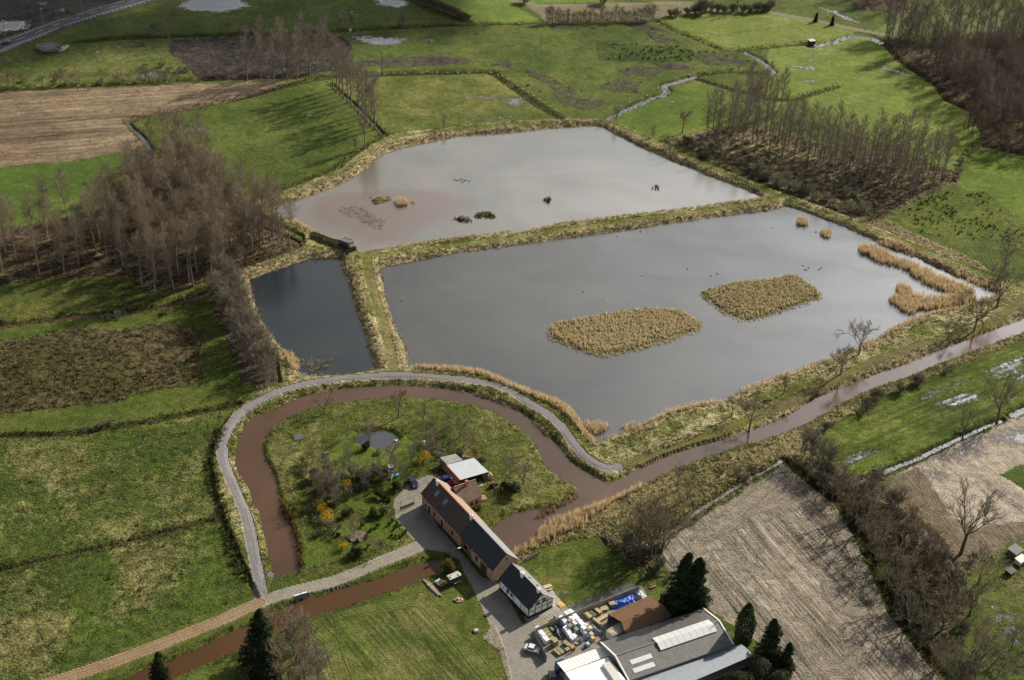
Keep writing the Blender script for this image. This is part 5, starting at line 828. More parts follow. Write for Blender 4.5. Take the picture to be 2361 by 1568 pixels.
# conifers
for p, s, lb in (((1566,1408),1.08,'tall dark spruce behind the brown shed, left and taller'), ((1597,1412),1.0,'dark spruce behind the brown shed, right of its twin')): plant('spruce_tree', p, V_SPR, lb, 'tree', s=s, trunk=CTR, lean=.01)
plant('cypress_tree', (1712,1480), V_CYP, 'narrow column of dark cypress beside the plough land', 'tree', s=1.0, trunk=CTS, lean=.01)
for p, s, v, lb in (((1768,1530),.85,V_SPR,'broad dark conifer right of the cypress column'), ((1805,1560),.6,V_SPR,'lowest dark conifer at the edge of the plough land'), ((1745,1580),.85,V_PIN,'dense dark pine in front of the blue roof'), ((1700,1610),.8,V_PIN,'pine at the bottom edge below the blue roof'), ((1660,1625),.6,V_PIN,'pine cut by the bottom edge, left of the others'), ((1790,1600),.7,V_PIN,'pine with dead branches at the bottom edge'), ((595,1535),1.0,V_SPR,'dark conifer on the canal bank at the bottom left'), ((612,1570),.7,V_SPR,'dark conifer in front of the taller canal bank one'), ((372,1598),.7,V_SPR,'small dark conifer by the brown canal at the bottom')): plant('conifer', p, v, lb, 'tree', s=s, trunk=CTS if v is V_PIN else CTR)
for q in fill([(630,1450),(690,1430),(705,1480),(720,1530),(745,1600),(700,1640),(640,1600),(620,1520)], 4.0, .3, .4): plant('bankside_tree', q, V_BARE + V_ALD[:1], 'grey brown bare tree between the canal and the mown field', 'tree', 'bare trees left of the mown field', s=rng.uniform(.9, 1.35), world=True)
# garden
GT = [((749,952),V_BARE,.75,'bare tree on the garden bank above the moat'), ((919,963),V_BARE,1.1,'large bare tree casting a long shadow by the garden pond'), ((851,1030),V_ALD,.8,'thin bare tree at the edge of the garden pond'), ((801,1012),V_ALD,.45,'small young tree left of the garden pond'), ((976,977),V_BARE,.6,'small bare tree left of the budding willows'), ((1172,1115),V_ALD,.85,'thin twin stemmed tree on the east garden bank'), ((1203,1120),V_ALD,.75,'crooked thin tree near the tip of the peninsula'), ((1004,1060),V_BARE,.85,'pale birch beside the log pile'), ((900,1075),V_BARE,.8,'bare fruit tree behind the dumped white car'), ((948,1075),V_ALD,.75,'slim birch left of the yellow forsythia'), ((720,1065),V_BARE,.6,'bare tree at the west garden hedge'), ((778,1140),V_BARE,.9,'birch with pale trunk in the garden thicket'), ((760,1150),V_ALD,.9,'slim tree left of the pale trunked birch'), ((745,1145),V_BARE,.8,'grey tree nearest the moat in the garden thicket'), ((790,1100),V_BARE,.75,'tree above the middle forsythia'), ((818,1230),V_BARE,.62,'small fruit tree on the front lawn'), ((866,1273),V_BARE,.6,'bare tree casting its shadow on the road'), ((860,1105),V_BARE,.7,'bare tree right of the garden thicket'), ((925,1105),V_ALD,.6,'slender tree on the garden drive')]
for p, v, s, lb in GT: plant('garden_tree', p, v, lb, s=s)
for p, s, lb in (((1008,975),.9,'pale green budding willow in the garden, left one'), ((1038,1000),1.1,'pale green budding willow in the garden, taller right one'), ((1045,985),.8,'pale green budding willow behind the taller one')): plant('willow_tree', p, V_LIM, lb, s=s, sz=1.3, trunk=STR_)
for p, s, sz, lb in (((980,1062),.8,1.2,'bright yellow forsythia beside the log pile'), ((965,1070),.45,1,'low yellow forsythia left of the bright one'), ((799,1122),.75,.9,'yellow forsythia in the garden thicket'), ((743,1180),.7,1.1,'yellow forsythia at the west hedge, upper one'), ((755,1202),.9,.9,'yellow forsythia at the west hedge, lower one'), ((790,1264),.7,1,'orange yellow forsythia near the road'), ((756,1184),.5,1,'small yellow forsythia between the two on the west hedge')): plant('forsythia', p, V_FOR, lb, 'shrub', s=s * 1.35, sz=sz, trunk=STR_)
for p, v, s, lb in (((835,1105),V_EVG,1.1,'dark evergreen bush in the middle of the garden'), ((843,1120),V_EVG,1.2,'dark evergreen bush right below the middle one'), ((872,1145),V_EVG,.9,'dark bush on the garden lawn edge'), ((916,1127),V_EVG,1.1,'dark round bush beside the blue car'), ((898,1155),V_HAG,.75,'clipped pale green oval bush by the drive'), ((885,1152),V_EVG,.7,'dark bush beside the clipped oval one'), ((808,1188),V_EVG,.8,'grey green evergreen on the front lawn, left'), ((795,1192),V_EVG,.75,'grey green evergreen next to it on the lawn'), ((885,1187),V_GLO,.95,'glossy laurel by the courtyard corner'), ((862,1190),V_EVG,1.0,'dark bush left of the glossy laurel'), ((766,1225),V_SHR[0],1.25,'big round brown bush at the west hedge'), ((697,1070),V_COPPER,.9,'copper leaved bush at the top of the west hedge'), ((707,1083),V_COPPER,.9,'copper leaved bush, lower one on the west hedge'), ((845,1036),V_EVG,.9,'low dark bush below the garden pond'), ((875,1045),V_SHR[1],.6,'grey bush below the garden pond'), ((1185,1140),V_EVG,1.3,'large dark bush east of the house'), ((1165,1132),V_EVG,1.1,'dark bush left of the large one east of the house'), ((1105,1175),V_HAG,.6,'olive bush against the tiled wing'), ((1110,1065),V_GLO,.6,'glossy bush behind the carport'), ((1060,1048),V_SHR[2],.7,'brown bush behind the grey shed'), ((1095,1050),V_COPPER,.8,'brown hedge bush north east of the carport'), ((1115,1070),V_COPPER,.75,'brown hedge bush right behind the carport'), ((822,1282),V_EVG,1.1,'dark bush on the bend of the road, left'), ((806,1288),V_GLO,.7,'glossy dark bush on the bend of the road'), ((1030,1318),V_OLIVE,.95,'olive green bush around the lamp post'), ((1048,1322),V_OLIVE,.6,'smaller olive bush beside the lamp post')): plant('garden_bush', p, v, lb, 'bush', s=s, trunk=STR_)
for p in ((905,1203),(898,1212),(915,1210),(908,1222),(902,1237),(912,1238),(922,1240),(930,1235),(935,1228)): plant('box_ball', p, V_BOX, 'clipped dark box ball in the front garden', 'shrub', 'box balls in the front garden', s=.75, trunk=STR_)
for q in fill([(715,1100),(760,1080),(810,1085),(860,1070),(900,1080),(890,1110),(850,1130),(830,1150),(790,1165),(745,1165),(725,1130)], 3.2, .3, .45): plant('garden_shrub', q, V_SHR + V_HEDGE[:1], 'bare brown shrub in the garden thicket', 'bush', 'shrubs in the garden thicket', s=rng.uniform(.5, .9), world=True)
for x, y in ((700,1095),(704,1115),(710,1135),(716,1155),(722,1178),(728,1205),(733,1235),(728,1190)): plant('hedge_bush', (x, y), V_SHR, 'brown hedge bush along the west side of the garden', 'bush', 'west garden hedge', s=.6)
for x, y in ((385,723),(270,733),(280,725),(10,740),(-10,735),(100,738),(250,735)): plant('ditch_bush', (x, y), V_SHR, 'bare bush on the reddish ditch left of the ponds', 'bush', 'bushes on the reddish ditch', s=rng.uniform(.6, .95))
for x, y in ((227,984),(240,978),(255,974),(195,990),(350,972),(215,988)): plant('ditch_bush', (x, y), V_SHR[2], 'low brown bush on the ditch between the left fields', 'bush', 'bushes on the ditch between the left fields', s=.5)

for q in fill([(1590,322),(1660,300),(1780,300),(1950,350),(2050,372),(2180,392),(2190,415),(2090,462),(2000,470),(1900,430),(1760,380)], 6.5, .3, .45, .8): plant('scrub_bush', q, V_SHR + V_WIL[:1], 'low bare bush between the plantation rows', 'bush', 'undergrowth of the plantation', s=rng.uniform(.4, .65), world=True)
for q in fill([(700,1075),(735,1060),(800,1060),(850,1075),(905,1065),(940,1090),(905,1125),(860,1160),(800,1172),(745,1180),(720,1130)], 6.0, .5, .45): plant('garden_tree', q, V_BARE + V_ALD, 'bare small tree in the dense part of the garden', 'tree', 'small bare trees in the garden', s=rng.uniform(.5, .8), world=True)
for x, y in ((780,1235),(800,1245),(825,1250),(845,1240),(760,1245),(835,1215),(870,1215),(855,1225),(880,1250),(850,1262)): plant('garden_shrub', (x, y), V_EVG + V_SHR[:1], 'low shrub in the beds of the front garden', 'bush', 'low shrubs in the front garden', s=rng.uniform(.3, .5))
for x, y in ((1035,985),(1060,1010),(1010,1015),(985,1035),(1070,1030),(1045,1040),(1090,1040)): plant('garden_tree', (x, y), V_BARE + V_ALD, 'bare small tree north of the sheds', 'tree', 'bare trees north of the sheds', s=rng.uniform(.5, .8))

for p, s, lb in (((1475,1262),.85,'tall bare tree in the clump behind the lawn, leftmost'), ((1525,1275),.9,'tall bare tree in the clump behind the lawn, at the plough edge'), ((1510,1240),.8,'tall bare tree at the back of the clump behind the lawn')): plant('bare_tree', p, V_BIG, lb, s=s)
for q in fill([(2090,1410),(2150,1500),(2200,1620),(2420,1620),(2420,1440),(2361,1400),(2290,1390),(2240,1350),(2215,1400),(2190,1440)], 8.0, .3, .45, .85): plant('bare_tree', q, V_BARE + V_BIG[:1], 'bare tree on the wet grass in the lower right corner', 'tree', 'bare trees in the lower right corner', s=rng.uniform(.6, .95), world=True)
for q in fill([(2090,1410),(2150,1500),(2200,1620),(2260,1620),(2215,1400),(2190,1440)], 4.5, .3, .45, .8): plant('thicket_bush', q, V_SHR + V_HEDGE, 'bare bush along the dark ditch at the bottom right', 'bush', 'bushes along the bottom right ditch', s=rng.uniform(.7, 1.2), world=True)
for q in fill([(2190,1290),(2240,1330),(2260,1300),(2230,1260)], 4.0, .3, .45): plant('thicket_bush', q, V_SHR + V_HEDGE, 'bare bush at the foot of the huge forked tree', 'bush', 'bushes under the huge forked tree', s=rng.uniform(.7, 1.1), world=True)

for p in ((1862,1098),(1898,1128),(1930,1150),(1952,1190),(1978,1228),(2000,1268),(2022,1312),(2040,1355),(2062,1400),(2095,1445),(2122,1490)): plant('bare_tree', p, V_BARE + V_BIG, 'tall bare tree on the dark ditch edging the ploughed field, shading it', 'tree', 'trees on the ditch edging the ploughed field', s=rng.uniform(.7, .9))
for p, s in (((1770,412),1.0),((1802,432),.9),((1835,440),1.1),((1880,460),.9),((1905,462),.8),((1815,418),1.0),((1760,400),.8)): plant('willow_bush', p, V_PALE, 'pale rounded willow bush in the scrub behind the pond dike', 'bush', 'pale willows behind the pond dike', s=s * 1.1)
# ---------------------------------------------------------------- buildings
def gz(p, z): x, y = g2(p[0], p[1], z); return Vector((float(x), float(y), z))
def ZA(x, y): return lambda px, py: None
BRICK = mat('weathered_brick', (0.40,0.21,0.135), .9, var=.22, scale=2.2, bump=.01); BRICK2 = mat('pale_washed_brick', (0.44,0.29,0.215), .9, var=.25, scale=1.4)
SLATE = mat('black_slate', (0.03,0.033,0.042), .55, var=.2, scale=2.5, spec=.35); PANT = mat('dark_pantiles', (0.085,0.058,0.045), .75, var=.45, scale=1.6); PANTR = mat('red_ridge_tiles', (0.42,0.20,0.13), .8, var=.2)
PLASTER = mat('white_plaster', (0.82,0.81,0.78), .85, var=.06); TIMBER = mat('dark_timber', (0.06,0.042,0.028), .8, var=.2); DARKIN = mat('dark_opening', (0.012,0.012,0.014), .6, var=.1); GLASS = mat('window_glass', (0.04,0.05,0.065), .12, spec=.8, var=.1); STONE = mat('pale_window_surround', (0.55,0.52,0.47), .85, var=.1)
ZINC = mat('zinc_flashing', (0.35,0.36,0.38), .4, metal=.5, var=.1); WHITEM = mat('white_metal', (0.78,0.78,0.76), .45, var=.06, spec=.4)
CONC = mat('concrete_panels', (0.27,0.25,0.22), .9, var=.22, scale=1.2); WOOD = mat('weathered_wood', (0.19,0.155,0.115), .85, var=.25); PALEW = mat('pale_planed_wood', (0.48,0.38,0.24), .8, var=.25, scale=4)
GREYT = mat('grey_painted_timber', (0.17,0.175,0.19), .7, var=.12); RUST = mat('rusty_corrugated_sheet', (0.17,0.095,0.05), .8, var=.3, scale=.8, col2=(0.10,0.05,0.035))
def corr(name, c1, c2, ang, per, rough=.6, spec=.4, spots=None):          # corrugated sheet: ribs as bump and as a paler tone mixed with noise, direction ang in object space
    if name in MATS: return MATS[name]
    m, nt, p = nodes_of(name); N, L = nt.nodes, nt.links; tc = N.new('ShaderNodeTexCoord'); mp = N.new('ShaderNodeMapping'); mp.inputs['Rotation'].default_value = (0, 0, ang); L.new(tc.outputs['Object'], mp.inputs[0])
    w = N.new('ShaderNodeTexWave'); w.inputs['Scale'].default_value = 1.0 / per * .314; w.inputs['Distortion'].default_value = 0; L.new(mp.outputs[0], w.inputs[0])
    n = N.new('ShaderNodeTexNoise'); n.inputs['Scale'].default_value = 1.0; n.inputs['Detail'].default_value = 7; n.inputs['Roughness'].default_value = .75; L.new(tc.outputs['Object'], n.inputs[0])
    a = N.new('ShaderNodeMath'); a.operation = 'MULTIPLY_ADD'; a.inputs[1].default_value = .35; L.new(w.outputs[1], a.inputs[0]); L.new(n.outputs[0], a.inputs[2])
    r = N.new('ShaderNodeMapRange'); r.inputs[1].default_value = .4; r.inputs[2].default_value = .9; L.new(a.outputs[0], r.inputs[0]); mi = N.new('ShaderNodeMixRGB'); mi.inputs[1].default_value = (*c1, 1); mi.inputs[2].default_value = (*c2, 1); L.new(r.outputs[0], mi.inputs[0]); L.new(mi.outputs[0], p.inputs['Base Color'])
    b = N.new('ShaderNodeBump'); b.inputs['Distance'].default_value = .05; b.inputs['Strength'].default_value = .8; L.new(w.outputs[1], b.inputs['Height']); L.new(b.outputs[0], p.inputs['Normal']); p.inputs['Roughness'].default_value = rough; p.inputs['Specular IOR Level'].default_value = spec
    MATS[name] = m; return m
GREYC = corr('grey_corrugated_sheet', (0.045,0.044,0.042), (0.15,0.147,0.135), 0, .30); WHITEC = corr('white_ribbed_sheet', (0.80,0.80,0.78), (0.90,0.90,0.88), 0, .45, .4, .5); BLUEC = corr('blue_grey_ribbed_sheet', (0.12,0.155,0.195), (0.21,0.26,0.31), 0, .40, .45, .4); CARC = corr('pale_grey_roof_sheet', (0.36,0.39,0.42), (0.46,0.49,0.52), PI / 2, .35, .35, .5); POLYC = corr('translucent_sheet', (0.66,0.67,0.63), (0.78,0.77,0.73), 0, .9, .5, .4); TILEB = corr('brown_pantiles', (0.10,0.07,0.055), (0.26,0.19,0.14), 0, .32, .8, .2); MOSSY = mat('mossy_flat_roof', (0.27,0.28,0.26), .9, var=.25, scale=1.0)
def frame(P1, P2, P3, he):
    a, b, c = gz(P1, he), gz(P2, he), gz(P3, he); u = (b - a); L_ = u.length; u.normalize(); v = Vector((-u.y, u.x, 0)); w = (c - b).dot(v)
    return Vector((a.x, a.y, 0.1)), math.atan2(u.y, u.x), L_, w
def walls(par, L_, W_, he, hr, m, name='wall', x0=0.0, gl=True, gr=True):
    b = MB(); e = -0.4
    pr = [(x0, 0), (L_, 0), (L_, W_), (x0, W_)]
    v = [(x, y, e) for x, y in pr] + [(x, y, he) for x, y in pr] + [(x0, W_ / 2, hr), (L_, W_ / 2, hr)]
    b.add(v, [(0, 1, 5, 4), (1, 2, 6, 9, 5), (2, 3, 7, 6), (3, 0, 4, 8, 7), (4, 5, 9, 8), (7, 8, 9, 6), (3, 2, 1, 0)]); return b.build(name, m, par)
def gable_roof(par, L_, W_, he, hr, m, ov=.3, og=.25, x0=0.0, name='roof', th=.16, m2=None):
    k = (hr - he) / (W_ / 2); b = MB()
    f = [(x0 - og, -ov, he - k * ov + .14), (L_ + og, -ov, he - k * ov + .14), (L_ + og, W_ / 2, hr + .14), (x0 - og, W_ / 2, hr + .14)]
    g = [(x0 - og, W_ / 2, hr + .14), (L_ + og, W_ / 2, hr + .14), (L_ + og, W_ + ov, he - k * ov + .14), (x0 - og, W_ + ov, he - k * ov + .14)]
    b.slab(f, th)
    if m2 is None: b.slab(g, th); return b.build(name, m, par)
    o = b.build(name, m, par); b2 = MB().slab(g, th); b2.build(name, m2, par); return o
def window(par, x, z, w, h, y=0.0, side=0, name='window', fm=None, pane=True, L_=0):
    """opening set on the wall plane; side 0 = front (y = const), 1 = gable end (x = const, x is then the y position)"""
    d = .10; pd = .13
    if side == 0: f = MB().box((x, y, z), (w + .16, d, h + .16)).build(name, fm or STONE, par); p = MB().box((x, y, z), (w, pd, h)).build('pane', GLASS, f) if pane else None
    else: f = MB().box((y, x, z), (d, w + .16, h + .16)).build(name, fm or STONE, par); p = MB().box((y, x, z), (pd, w, h)).build('pane', GLASS, f) if pane else None
    return f
def door(par, x, w, h, y=0.0, m=None, name='door', z0=0):
    f = MB().box((x, y, z0 + h / 2), (w, .14, h)).build(name, m or TIMBER, par); MB().tube((x + w * .35, y - .09, z0 + h * .45), (x + w * .35, y - .14, z0 + h * .45), .04).build('handle', ZINC, f); return f
def chimney(par, x, y, z0, z1, m, s=.7, pots=2):
    c = MB().box((x, y, (z0 + z1) / 2), (s, s * .8, z1 - z0)).box((x, y, z1 - .05), (s + .12, s * .8 + .12, .14)).build('chimney', m, par); 
    b = MB()
    for k in range(pots): b.tube((x - .18 + .36 * k, y, z1), (x - .18 + .36 * k, y, z1 + .3), .11, .09)
    b.build('chimney_pot', STONE, c); return c
# farmhouse, brown roofed part
o, a_, L1, W1 = frame((973.2,1137), (1062.7,1233.5), (1120,1210), 3.9)
h = thing('brick_farmhouse', 'long brick farmhouse with dark pantile roof, two skylights and red ridge', 'house', o, a_)
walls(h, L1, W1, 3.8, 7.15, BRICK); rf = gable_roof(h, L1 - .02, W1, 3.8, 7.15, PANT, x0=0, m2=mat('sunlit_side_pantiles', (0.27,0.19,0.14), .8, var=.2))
MB().box((L1 / 2, W1 / 2, 7.33), (L1 + .4, .28, .16)).build('ridge_tiles', PANTR, h)
for fx, z, w, hh in ((.07, 3.0, .9, .6), (.1, 1.5, 1.1, 1.3), (.34, 1.5, 1.0, 1.4), (.44, 3.1, .6, .5), (.79, 1.6, 1.1, 1.5), (.62, 3.1, .7, .6)): window(h, fx * L1, z, w, hh)
for fx in (.2, .53): door(h, fx * L1, 1.3, 2.3, -.02); MB().box((fx * L1, 0, 1.3), (1.8, .1, 2.6)).build('door_surround', STONE, h)
for fx, t in ((.22, .52), (.43, .55)):
    k = (7.15 - 3.8) / (W1 / 2); y = W1 / 2 * t; z = 3.8 + k * y + .2; n = MB(); Mx = Matrix.Rotation(math.atan(k), 3, 'X'); f = MB().box((fx * L1, y, z), (1.0, 1.5, .12), M=Mx).build('skylight', ZINC, h); MB().box((fx * L1, y, z + .02), (.8, 1.25, .14), M=Mx).build('pane', mat('skylight_glass', (0.16,0.24,0.36), .15, spec=.8, var=.1), f)
chimney(h, .12 * L1, W1 / 2 - .5, 6.0, 8.1, PLASTER); chimney(h, .965 * L1, W1 / 2 - .35, 6.2, 8.2, PLASTER)
# black roofed part over the mill race
o, a_, L2, W2 = frame((1062.7,1233.5), (1137.7,1314.7), (1195.5,1291), 3.9)
h = thing('brick_mill', 'long brick mill building with black slate roof standing over the water', 'building', o, a_)
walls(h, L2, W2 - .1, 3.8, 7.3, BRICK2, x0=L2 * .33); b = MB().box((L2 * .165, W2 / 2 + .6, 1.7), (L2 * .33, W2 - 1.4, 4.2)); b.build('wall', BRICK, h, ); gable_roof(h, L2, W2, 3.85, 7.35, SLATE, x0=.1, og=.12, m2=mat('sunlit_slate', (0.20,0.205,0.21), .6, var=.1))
MB().box((L2 * .23, .7, .55), (L2 * .16, .12, .9)).build('yellow_board', mat('yellow_board', (0.60,0.34,0.03), .6), h); MB().box((L2 * .17, .2, .25), (L2 * .3, .2, .3)).build('lintel', CONC, h)
for fx, z, w, hh in ((.5, 1.9, 1.0, 1.5), (.4, 3.2, .8, .7), (.83, 3.2, .8, .6)): window(h, fx * L2, z, w, hh, fm=BRICK)
door(h, .72 * L2, 2.6, 2.5, -.02); MB().tube((L2 + .02, -.05, 0), (L2 + .02, -.05, 3.7), .06).build('drainpipe', ZINC, h)
window(h, W2 * .5, 5.6, .5, .6, y=L2, side=1, fm=BRICK); MB().box((L2 / 2, W2 / 2, 7.53), (L2, .25, .12)).build('ridge_tiles', ZINC, h)
# tiled wing
o, a_, L3, W3 = frame((1062,1160), (1108.3,1143.3), (1080,1112), 3.0)
h = thing('tiled_wing', 'low brick wing with brown pantile roof behind the farmhouse', 'building', o, a_); walls(h, L3, W3, 2.9, 5.8, BRICK2); gable_roof(h, L3, W3, 2.9, 5.8, TILEB); chimney(h, L3 * .55, W3 / 2 - .4, 5.0, 6.9, BRICK, .6, 1)
for fx in (.25, .55, .8): window(h, fx * L3, 1.3, .8, 1.1, fm=BRICK)
MB().box((L3 / 2, W3 / 2, 5.98), (L3 + .4, .24, .12)).build('ridge_tiles', PANTR, h)
c_ = [gz(q, 2.2) for q in ((1107.7,1141.5), (1117.3,1140), (1124,1151), (1110.5,1152))]; h = thing('porch_canopy', 'small reddish tiled canopy on posts beside the tiled wing', 'canopy', (c_[0].x, c_[0].y, 0.1)); lo = Vector((c_[0].x, c_[0].y, .1)); MB().slab([q - lo for q in c_], .1).build('roof', mat('red_tiles', (0.34,0.17,0.10), .8), h)
for q in c_[2:]: MB().tube(Vector((q.x, q.y, .0)) - lo.xyz + Vector((0, 0, .1)) * 0, q - lo, .06).build('post', WOOD, h)
# timber framed house
o, a_, L4, W4 = frame((1152.6,1336.2), (1219.25,1404.75), (1276.75,1381), 3.0)
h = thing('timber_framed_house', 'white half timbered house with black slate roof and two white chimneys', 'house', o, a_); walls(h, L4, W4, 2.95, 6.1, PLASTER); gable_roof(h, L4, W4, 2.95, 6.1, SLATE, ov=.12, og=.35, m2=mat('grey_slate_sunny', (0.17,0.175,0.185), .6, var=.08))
b = MB()
for k in range(5): b.box((L4 * k / 4 * .98 + .12, -.03, 1.5), (.13, .1, 3.0))
b.box((L4 / 2, -.03, .45), (L4, .1, .2)); b.box((L4 / 2, -.03, 2.75), (L4, .1, .16))
for k, s in ((0, 1), (3, -1)): x0 = L4 * (k + .5) / 4; b.box((x0, -.03, 1.5), (.11, .08, 2.7), M=Matrix.Rotation(s * .6, 3, 'Y'))
E_ = L4 + .03
for y in (.1, W4 * .28, W4 * .55, W4 * .78, W4 - .1): hh = 2.9 + (W4 / 2 - abs(y - W4 / 2)) * .88; b.box((E_, y, hh / 2), (.1, .12, hh))
for z in (.5, 2.0, 3.0): b.box((E_, W4 / 2, z), (.1, W4 - (0 if z < 3 else .4), .12))
b.box((E_, W4 * .42, 4.2), (.1, W4 * .5, .14))
for y, s in ((W4 * .2, .7), (W4 * .85, -.7)): b.box((E_, y, 1.3), (.1, .13, 2.0), M=Matrix.Rotation(s, 3, 'X'))
b.build('timber_frame', TIMBER, h); MB().box((L4 / 2, -.02, .1), (L4 + .05, .2, .7)).box((L4, W4 / 2, .1), (.2, W4 + .05, .7)).build('plinth', DARKIN, h)
for x in (.3, .42): window(h, L4 * x, 1.9, .7, .8, y=-.02, fm=TIMBER)
for y, z in ((W4 * .38, 3.4), (W4 * .64, 3.5)): window(h, y, z, .8, .9, y=L4, side=1, fm=TIMBER)
chimney(h, L4 * .38, W4 / 2 - .3, 5.3, 7.0, PLASTER, .9); chimney(h, L4 * .92, W4 / 2 - .2, 5.4, 6.9, PLASTER, .8)
for x in (.42, .68): MB().box((L4 * x, W4 * .72, 4.95), (.5, .5, .12), M=Matrix.Rotation(-.7, 3, 'X')).build('roof_vent', TIMBER, h)
# corrugated hall
o, a_, L5, W5 = frame((1450.5,1568), (1688,1486), (1615.5,1407), 4.0)
HALL = thing('corrugated_hall', 'large storage hall with weathered grey corrugated roof and white rooflights', 'warehouse', o, a_); h = HALL; walls(h, L5, W5, 3.9, 5.5, mat('grey_hall_wall', (0.33,0.34,0.34), .8, var=.1)); gable_roof(h, L5, W5, 3.9, 5.5, GREYC, ov=.2, og=.1, m2=GREYC)
b = MB(); k = 1.6 / (W5 / 2)
b.slab([(L5 + .05, -.25, 4.1), (L5 + .4, -.25, 4.1), (L5 + .4, W5 / 2, 5.8), (L5 + .05, W5 / 2, 5.8)], .2); b.slab([(L5 + .05, W5 / 2, 5.8), (L5 + .4, W5 / 2, 5.8), (L5 + .4, W5 + .25, 4.1), (L5 + .05, W5 + .25, 4.1)], .2)
b.build('verge_trim', WHITEM, h); b = MB(); b.slab([(-.35, -.25, 4.1), (-.02, -.25, 4.1), (-.02, W5 / 2, 5.8), (-.35, W5 / 2, 5.8)], .25); b.slab([(-.35, W5 / 2, 5.8), (-.02, W5 / 2, 5.8), (-.02, W5 + .2, 4.1), (-.35, W5 + .2, 4.1)], .25); b.build('verge_trim', WHITEM, h)
b = MB(); SKY_ = mat('milky_rooflight', (0.62,0.64,0.63), .4, var=.08, spec=.5)
for i in range(9):
    x = L5 * .38 + i * L5 * .062; w = L5 * .0595; y0, y1, ym = W5 / 2 - 2.3, W5 / 2 + 1.5, W5 / 2
    b.slab([(x, y0, 5.75 - .24 * 2.3 + .12), (x + w, y0, 5.75 - .24 * 2.3 + .12), (x + w, ym - .5, 5.98), (x, ym - .5, 5.98)], .12); b.slab([(x, ym - .5, 5.98), (x + w, ym - .5, 5.98), (x + w, y1, 5.75 - .24 * 1.5 + .12), (x, y1, 5.75 - .24 * 1.5 + .12)], .12)
b.build('ridge_rooflight', SKY_, h)
for y0, x0 in ((.9, .07), (2.9, .085)):
    b = MB(); z = lambda y: 4.08 + k * y + .05; b.slab([(L5 * x0, y0, z(y0)), (L5 * (x0 + .2), y0, z(y0)), (L5 * (x0 + .2), y0 + 1.1, z(y0 + 1.1)), (L5 * x0, y0 + 1.1, z(y0 + 1.1))], .08); b.build('roof_panel', SKY_, h)
MB().tube((L5 * .93, W5 * .42, 5.2), (L5 * .93, W5 * .42, 6.6), .09).build('flue', ZINC, h)
MB().box((L5 / 2, W5 / 2, 5.72), (L5, .3, .08)).build('ridge_cap', GREYT, h)
def flat_building(name, label, cat, pts, zs, roofm, wallm, th=.15, wall=True, wedges=None, posts=False, inset=.15, z0=-.3):
    P_ = [gz(p, z) for p, z in zip(pts, zs)]; c = sum(P_, Vector()) / len(P_); lo = Vector((c.x, c.y, .1)); u = (P_[1] - P_[0]); an = math.atan2(u.y, u.x); h = thing(name, label, cat, lo, an); R = Matrix.Rotation(-an, 3, 'Z'); Lp = [R @ (q - lo) for q in P_]
    MB().slab(Lp, th).build('roof', roofm, h)
    n = len(Lp)
    if wall:
        b = MB(); cc = sum(Lp, Vector()) / n; I = [cc + (q - cc) * (1 - inset / max((q - cc).length, 1)) for q in Lp]
        for i in (wedges if wedges is not None else range(n)):
            A, B = I[i], I[(i + 1) % n]; nn = (B - A).normalized(); s = Vector((-nn.y, nn.x, 0)) * .1
            b.add([(A.x, A.y, z0), (B.x, B.y, z0), (B.x, B.y, B.z - th - .004), (A.x, A.y, A.z - th - .004), (A.x + s.x, A.y + s.y, z0), (B.x + s.x, B.y + s.y, z0), (B.x + s.x, B.y + s.y, B.z - th - .004), (A.x + s.x, A.y + s.y, A.z - th - .004)], [(0, 1, 2, 3), (7, 6, 5, 4), (0, 4, 5, 1), (3, 2, 6, 7), (1, 5, 6, 2), (0, 3, 7, 4)])
        b.build('wall', wallm, h)
    if posts:
        for q in Lp: q2 = q * .96; MB().box((q2.x, q2.y, (q.z - th) / 2 + z0 / 2), (.14, .14, q.z - th - z0)).build('post', WOOD, h)
    return h, Lp
c7 = lambda *p: Q(2, 3, *p)
flat_building('sheet_canopy', 'long translucent sheet canopy over the yard edge of the hall', 'canopy', c7((415,1410),(1020,1190),(1122,1255),(488,1496)), (3.3,3.3,3.7,3.7), POLYC, GREYT, .08, wall=False, posts=True)
flat_building('white_workshop', 'workshop with bright white ribbed roof at the bottom edge', 'building', c7((490,1500),(884,1356),(1120,1660),(740,1850)), (4.3,4.3,4.6,4.6), WHITEC, mat('blue_grey_cladding', (0.22,0.26,0.33), .6, var=.1))
h, _ = flat_building('blue_roofed_annex', 'long low annex with blue grey ribbed roof in front of the hall', 'building', c7((1150,1575),(2032,1262),(2115,1236),(2235,1335),(1900,1480),(1330,1720)), (3.4,3.4,3.35,2.8,2.7,2.7), BLUEC, GREYT)
flat_building('roof_box', 'pale box gutter structure on the white workshop roof', 'roof box', c7((838,1418),(895,1395),(1075,1640),(1000,1660)), (5.0,5.0,5.2,5.2), mat('pale_box', (0.55,0.55,0.5), .7), WHITEM, .1, inset=.02, z0=4.2)
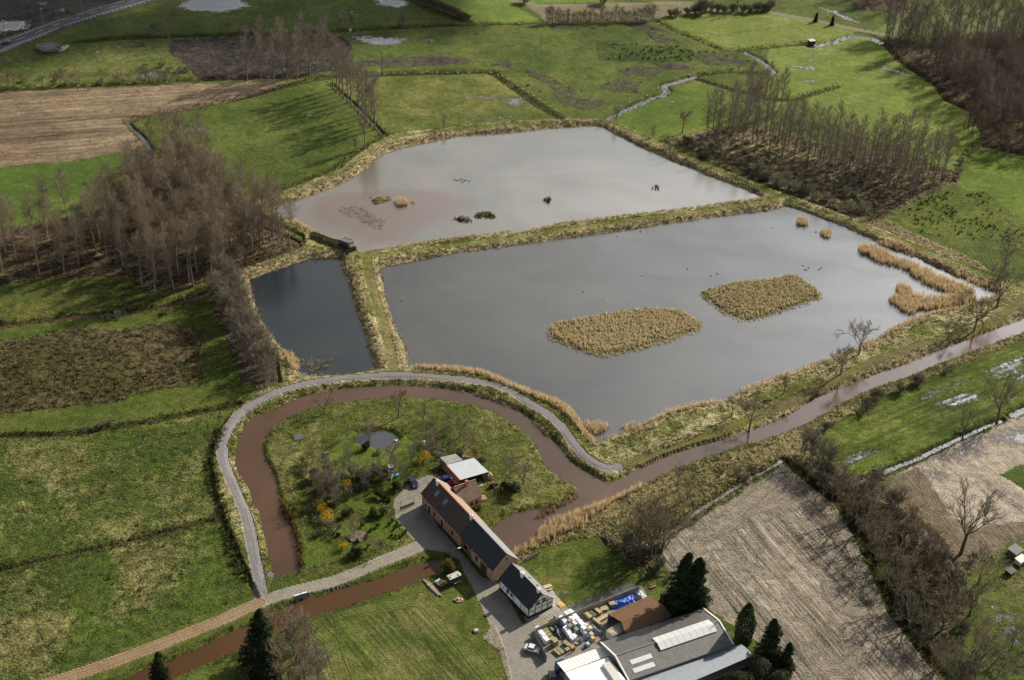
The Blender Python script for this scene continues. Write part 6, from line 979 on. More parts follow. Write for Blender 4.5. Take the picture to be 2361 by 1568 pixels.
# rusty shed: two slopes
pp = c7((885,960),(1260,790),(1390,870),(1010,1030),(1050,1160),(1480,975)); zz = (2.7,2.7,3.5,3.5,2.6,2.6); P_ = [gz(p, z) for p, z in zip(pp, zz)]; lo = Vector((P_[3].x, P_[3].y, .1)); u = P_[2] - P_[3]; an = math.atan2(u.y, u.x); R = Matrix.Rotation(-an, 3, 'Z'); Lq = [R @ (q - lo) for q in P_]
h = thing('rusty_shed', 'low shed with brown rusty corrugated roof, half in shade of the spruces', 'shed', lo, an); b = MB().slab([Lq[0], Lq[1], Lq[2], Lq[3]], .1); b.build('roof', corr('rust_sheet', (0.11,0.055,0.035), (0.20,0.115,0.06), 0, .35, .8, .2), h); MB().slab([Lq[3], Lq[2], Lq[5], Lq[4]], .1).build('roof', MATS['rust_sheet'], h)
b = MB()
for A, B in ((Lq[0], Lq[1]), (Lq[5], Lq[4]), (Lq[1] * .5 + Lq[2] * .5, Lq[2]), ): 
    A, B = A * .98, B * .98; b.box(((A.x + B.x) / 2, (A.y + B.y) / 2, 1.2), ((B - A).xy.length, .12, 2.35), rz=math.atan2(B.y - A.y, B.x - A.x))
b.build('wall', GREYT, h)
for q in (Lq[0], Lq[3], Lq[4]): MB().box((q.x + .15, q.y, q.z / 2 - .15), (.16, .16, q.z - .1)).build('post', WOOD, h)
# carport
pp = ((1029.6,1072.3), (1092.4,1055.4), (1126.6,1087.8), (1061.3,1106.5)); flat_building('carport', 'open carport with pale grey metal roof and orange red edge', 'carport', pp, (4.0,3.2,3.2,4.0), CARC, GREYT, .1, wall=True, wedges=[1], posts=True)
ex = [gz(q, z) for q, z in (((1028.5,1072),4.05), ((1030.5,1071.8),4.05), ((1062.3,1106.3),4.05), ((1060,1107),4.05))]
CP = [o for o in C.objects if o.name == 'carport'][0]; Ri = Matrix.Rotation(-CP.rotation_euler.z, 3, 'Z')
MB().slab([Ri @ (q - CP.location) + Vector((0, 0, .05)) for q in ex], .2).build('edge_trim', mat('orange_red_trim', (0.62,0.14,0.07), .6), CP)
tl = [gz(q, z) for q, z in (((1029.3,1072),3.95), ((1060.5,1107),3.95), ((1052.2,1111.3),3.0), ((1018.3,1078.2),3.0))]; MB().slab([Ri @ (q - CP.location) for q in tl], .12).build('tiled_slope', TILEB, CP)
flat_building('garden_shed', 'flat roofed grey shed with moss stains behind the carport', 'shed', ((1013.7,1054.2), (1050.3,1046.3), (1067.4,1060.3), (1030.8,1071.3)), (2.6,2.6,2.6,2.6), MOSSY, WOOD)
flat_building('log_store', 'dark open log store almost hidden under the spruces', 'shed', c7((1370,760),(1440,720),(1480,760),(1410,800)), (2.2,2.2,2.0,2.0), mat('mossy_sheet', (0.06,0.055,0.045), .9), TIMBER)
# bird hide and its screens
p4 = [(1240+x/10.73, 900+y/10.73) for x, y in ((1230,610),(1470,510),(1880,665),(1655,765))]; p4 = [(x*.5764, y*.5764) for x, y in p4]
h, Lp = flat_building('bird_hide', 'grey wooden bird hide with flat roof on the dike between the ponds', 'hide', p4, (3.0,3.0,3.0,3.0), mat('brown_roof_felt', (0.15,0.125,0.115), .9), GREYT, .12, z0=-.3)
for i in range(4): A, B = Lp[i], Lp[(i + 1) % 4]; MB().box(((A.x + B.x) / 2, (A.y + B.y) / 2, 2.92), ((B - A).length + .1, .12, .26), rz=math.atan2(B.y - A.y, B.x - A.x)).build('fascia', mat('pale_grey_fascia', (0.42,0.42,0.42), .6), h)
A, B = Lp[1], Lp[2]; q = A * .5 + B * .5; MB().box((q.x * .97, q.y * .97, 1.7), ((B - A).length * .8, .25, .3), rz=math.atan2(B.y - A.y, B.x - A.x)).build('viewing_slot', DARKIN, h)
A, B = Lp[2], Lp[3]; q = A * .5 + B * .5; MB().box((q.x * .95, q.y * .95, 1.0), ((B - A).length * .6, .3, 1.8), rz=math.atan2(B.y - A.y, B.x - A.x)).build('door', mat('pale_door', (0.5,0.5,0.5), .6), h)
REEDM = mat('woven_reed_screen', (0.34,0.27,0.17), .9, var=.3, scale=5)
def fence_run(name, label, cat, pts, hgt, m, sp_=2.0, post_m=None, th=.08, z=None, group=None, wave=False, posth=.1, rails=False, panel='panel'):
    P_ = [gz(p, hgt) if z is None else gz(p, z) for p in pts]; lo = Vector((P_[0].x, P_[0].y, hz(P_[0].x, P_[0].y))); h = thing(name, label, cat, lo, group=group); b = MB(); n_ = 0
    for i in range(len(P_) - 1):
        A, B = P_[i] - lo, P_[i + 1] - lo; A.z = B.z = 0; d = B - A; k = max(1, int(d.length / sp_ + .5)); rz = math.atan2(d.y, d.x)
        for j in range(k):
            c = A + d * (j + .5) / k; gzz = hz(c.x + lo.x, c.y + lo.y) - lo.z
            if rails:
                for zz_ in (.45, .9): b.box((c.x, c.y, gzz + zz_ * hgt), (d.length / k, .03, .05), rz)
            else: b.box((c.x, c.y, gzz + hgt / 2 + (.12 * math.sin(j * 1.7) if wave else 0)), (d.length / k - .06, th, hgt), rz)
            MB().box((A.x + d.x * j / k, A.y + d.y * j / k, gzz + (hgt + posth) / 2 - .1), (.12, .12, hgt + posth + .2), rz).build('post', post_m or m, h) if n_ < 100 else None; n_ += 1
    MB().box((B.x, B.y, hgt / 2), (.12, .12, hgt + posth + .2)).build('post', post_m or m, h)
    b.build(panel, m, h); return h
cz_ = lambda *p: [((1240 + x / 10.73) * .5764, (900 + y / 10.73) * .5764) for x, y in p]
fence_run('reed_screen', 'wavy brown reed screen leading from the dike to the bird hide', 'screen', cz_((0,400),(170,350),(400,430),(700,560),(900,630),(1250,740)), 1.8, REEDM, 1.8, TIMBER, wave=True, z=1.8)
fence_run('hide_fence', 'dark wooden screen fence wrapped around the front of the bird hide', 'fence', cz_((1250,860),(1600,1010),(1700,1080),(1840,1050),(1980,1020)), 1.6, TIMBER, 2.0, z=1.4)
fence_run('hide_fence', 'low dark board screen nearest the small pond by the hide', 'fence', cz_((1440,1230),(1540,1150),(1830,1050)), 1.5, TIMBER, 2.0, z=1.5)
# yard walls and fences
fence_run('concrete_fence', 'long concrete panel fence behind the storage yard', 'fence', c7((1170,705),(880,820),(590,935),(400,1012),(228,1087)), 2.0, CONC, 2.0, CONC)
fence_run('garden_fence', 'short grey panel fence between the mill and the reeds', 'fence', c7((95,455),(250,385)), 1.2, CONC, 1.9, CONC)
fence_run('meadow_fence', 'low post and wire fence above the canal bank', 'fence', Q(1,3,(1035,585),(1145,545),(1215,522),(1285,495),(1355,470),(1430,445),(1500,420)), 1.1, WOOD, 3.0, rails=True, z=.3, panel='rail')
fence_run('roadside_fence', 'thin post fence between garden and road near the moat', 'fence', Q(1,3,(400,565),(545,515),(625,490),(770,455)), 1.1, WOOD, 3.0, rails=True, z=.3, panel='rail')
fence_run('field_fence', 'wire fence on posts running along the meadow above the far ditch', 'fence', Q(1,0,(1060,668),(1300,660),(1600,650),(1900,645),(2130,648),(2200,675),(2361,780),(2600,960),(2780,1070)), 1.1, WOOD, 5.0, rails=True, z=.4, panel='rail')
fence_run('far_fence', 'thin fence line crossing the bright far meadow', 'fence', Q(2,0,(1730,355),(2000,315),(2361,265),(2760,205)), 1.1, WOOD, 5.5, rails=True, z=.4, panel='rail')
fence_run('yard_banner_fence', 'steel mesh fence with red and white banner at the yard corner', 'fence', c7((205,1110),(245,1200),(320,1345)), 1.9, mat('wire_mesh', (0.2,0.2,0.2), .6), 2.0, GREYT, th=.03)
# ---------------------------------------------------------------- vehicles
PAINTS = {}
def car(label, p, heading, col, L_=4.2, Wd=1.7, H=1.45, van=False, z=None, group=None):
    g = at(p); h = thing('parked_car', label, 'car', g, heading, group); pm = mat('paint_' + '_'.join('%02d' % int(c * 99) for c in col), col, .28, var=.03, spec=.6)
    f = L_ / 2; prof = [(-f, .35), (-f + .02, .75), (-f * .93, .92), (-f * .62, 1.0), (-f * .42, H), (f * .22, H), (f * .52, .98), (f * .93, .82), (f, .62), (f - .02, .35)]; n = len(prof); b = MB(); vs = []
    for s in (-1, 1):
        for x, z_ in prof: vs.append((x, s * (Wd / 2 - (.16 if z_ > 1.05 else 0) - (.06 if abs(x) > f * .9 else 0)), z_))
    b.add(vs, [tuple(range(n - 1, -1, -1)), tuple(range(n, 2 * n))] + [(i, (i + 1) % n, n + (i + 1) % n, n + i) for i in range(n)]); bd = b.build('body', pm, h)
    gl = MB(); e = .012
    gl.add([(f * .52 - .04, -Wd / 2 + .12, 1.03), (f * .52 - .04, Wd / 2 - .12, 1.03), (f * .25, Wd / 2 - .22, H - .03), (f * .25, -Wd / 2 + .22, H - .03)], [(0, 1, 2, 3)]); 
    for v_ in range(len(gl.v)): gl.v[v_] = (gl.v[v_][0] + .03, gl.v[v_][1], gl.v[v_][2] + .03)
    gl.build('windscreen', GLASS, h); r = MB(); r.add([(-f * .62 - .03, -Wd / 2 + .14, 1.05), (-f * .42 - .03, -Wd / 2 + .22, H - .04), (-f * .42 - .03, Wd / 2 - .22, H - .04), (-f * .62 - .03, Wd / 2 - .14, 1.05)], [(0, 1, 2, 3)]); r.build('rear_window', GLASS, h)
    for s in (-1, 1):
        for x0, x1, t0, t1 in ((-f * .56, -f * .1, -f * .4, -f * .1), (-f * .06, f * .44, -f * .06, f * .2)):
            y = s * (Wd / 2 - .085); y2 = s * (Wd / 2 - .145); MB().add([(x0, s * (Wd / 2 + .012), 1.03), (x1, s * (Wd / 2 + .012), 1.03), (t1, s * (Wd / 2 - .13), H - .09), (t0, s * (Wd / 2 - .13), H - .09)], [(0, 1, 2, 3)]).build('side_window', GLASS, h)
        MB().box((f - .03, s * Wd * .34, .68), (.1, .32, .16)).build('headlight', WHITEM, h); MB().box((-f + .03, s * Wd * .36, .78), (.1, .26, .16)).build('tail_light', mat('red_lens', (0.4,0.02,0.02), .3), h); MB().box((f * .42, s * (Wd / 2 + .09), 1.0), (.16, .16, .12)).build('wing_mirror', pm, h)
        for x in (-f * .62, f * .62):
            w = MB().tube((x, s * (Wd / 2 - .2), .32), (x, s * (Wd / 2 + .01), .32), .32, n=14).build('wheel', mat('tyre_rubber', (0.02,0.02,0.02), .8), h); MB().tube((x, s * (Wd / 2 + .005), .32), (x, s * (Wd / 2 + .02), .32), .19, n=10).build('rim', ZINC, w)
    return h
def head(p, q): a, b = G(p), G(q); return math.atan2(b.y - a.y, b.x - a.x)
car('small silver white hatchback parked by the storage yard', c7((185,1300))[0], head(c7((110,1280))[0], c7((250,1320))[0]), (0.66,0.66,0.68), 3.65, 1.62, 1.5)
car('dark blue saloon parked on the garden drive', Q(1,2,(1450,1330))[0], head(Q(1,2,(1425,1290))[0], Q(1,2,(1470,1360))[0]), (0.015,0.02,0.06), 4.1)
car('bright blue car half under the carport', (1029,1109), head((1029,1109), (1045,1106)), (0.04,0.07,0.45), 4.0)
car('red car beneath the carport roof beside the blue one', (1040,1121), head((1040,1121), (1056,1116)), (0.42,0.02,0.03), 4.0)
car('dark green car cut by the bottom edge beside the workshop', c7((375,1572))[0], head(c7((375,1572))[0], c7((385,1620))[0]), (0.015,0.035,0.035), 4.3)
car('dark car with bright roof driving on the country road', (14, 102), head((0,107), (57,86)), (0.03,0.03,0.035), 4.4)
car('dumped white car without paint left on the garden grass', Q(1,2,(1247,1205))[0], head(Q(1,2,(1247,1240))[0], Q(1,2,(1250,1175))[0]), (0.62,0.62,0.6), 3.5)
# truck under the workshop edge
g = at(c7((490,1545))[0]); tr = thing('blue_lorry', 'dark blue lorry cab showing beneath the white workshop roof', 'lorry', g, head(c7((440,1470))[0], c7((540,1600))[0]) + PI); BL = mat('lorry_blue', (0.02,0.05,0.15), .35, var=.05)
MB().box((2.0, 0, 1.6), (2.0, 2.2, 2.3), taper=.92).build('cab', BL, tr); MB().box((3.02, 0, 1.95), (.1, 1.9, .8)).build('windscreen', GLASS, tr); MB().box((-1.2, 0, 1.1), (4.2, 2.2, .5)).build('load_bed', ZINC, tr)
for x in (2.1, -2.2):
    for s in (-1, 1): w = MB().tube((x, s * .85, .45), (x, s * 1.12, .45), .45, n=14).build('wheel', MATS['tyre_rubber'], tr); MB().tube((x, s * 1.11, .45), (x, s * 1.14, .45), .22, n=10).build('rim', ZINC, w)
# ---------------------------------------------------------------- yard goods
ZC = lambda x, y, z=0.0: ((2050 + x / 3.935) * .5764, (2330 + y / 3.935) * .5764)
YA = head(ZC(830, 550), ZC(1110, 790)); WRAP = mat('white_shrink_wrap', (0.82,0.82,0.87), .35, var=.12, scale=5, spec=.5, bump=.03); GREENW = mat('green_treated_timber', (0.30,0.30,0.17), .85, var=.25, scale=4)
def bag_stack(label, x, y, hgt=1.4, m=WRAP, w=1.22, grp='white bag stacks in the storage yard', nm='wrapped_pallet', cat='pallet', rz=None):
    t = thing(nm, label, cat, at(ZC(x, y)), YA if rz is None else rz, grp); b = MB()
    for k in range(3): b.box((0, (k - 1) * w * .4, .07), (w, .1, .1))
    b.box((0, 0, .145), (w, w, .04)).build('pallet', PALEW, t); b = MB(); n = max(2, int(hgt / .3))
    for i in range(n):
        for sx in (-1, 1): b.box((sx * w * .245 + random.uniform(-.02, .02), random.uniform(-.02, .02), .18 + (i + .5) * hgt / n), (w * .47, w * .94, hgt / n - .03), rz=random.uniform(-.03, .03), taper=.93)
    o_ = b.build('bags' if m is WRAP else 'load', m, t); md = o_.modifiers.new('bevel', 'BEVEL'); md.width = .05; md.segments = 2; return t
rows = [('row nearest the concrete fence', [(850,555),(895,605),(940,655),(980,705)], 1.5), ('second row from the concrete fence', [(905,530),(950,578),(995,628),(1040,680),(1080,730),(1110,790)], 1.7), ('left group beside the blue sheets', [(765,620),(805,660),(845,705),(835,785)], 1.2), ('front row beside the crates', [(870,830),(905,880),(940,930),(965,905)], 1.2), ('single file along the mesh fence', [(395,775),(430,820),(465,870),(500,915),(530,960)], 1.1)]
for d, pts, hgt in rows:
    for (x, y) in pts: bag_stack('white wrapped bag stack, ' + d, x, y, hgt * random.uniform(.85, 1.1))
bag_stack('tall stack of grey trays at the front of the yard', 1135, 900, 2.0, mat('grey_trays', (0.42,0.42,0.52), .5), .8, None, 'tray_stack', 'stack'); bag_stack('pallet of orange topped packets in the yard', 1255, 935, 1.2, mat('orange_packets', (0.66,0.42,0.16), .5, var=.4, scale=6), 1.0, None); bag_stack('pallet of yellow and white packets behind the orange one', 1215, 780, 1.3, mat('yellow_packets', (0.68,0.62,0.42), .5, var=.3, scale=6), 1.0, None); bag_stack('clear wrapped pallet right of the tray stack', 1235, 860, 1.0, mat('clear_wrap', (0.5,0.55,0.55), .3), 1.0, None); bag_stack('pallet of turquoise packs at the front corner', 1180, 1010, .8, mat('turquoise_packs', (0.35,0.55,0.62), .5, var=.3, scale=6), .9, None); bag_stack('blue and white pallet left of the tray stack', 1070, 950, .9, mat('blue_white_packs', (0.30,0.32,0.58), .5, var=.4, scale=6), .9, None); bag_stack('teal stack of blocks in the middle of the yard', 1000, 795, 1.2, mat('teal_blocks', (0.20,0.33,0.30), .7), 1.0, None); bag_stack('white tub pallet right of the bag rows', 1150, 720, 1.0, mat('cream_packs', (0.66,0.60,0.54), .6), 1.0, None)
def planks(label, x, y, w, d, hgt, ang, m=PALEW, grp=None, nm='timber_bundle', p=None, n=6):
    t = thing(nm, label, 'timber', at(p or ZC(x, y)), ang, grp); b = MB(); l = max(1, int(hgt / .16))
    for k in range(l):
        for j in range(n): b.box((random.uniform(-.08, .08), (j - (n - 1) / 2) * d / n, .16 + (k + .5) * hgt / l), (w * random.uniform(.93, 1), d / n * .86, hgt / l * .86))
    b.build('planks', m, t); MB().box((-w * .3, 0, .06), (.1, d, .1)).box((w * .3, 0, .06), (.1, d, .1)).build('bearer', WOOD, t); return t
PA = YA
for i, (x, y) in enumerate(((470,745),(500,790),(530,835),(560,880),(600,930))): planks('brown stack of wooden posts in the second file from the mesh fence', x, y, 1.7, .85, .9, PA + PI / 2, GREENW, 'post stacks in the storage yard')
planks('large tan cube of stacked posts at the end of the file', 660, 990, 1.3, 1.3, 1.5, PA + PI / 2, mat('tan_posts', (0.40,0.32,0.17), .85, var=.2)); planks('pair of pale plank bundles near the wire gate', 700, 1120, 2.2, .7, .4, PA, GREENW); planks('second pale plank bundle near the wire gate', 750, 1095, 2.2, .7, .4, PA, GREENW)
planks('green plank bundle leaning by the black pipes', 600, 745, 2.0, .6, .5, PA, GREENW)
for x, y, l in ((1180,540,'yellowish long plank bundle under the concrete fence, left'),(1250,520,'dark treated plank bundle under the concrete fence'),(1330,470,'yellowish long plank bundle under the concrete fence, right')): planks(l, x, y, 2.6, .9, .7, PA, mat('dark_treated', (0.12,0.12,0.08), .8) if 'dark' in l else mat('yellow_timber', (0.50,0.42,0.22), .8, var=.2))
planks('long light boards on the steel rack', 1410, 590, 3.4, .9, .5, PA + PI / 2, mat('yellow_timber', (0.50,0.42,0.22), .8)); planks('grey boards leaning beside the steel rack', 1330, 645, 2.6, .6, .6, PA, PALEW)
planks('heap of broken light timber by the blue tarpaulin', 1435, 430, 2.0, 1.6, .5, .3, PALEW, n=5); planks('tan wooden lid on the tarpaulin', 1560, 375, 1.6, 1.2, .9, .2, mat('tan_board', (0.46,0.36,0.24), .8), n=2)
for x, y, l in ((830,975,'brown crate of blocks in front of the bags, left'),(880,1010,'brown crate of blocks in front of the bags, middle'),(935,1040,'pallet of bricks at the front of the yard'),(860,1085,'brown open crate nearest the wire gate'),(1010,985,'tan crate beside the bag rows'),(895,685,'flat pallet lying on the white bags'),(895,765,'tan pallet on top of the front bags')): planks(l, x, y, 1.1, .9, .6 if y > 800 else 1.7, PA + PI / 2, mat('crate_wood', (0.34,0.29,0.20), .85, var=.25), n=4)
planks('upright orange pallet leaning at the yard front', 955, 1090, 1.1, .25, 1.1, PA + PI / 2, mat('orange_pallet', (0.40,0.22,0.08), .8), n=2)
t = thing('white_timber_stack', 'big white sheeted stack topped with loose battens beside the canopy', 'timber', at(ZC(1640, 830)), PA + PI / 2 + .02); MB().box((0, 0, 1.0), (5.0, 2.3, 1.9), taper=.98).build('sheeted_load', mat('cream_sheet', (0.84,0.79,0.72), .6, var=.08), t); b = MB()
for k in range(11): b.box((-2.3 + k * .45, random.uniform(-.1, .1), 2.0 + .02 * (k % 2)), (.1, 2.6, .08), rz=random.uniform(-.15, .15))
for k in (-.8, .8): b.box((0, k, 2.1), (5.0, .12, .06))
b.build('battens', PALEW, t)
# tarpaulin: crumpled cloth over a heap
def cloth(label, nm, poly, z, m, amp, cat, seed):
    pts = wpoly(poly, z * .5); cx = sum(p[0] for p in pts) / len(pts); cy = sum(p[1] for p in pts) / len(pts); xs = np.linspace(min(p[0] for p in pts), max(p[0] for p in pts), 40); ys = np.linspace(min(p[1] for p in pts), max(p[1] for p in pts), 40); Xg, Yg = np.meshgrid(xs, ys); xf, yf = Xg.ravel(), Yg.ravel(); ins = inside(xf, yf, pts); d = seg_dist(xf, yf, pts, True)
    Zg = .12 + (z - .12) * sm(d / .7) * ins + (vnoise(xf, yf, .9, seed) - .5) * amp * ins; q = np.arange(1600).reshape(40, 40); F = np.stack([q[:-1, :-1], q[:-1, 1:], q[1:, 1:], q[1:, :-1]], -1).reshape(-1, 4); F = F[ins[F].any(1)]; used = np.unique(F); rm = np.full(1600, -1); rm[used] = np.arange(len(used))
    me = mesh_np(nm, np.stack([xf - cx, yf - cy, Zg], 1)[used], rm[F], m); o_ = link(nm, me); o_.location = (cx, cy, .1); return tag(o_, label, cat)
cloth('crumpled bright blue tarpaulin over a heap by the concrete fence', 'tarpaulin', c7((885,855),(1000,820),(1100,780),(1140,800),(1130,850),(1030,885),(960,905),(900,890)), 1.1, mat('blue_tarpaulin', (0.06,0.15,0.58), .3, var=.45, scale=2.5, spec=.6), .8, 'tarpaulin', 4)
cloth('grey plastic rubble heap at the end of the blue tarpaulin', 'scrap_heap', c7((1130,770),(1180,735),(1240,790),(1200,830),(1140,820)), .8, mat('grey_scrap', (0.42,0.45,0.46), .5, var=.5, scale=5), 1.0, 'scrap heap', 9)
cloth('dark heap of black pipes and tanks in the yard', 'scrap_heap', [ZC(1175,650), ZC(1260,640), ZC(1380,760), ZC(1440,740), ZC(1430,800), ZC(1330,830), ZC(1250,760)], .9, mat('black_pipes', (0.05,0.055,0.07), .35, var=.6, scale=6, col2=(0.3,0.32,0.34)), .9, 'scrap heap', 12)
cloth('dark barrels and blue crates heap left of the white bags', 'scrap_heap', [ZC(610,680), ZC(690,660), ZC(760,800), ZC(800,880), ZC(720,890), ZC(650,830)], .8, mat('dark_blue_crates', (0.03,0.05,0.10), .4, var=.5, scale=3, col2=(0.10,0.10,0.09)), .8, 'scrap heap', 15)
for i, (x, y) in enumerate(((700,610),(725,640),(750,675))): planks('blue painted board lying beside the white bags', x, y, 2.6, .3, .9, PA, mat('blue_boards', (0.25,0.36,0.52), .5), 'blue boards in the yard', n=1)
# ---------------------------------------------------------------- small things
def lamp_post(name, label, p, hgt, arm, ang, m, group=None):
    t = thing(name, label, 'street lamp', at(p), ang, group); MB().tube((0, 0, -.2), (0, 0, hgt), .13, .08).build('pole', m, t); MB().tube((0, 0, hgt - .05), (arm, 0, hgt + .35), .05, .04).build('arm', m, t); MB().box((arm + .3, 0, hgt + .36), (.8, .3, .16), taper=.8).build('lamp_head', WHITEM, t); return t
lamp_post('street_lamp', 'tall grey street lamp beside the lane at the mill', Q(1,3,(1797,600))[0], 7.8, 1.6, .35, mat('dark_pole', (0.08,0.075,0.065), .7))
for i, p in enumerate(Q(0,0,(50,352),(400,240),(757,110))): lamp_post('roadside_lamp', 'slim street lamp on the far side of the country road', p, 8.0, 1.0, -1.2, ZINC, 'lamps along the country road')
for i, (x, y) in enumerate(Q(0,0,(115,350),(225,320),(345,290),(455,260),(560,215),(690,195),(800,160),(905,115))): 
    t = thing('reflector_post', 'small dark post on the verge of the country road', 'post', at((x, y)), group='posts along the country road'); MB().box((0, 0, .6), (.16, .16, 1.6), taper=.8).build('post', TIMBER, t)
# road markings
pl = wpoly([(-120,138),(0,107),(57,86),(140,54),(225,27),(312,2),(460,-38)]); path = []
for i in range(len(pl) - 1):
    A, B = Vector(pl[i]), Vector(pl[i + 1]); n = max(1, int((B - A).length / 2))
    for k in range(n): path.append(A.lerp(B, k / n))
zr = lambda x, y: hz(x, y) + .03
WP = mat('road_paint', (0.62,0.62,0.6), .6, var=.1)
for k in range(0, len(path) - 4, 5): ribbon([path[k], path[k + 1], path[k + 2]], .10, zr, WP, 'lane_marking')
for s in (-1, 1): ribbon([(path[k] + Vector((-(path[k + 1] - path[k]).normalized().y, (path[k + 1] - path[k]).normalized().x)) * s * 3.2) for k in range(len(path) - 1)], .1, zr, WP, 'edge_line')
t = tag(MB().tube((0,0,-.2), (0,0,10.5), .16, .11).build('utility_pole', mat('dark_pole', (0.08,0.075,0.065), .7)), 'single dark wooden pole on the far meadow beside the ditch', 'pole'); t.location = at(Q(1,0,(1163,675))[0])
# info board, finger post, sluices, gate arch
g = at(Q(1,3,(135,640))[0]); t = thing('information_board', 'sloping pale information board at the path junction', 'sign', g, -.3)
for s in (-.6, .6): MB().box((s, 0, .5), (.1, .1, 1.3)).build('leg', WOOD, t)
MB().box((0, 0, 1.2), (1.5, 1.0, .08), M=Matrix.Rotation(.5, 3, 'X')).build('panel', mat('pale_board', (0.45,0.5,0.55), .4), t)
g = at(Q(1,3,(230,712))[0]); t = thing('signpost', 'thin post with dark traffic plates standing by the road junction', 'signpost', g, .5); MB().tube((0, 0, -.1), (0, 0, 2.6), .05).build('pole', TIMBER, t); MB().tube((0, -.05, 2.3), (0, .05, 2.3), .35, n=16).build('round_plate', GREYT, t); MB().box((0, 0, 1.7), (.08, .5, .3)).build('plate', GREYT, t)
for i, (x, l) in enumerate(((380,'left'),(445,'right'))):
    g = at(Q(1,3,(x, 815 - (x - 380) * .3))[0]); t = thing('sluice_gate', 'white topped sluice gate over the canal edge, %s of the pair' % l, 'sluice', (g.x, g.y, -.3), head(Q(1,3,(350,810))[0], Q(1,3,(480,770))[0]), 'pair of sluice gates'); MB().box((0, 0, .6), (1.55, .12, 1.4)).build('panel', GREYT, t); MB().box((0, 0, 1.36), (1.6, .35, .12)).build('cap', WHITEM, t)
    for s in (-.8, .8): MB().box((s, 0, .6), (.12, .2, 1.7)).build('post', GREYT, t)
ta, tb = at(Q(1,3-1,(1330,1568))[0]), at(Q(1,3-1,(1458,1520))[0]); t = thing('garden_arch', 'rustic wooden gate arch across the garden drive', 'gate', (ta.x, ta.y, ta.z)); d = tb - ta; d.z = 0
for q in (Vector(), d): MB().tube(q, q + Vector((0, 0, 2.6)), .08).build('post', WOOD, t)
MB().tube((0, 0, 2.6), d + Vector((0, 0, 2.6)), .08).build('beam', WOOD, t); MB().box(d / 2 + Vector((0, 0, .5)), (d.length, .05, .8), math.atan2(d.y, d.x)).build('gate', WOOD, t)
# trailer with tank, cart, logs, rubble, goal, slabs, benches
g = at(Q(1,3,(1825,665))[0]); an = head(Q(1,3,(1770,650))[0], Q(1,3,(1870,605))[0]); t = thing('mobile_sales_stand', 'dark trailer stand with junk on its roof beside the lane', 'trailer', g, an); MB().box((0, 0, 1.15), (3.0, 1.5, 1.9)).build('body', mat('dark_trailer', (0.06,0.058,0.055), .5), t); MB().box((0, 0, 2.15), (3.2, 1.7, .1)).build('roof', mat('dirty_white', (0.46,0.45,0.43), .7, var=.2), t); MB().box((.4, -.9, .5), (2.0, .25, .12)).build('shelf', mat('pale_blue_ledge', (0.5,0.6,0.7), .5), t); b = MB()
for k in range(6): b.box((random.uniform(-1.3, 1.3), random.uniform(-.4, .5), 2.3), (random.uniform(.3, .8), .3, .2), rz=random.random())
b.build('roof_junk', WHITEM, t)
for s in (-.9, .9): MB().tube((s, -.75, .3), (s, -.6, .3), .3, n=12).build('wheel', MATS['tyre_rubber'], t)
g = at(Q(1,3,(1710,690))[0]); t = thing('round_tub', 'round wooden tub with a reddish rim beside the trailer stand', 'tub', g); MB().tube((0, 0, 0), (0, 0, .6), .85, .95, n=18).build('tub', TIMBER, t); b = MB()
for k in range(18): a = k * 2 * PI / 18; b.box((math.cos(a) * .95, math.sin(a) * .95, .62), (.1, .34, .12), rz=a)
b.build('rim', mat('reddish_rim', (0.42,0.25,0.17), .7), t)
t = tag(MB().tube((-.8, 0, .3), (.8, 0, .3), .28, .2, n=10).build('blue_canister', mat('pale_blue_plastic', (0.35,0.5,0.62), .4)), 'pale blue canister lying near the round tub', 'canister'); t.location = at(Q(1,3,(1672,658))[0]); t.rotation_euler.z = .9
def log_pile(label, p, q, n, r, lay=1, m=None, group=None, nm='log_pile'):
    A, B = at(p), at(q); d = B - A; t = thing(nm, label, 'logs', A, math.atan2(d.y, d.x), group); b = MB(); L_ = Vector((d.x, d.y)).length
    for k in range(n): y = random.uniform(-.6, .6) * (n / 9 if n > 3 else .2); x0 = random.uniform(0, L_ * .3); b.tube((x0, y, r + (k % lay) * r * 1.7), (x0 + L_ * random.uniform(.5, .72), y + random.uniform(-.3, .3) * (1 if n < 40 else 6), r + (k % lay) * r * 1.7 + .05), r, r * .8, n=8)
    return b.build('logs', m or mat('cut_logs', (0.36,0.31,0.26), .9, var=.3), t)
log_pile('long grey log pile lying between canal and mown field', Q(1,3,(1550,635))[0], Q(1,3,(1730,825))[0], 9, .2, 2); log_pile('grey trunk pile on the far wet meadow', Q(0,0,(340,465))[0], Q(0,0,(570,430))[0], 60, .26, 3, mat('grey_logs', (0.27,0.25,0.23), .9, var=.35)); log_pile('pale fresh trunks leaning at the end of the far log pile', Q(0,0,(540,487))[0], Q(0,0,(635,425))[0], 14, .26, 2, mat('pale_logs', (0.45,0.39,0.30), .9, var=.2))
log_pile('branch pile behind the garden shed', (1000,1040), (1030,1048), 26, .10, 3, mat('grey_branches', (0.28,0.25,0.21), .9)); log_pile('split firewood heap behind the carport', (1063,1053), (1090,1050), 22, .16, 3, PALEW); log_pile('firewood heap at the right end of the carport', (1122,1095), (1132,1108), 20, .16, 4, PALEW); log_pile('single log on the garden grass near the pond', (749,1047), (762,1044), 2, .25); log_pile('pale fallen log on the far meadow edge', Q(1,0,(110,700))[0], Q(1,0,(235,630))[0], 2, .25, 1, PALEW)
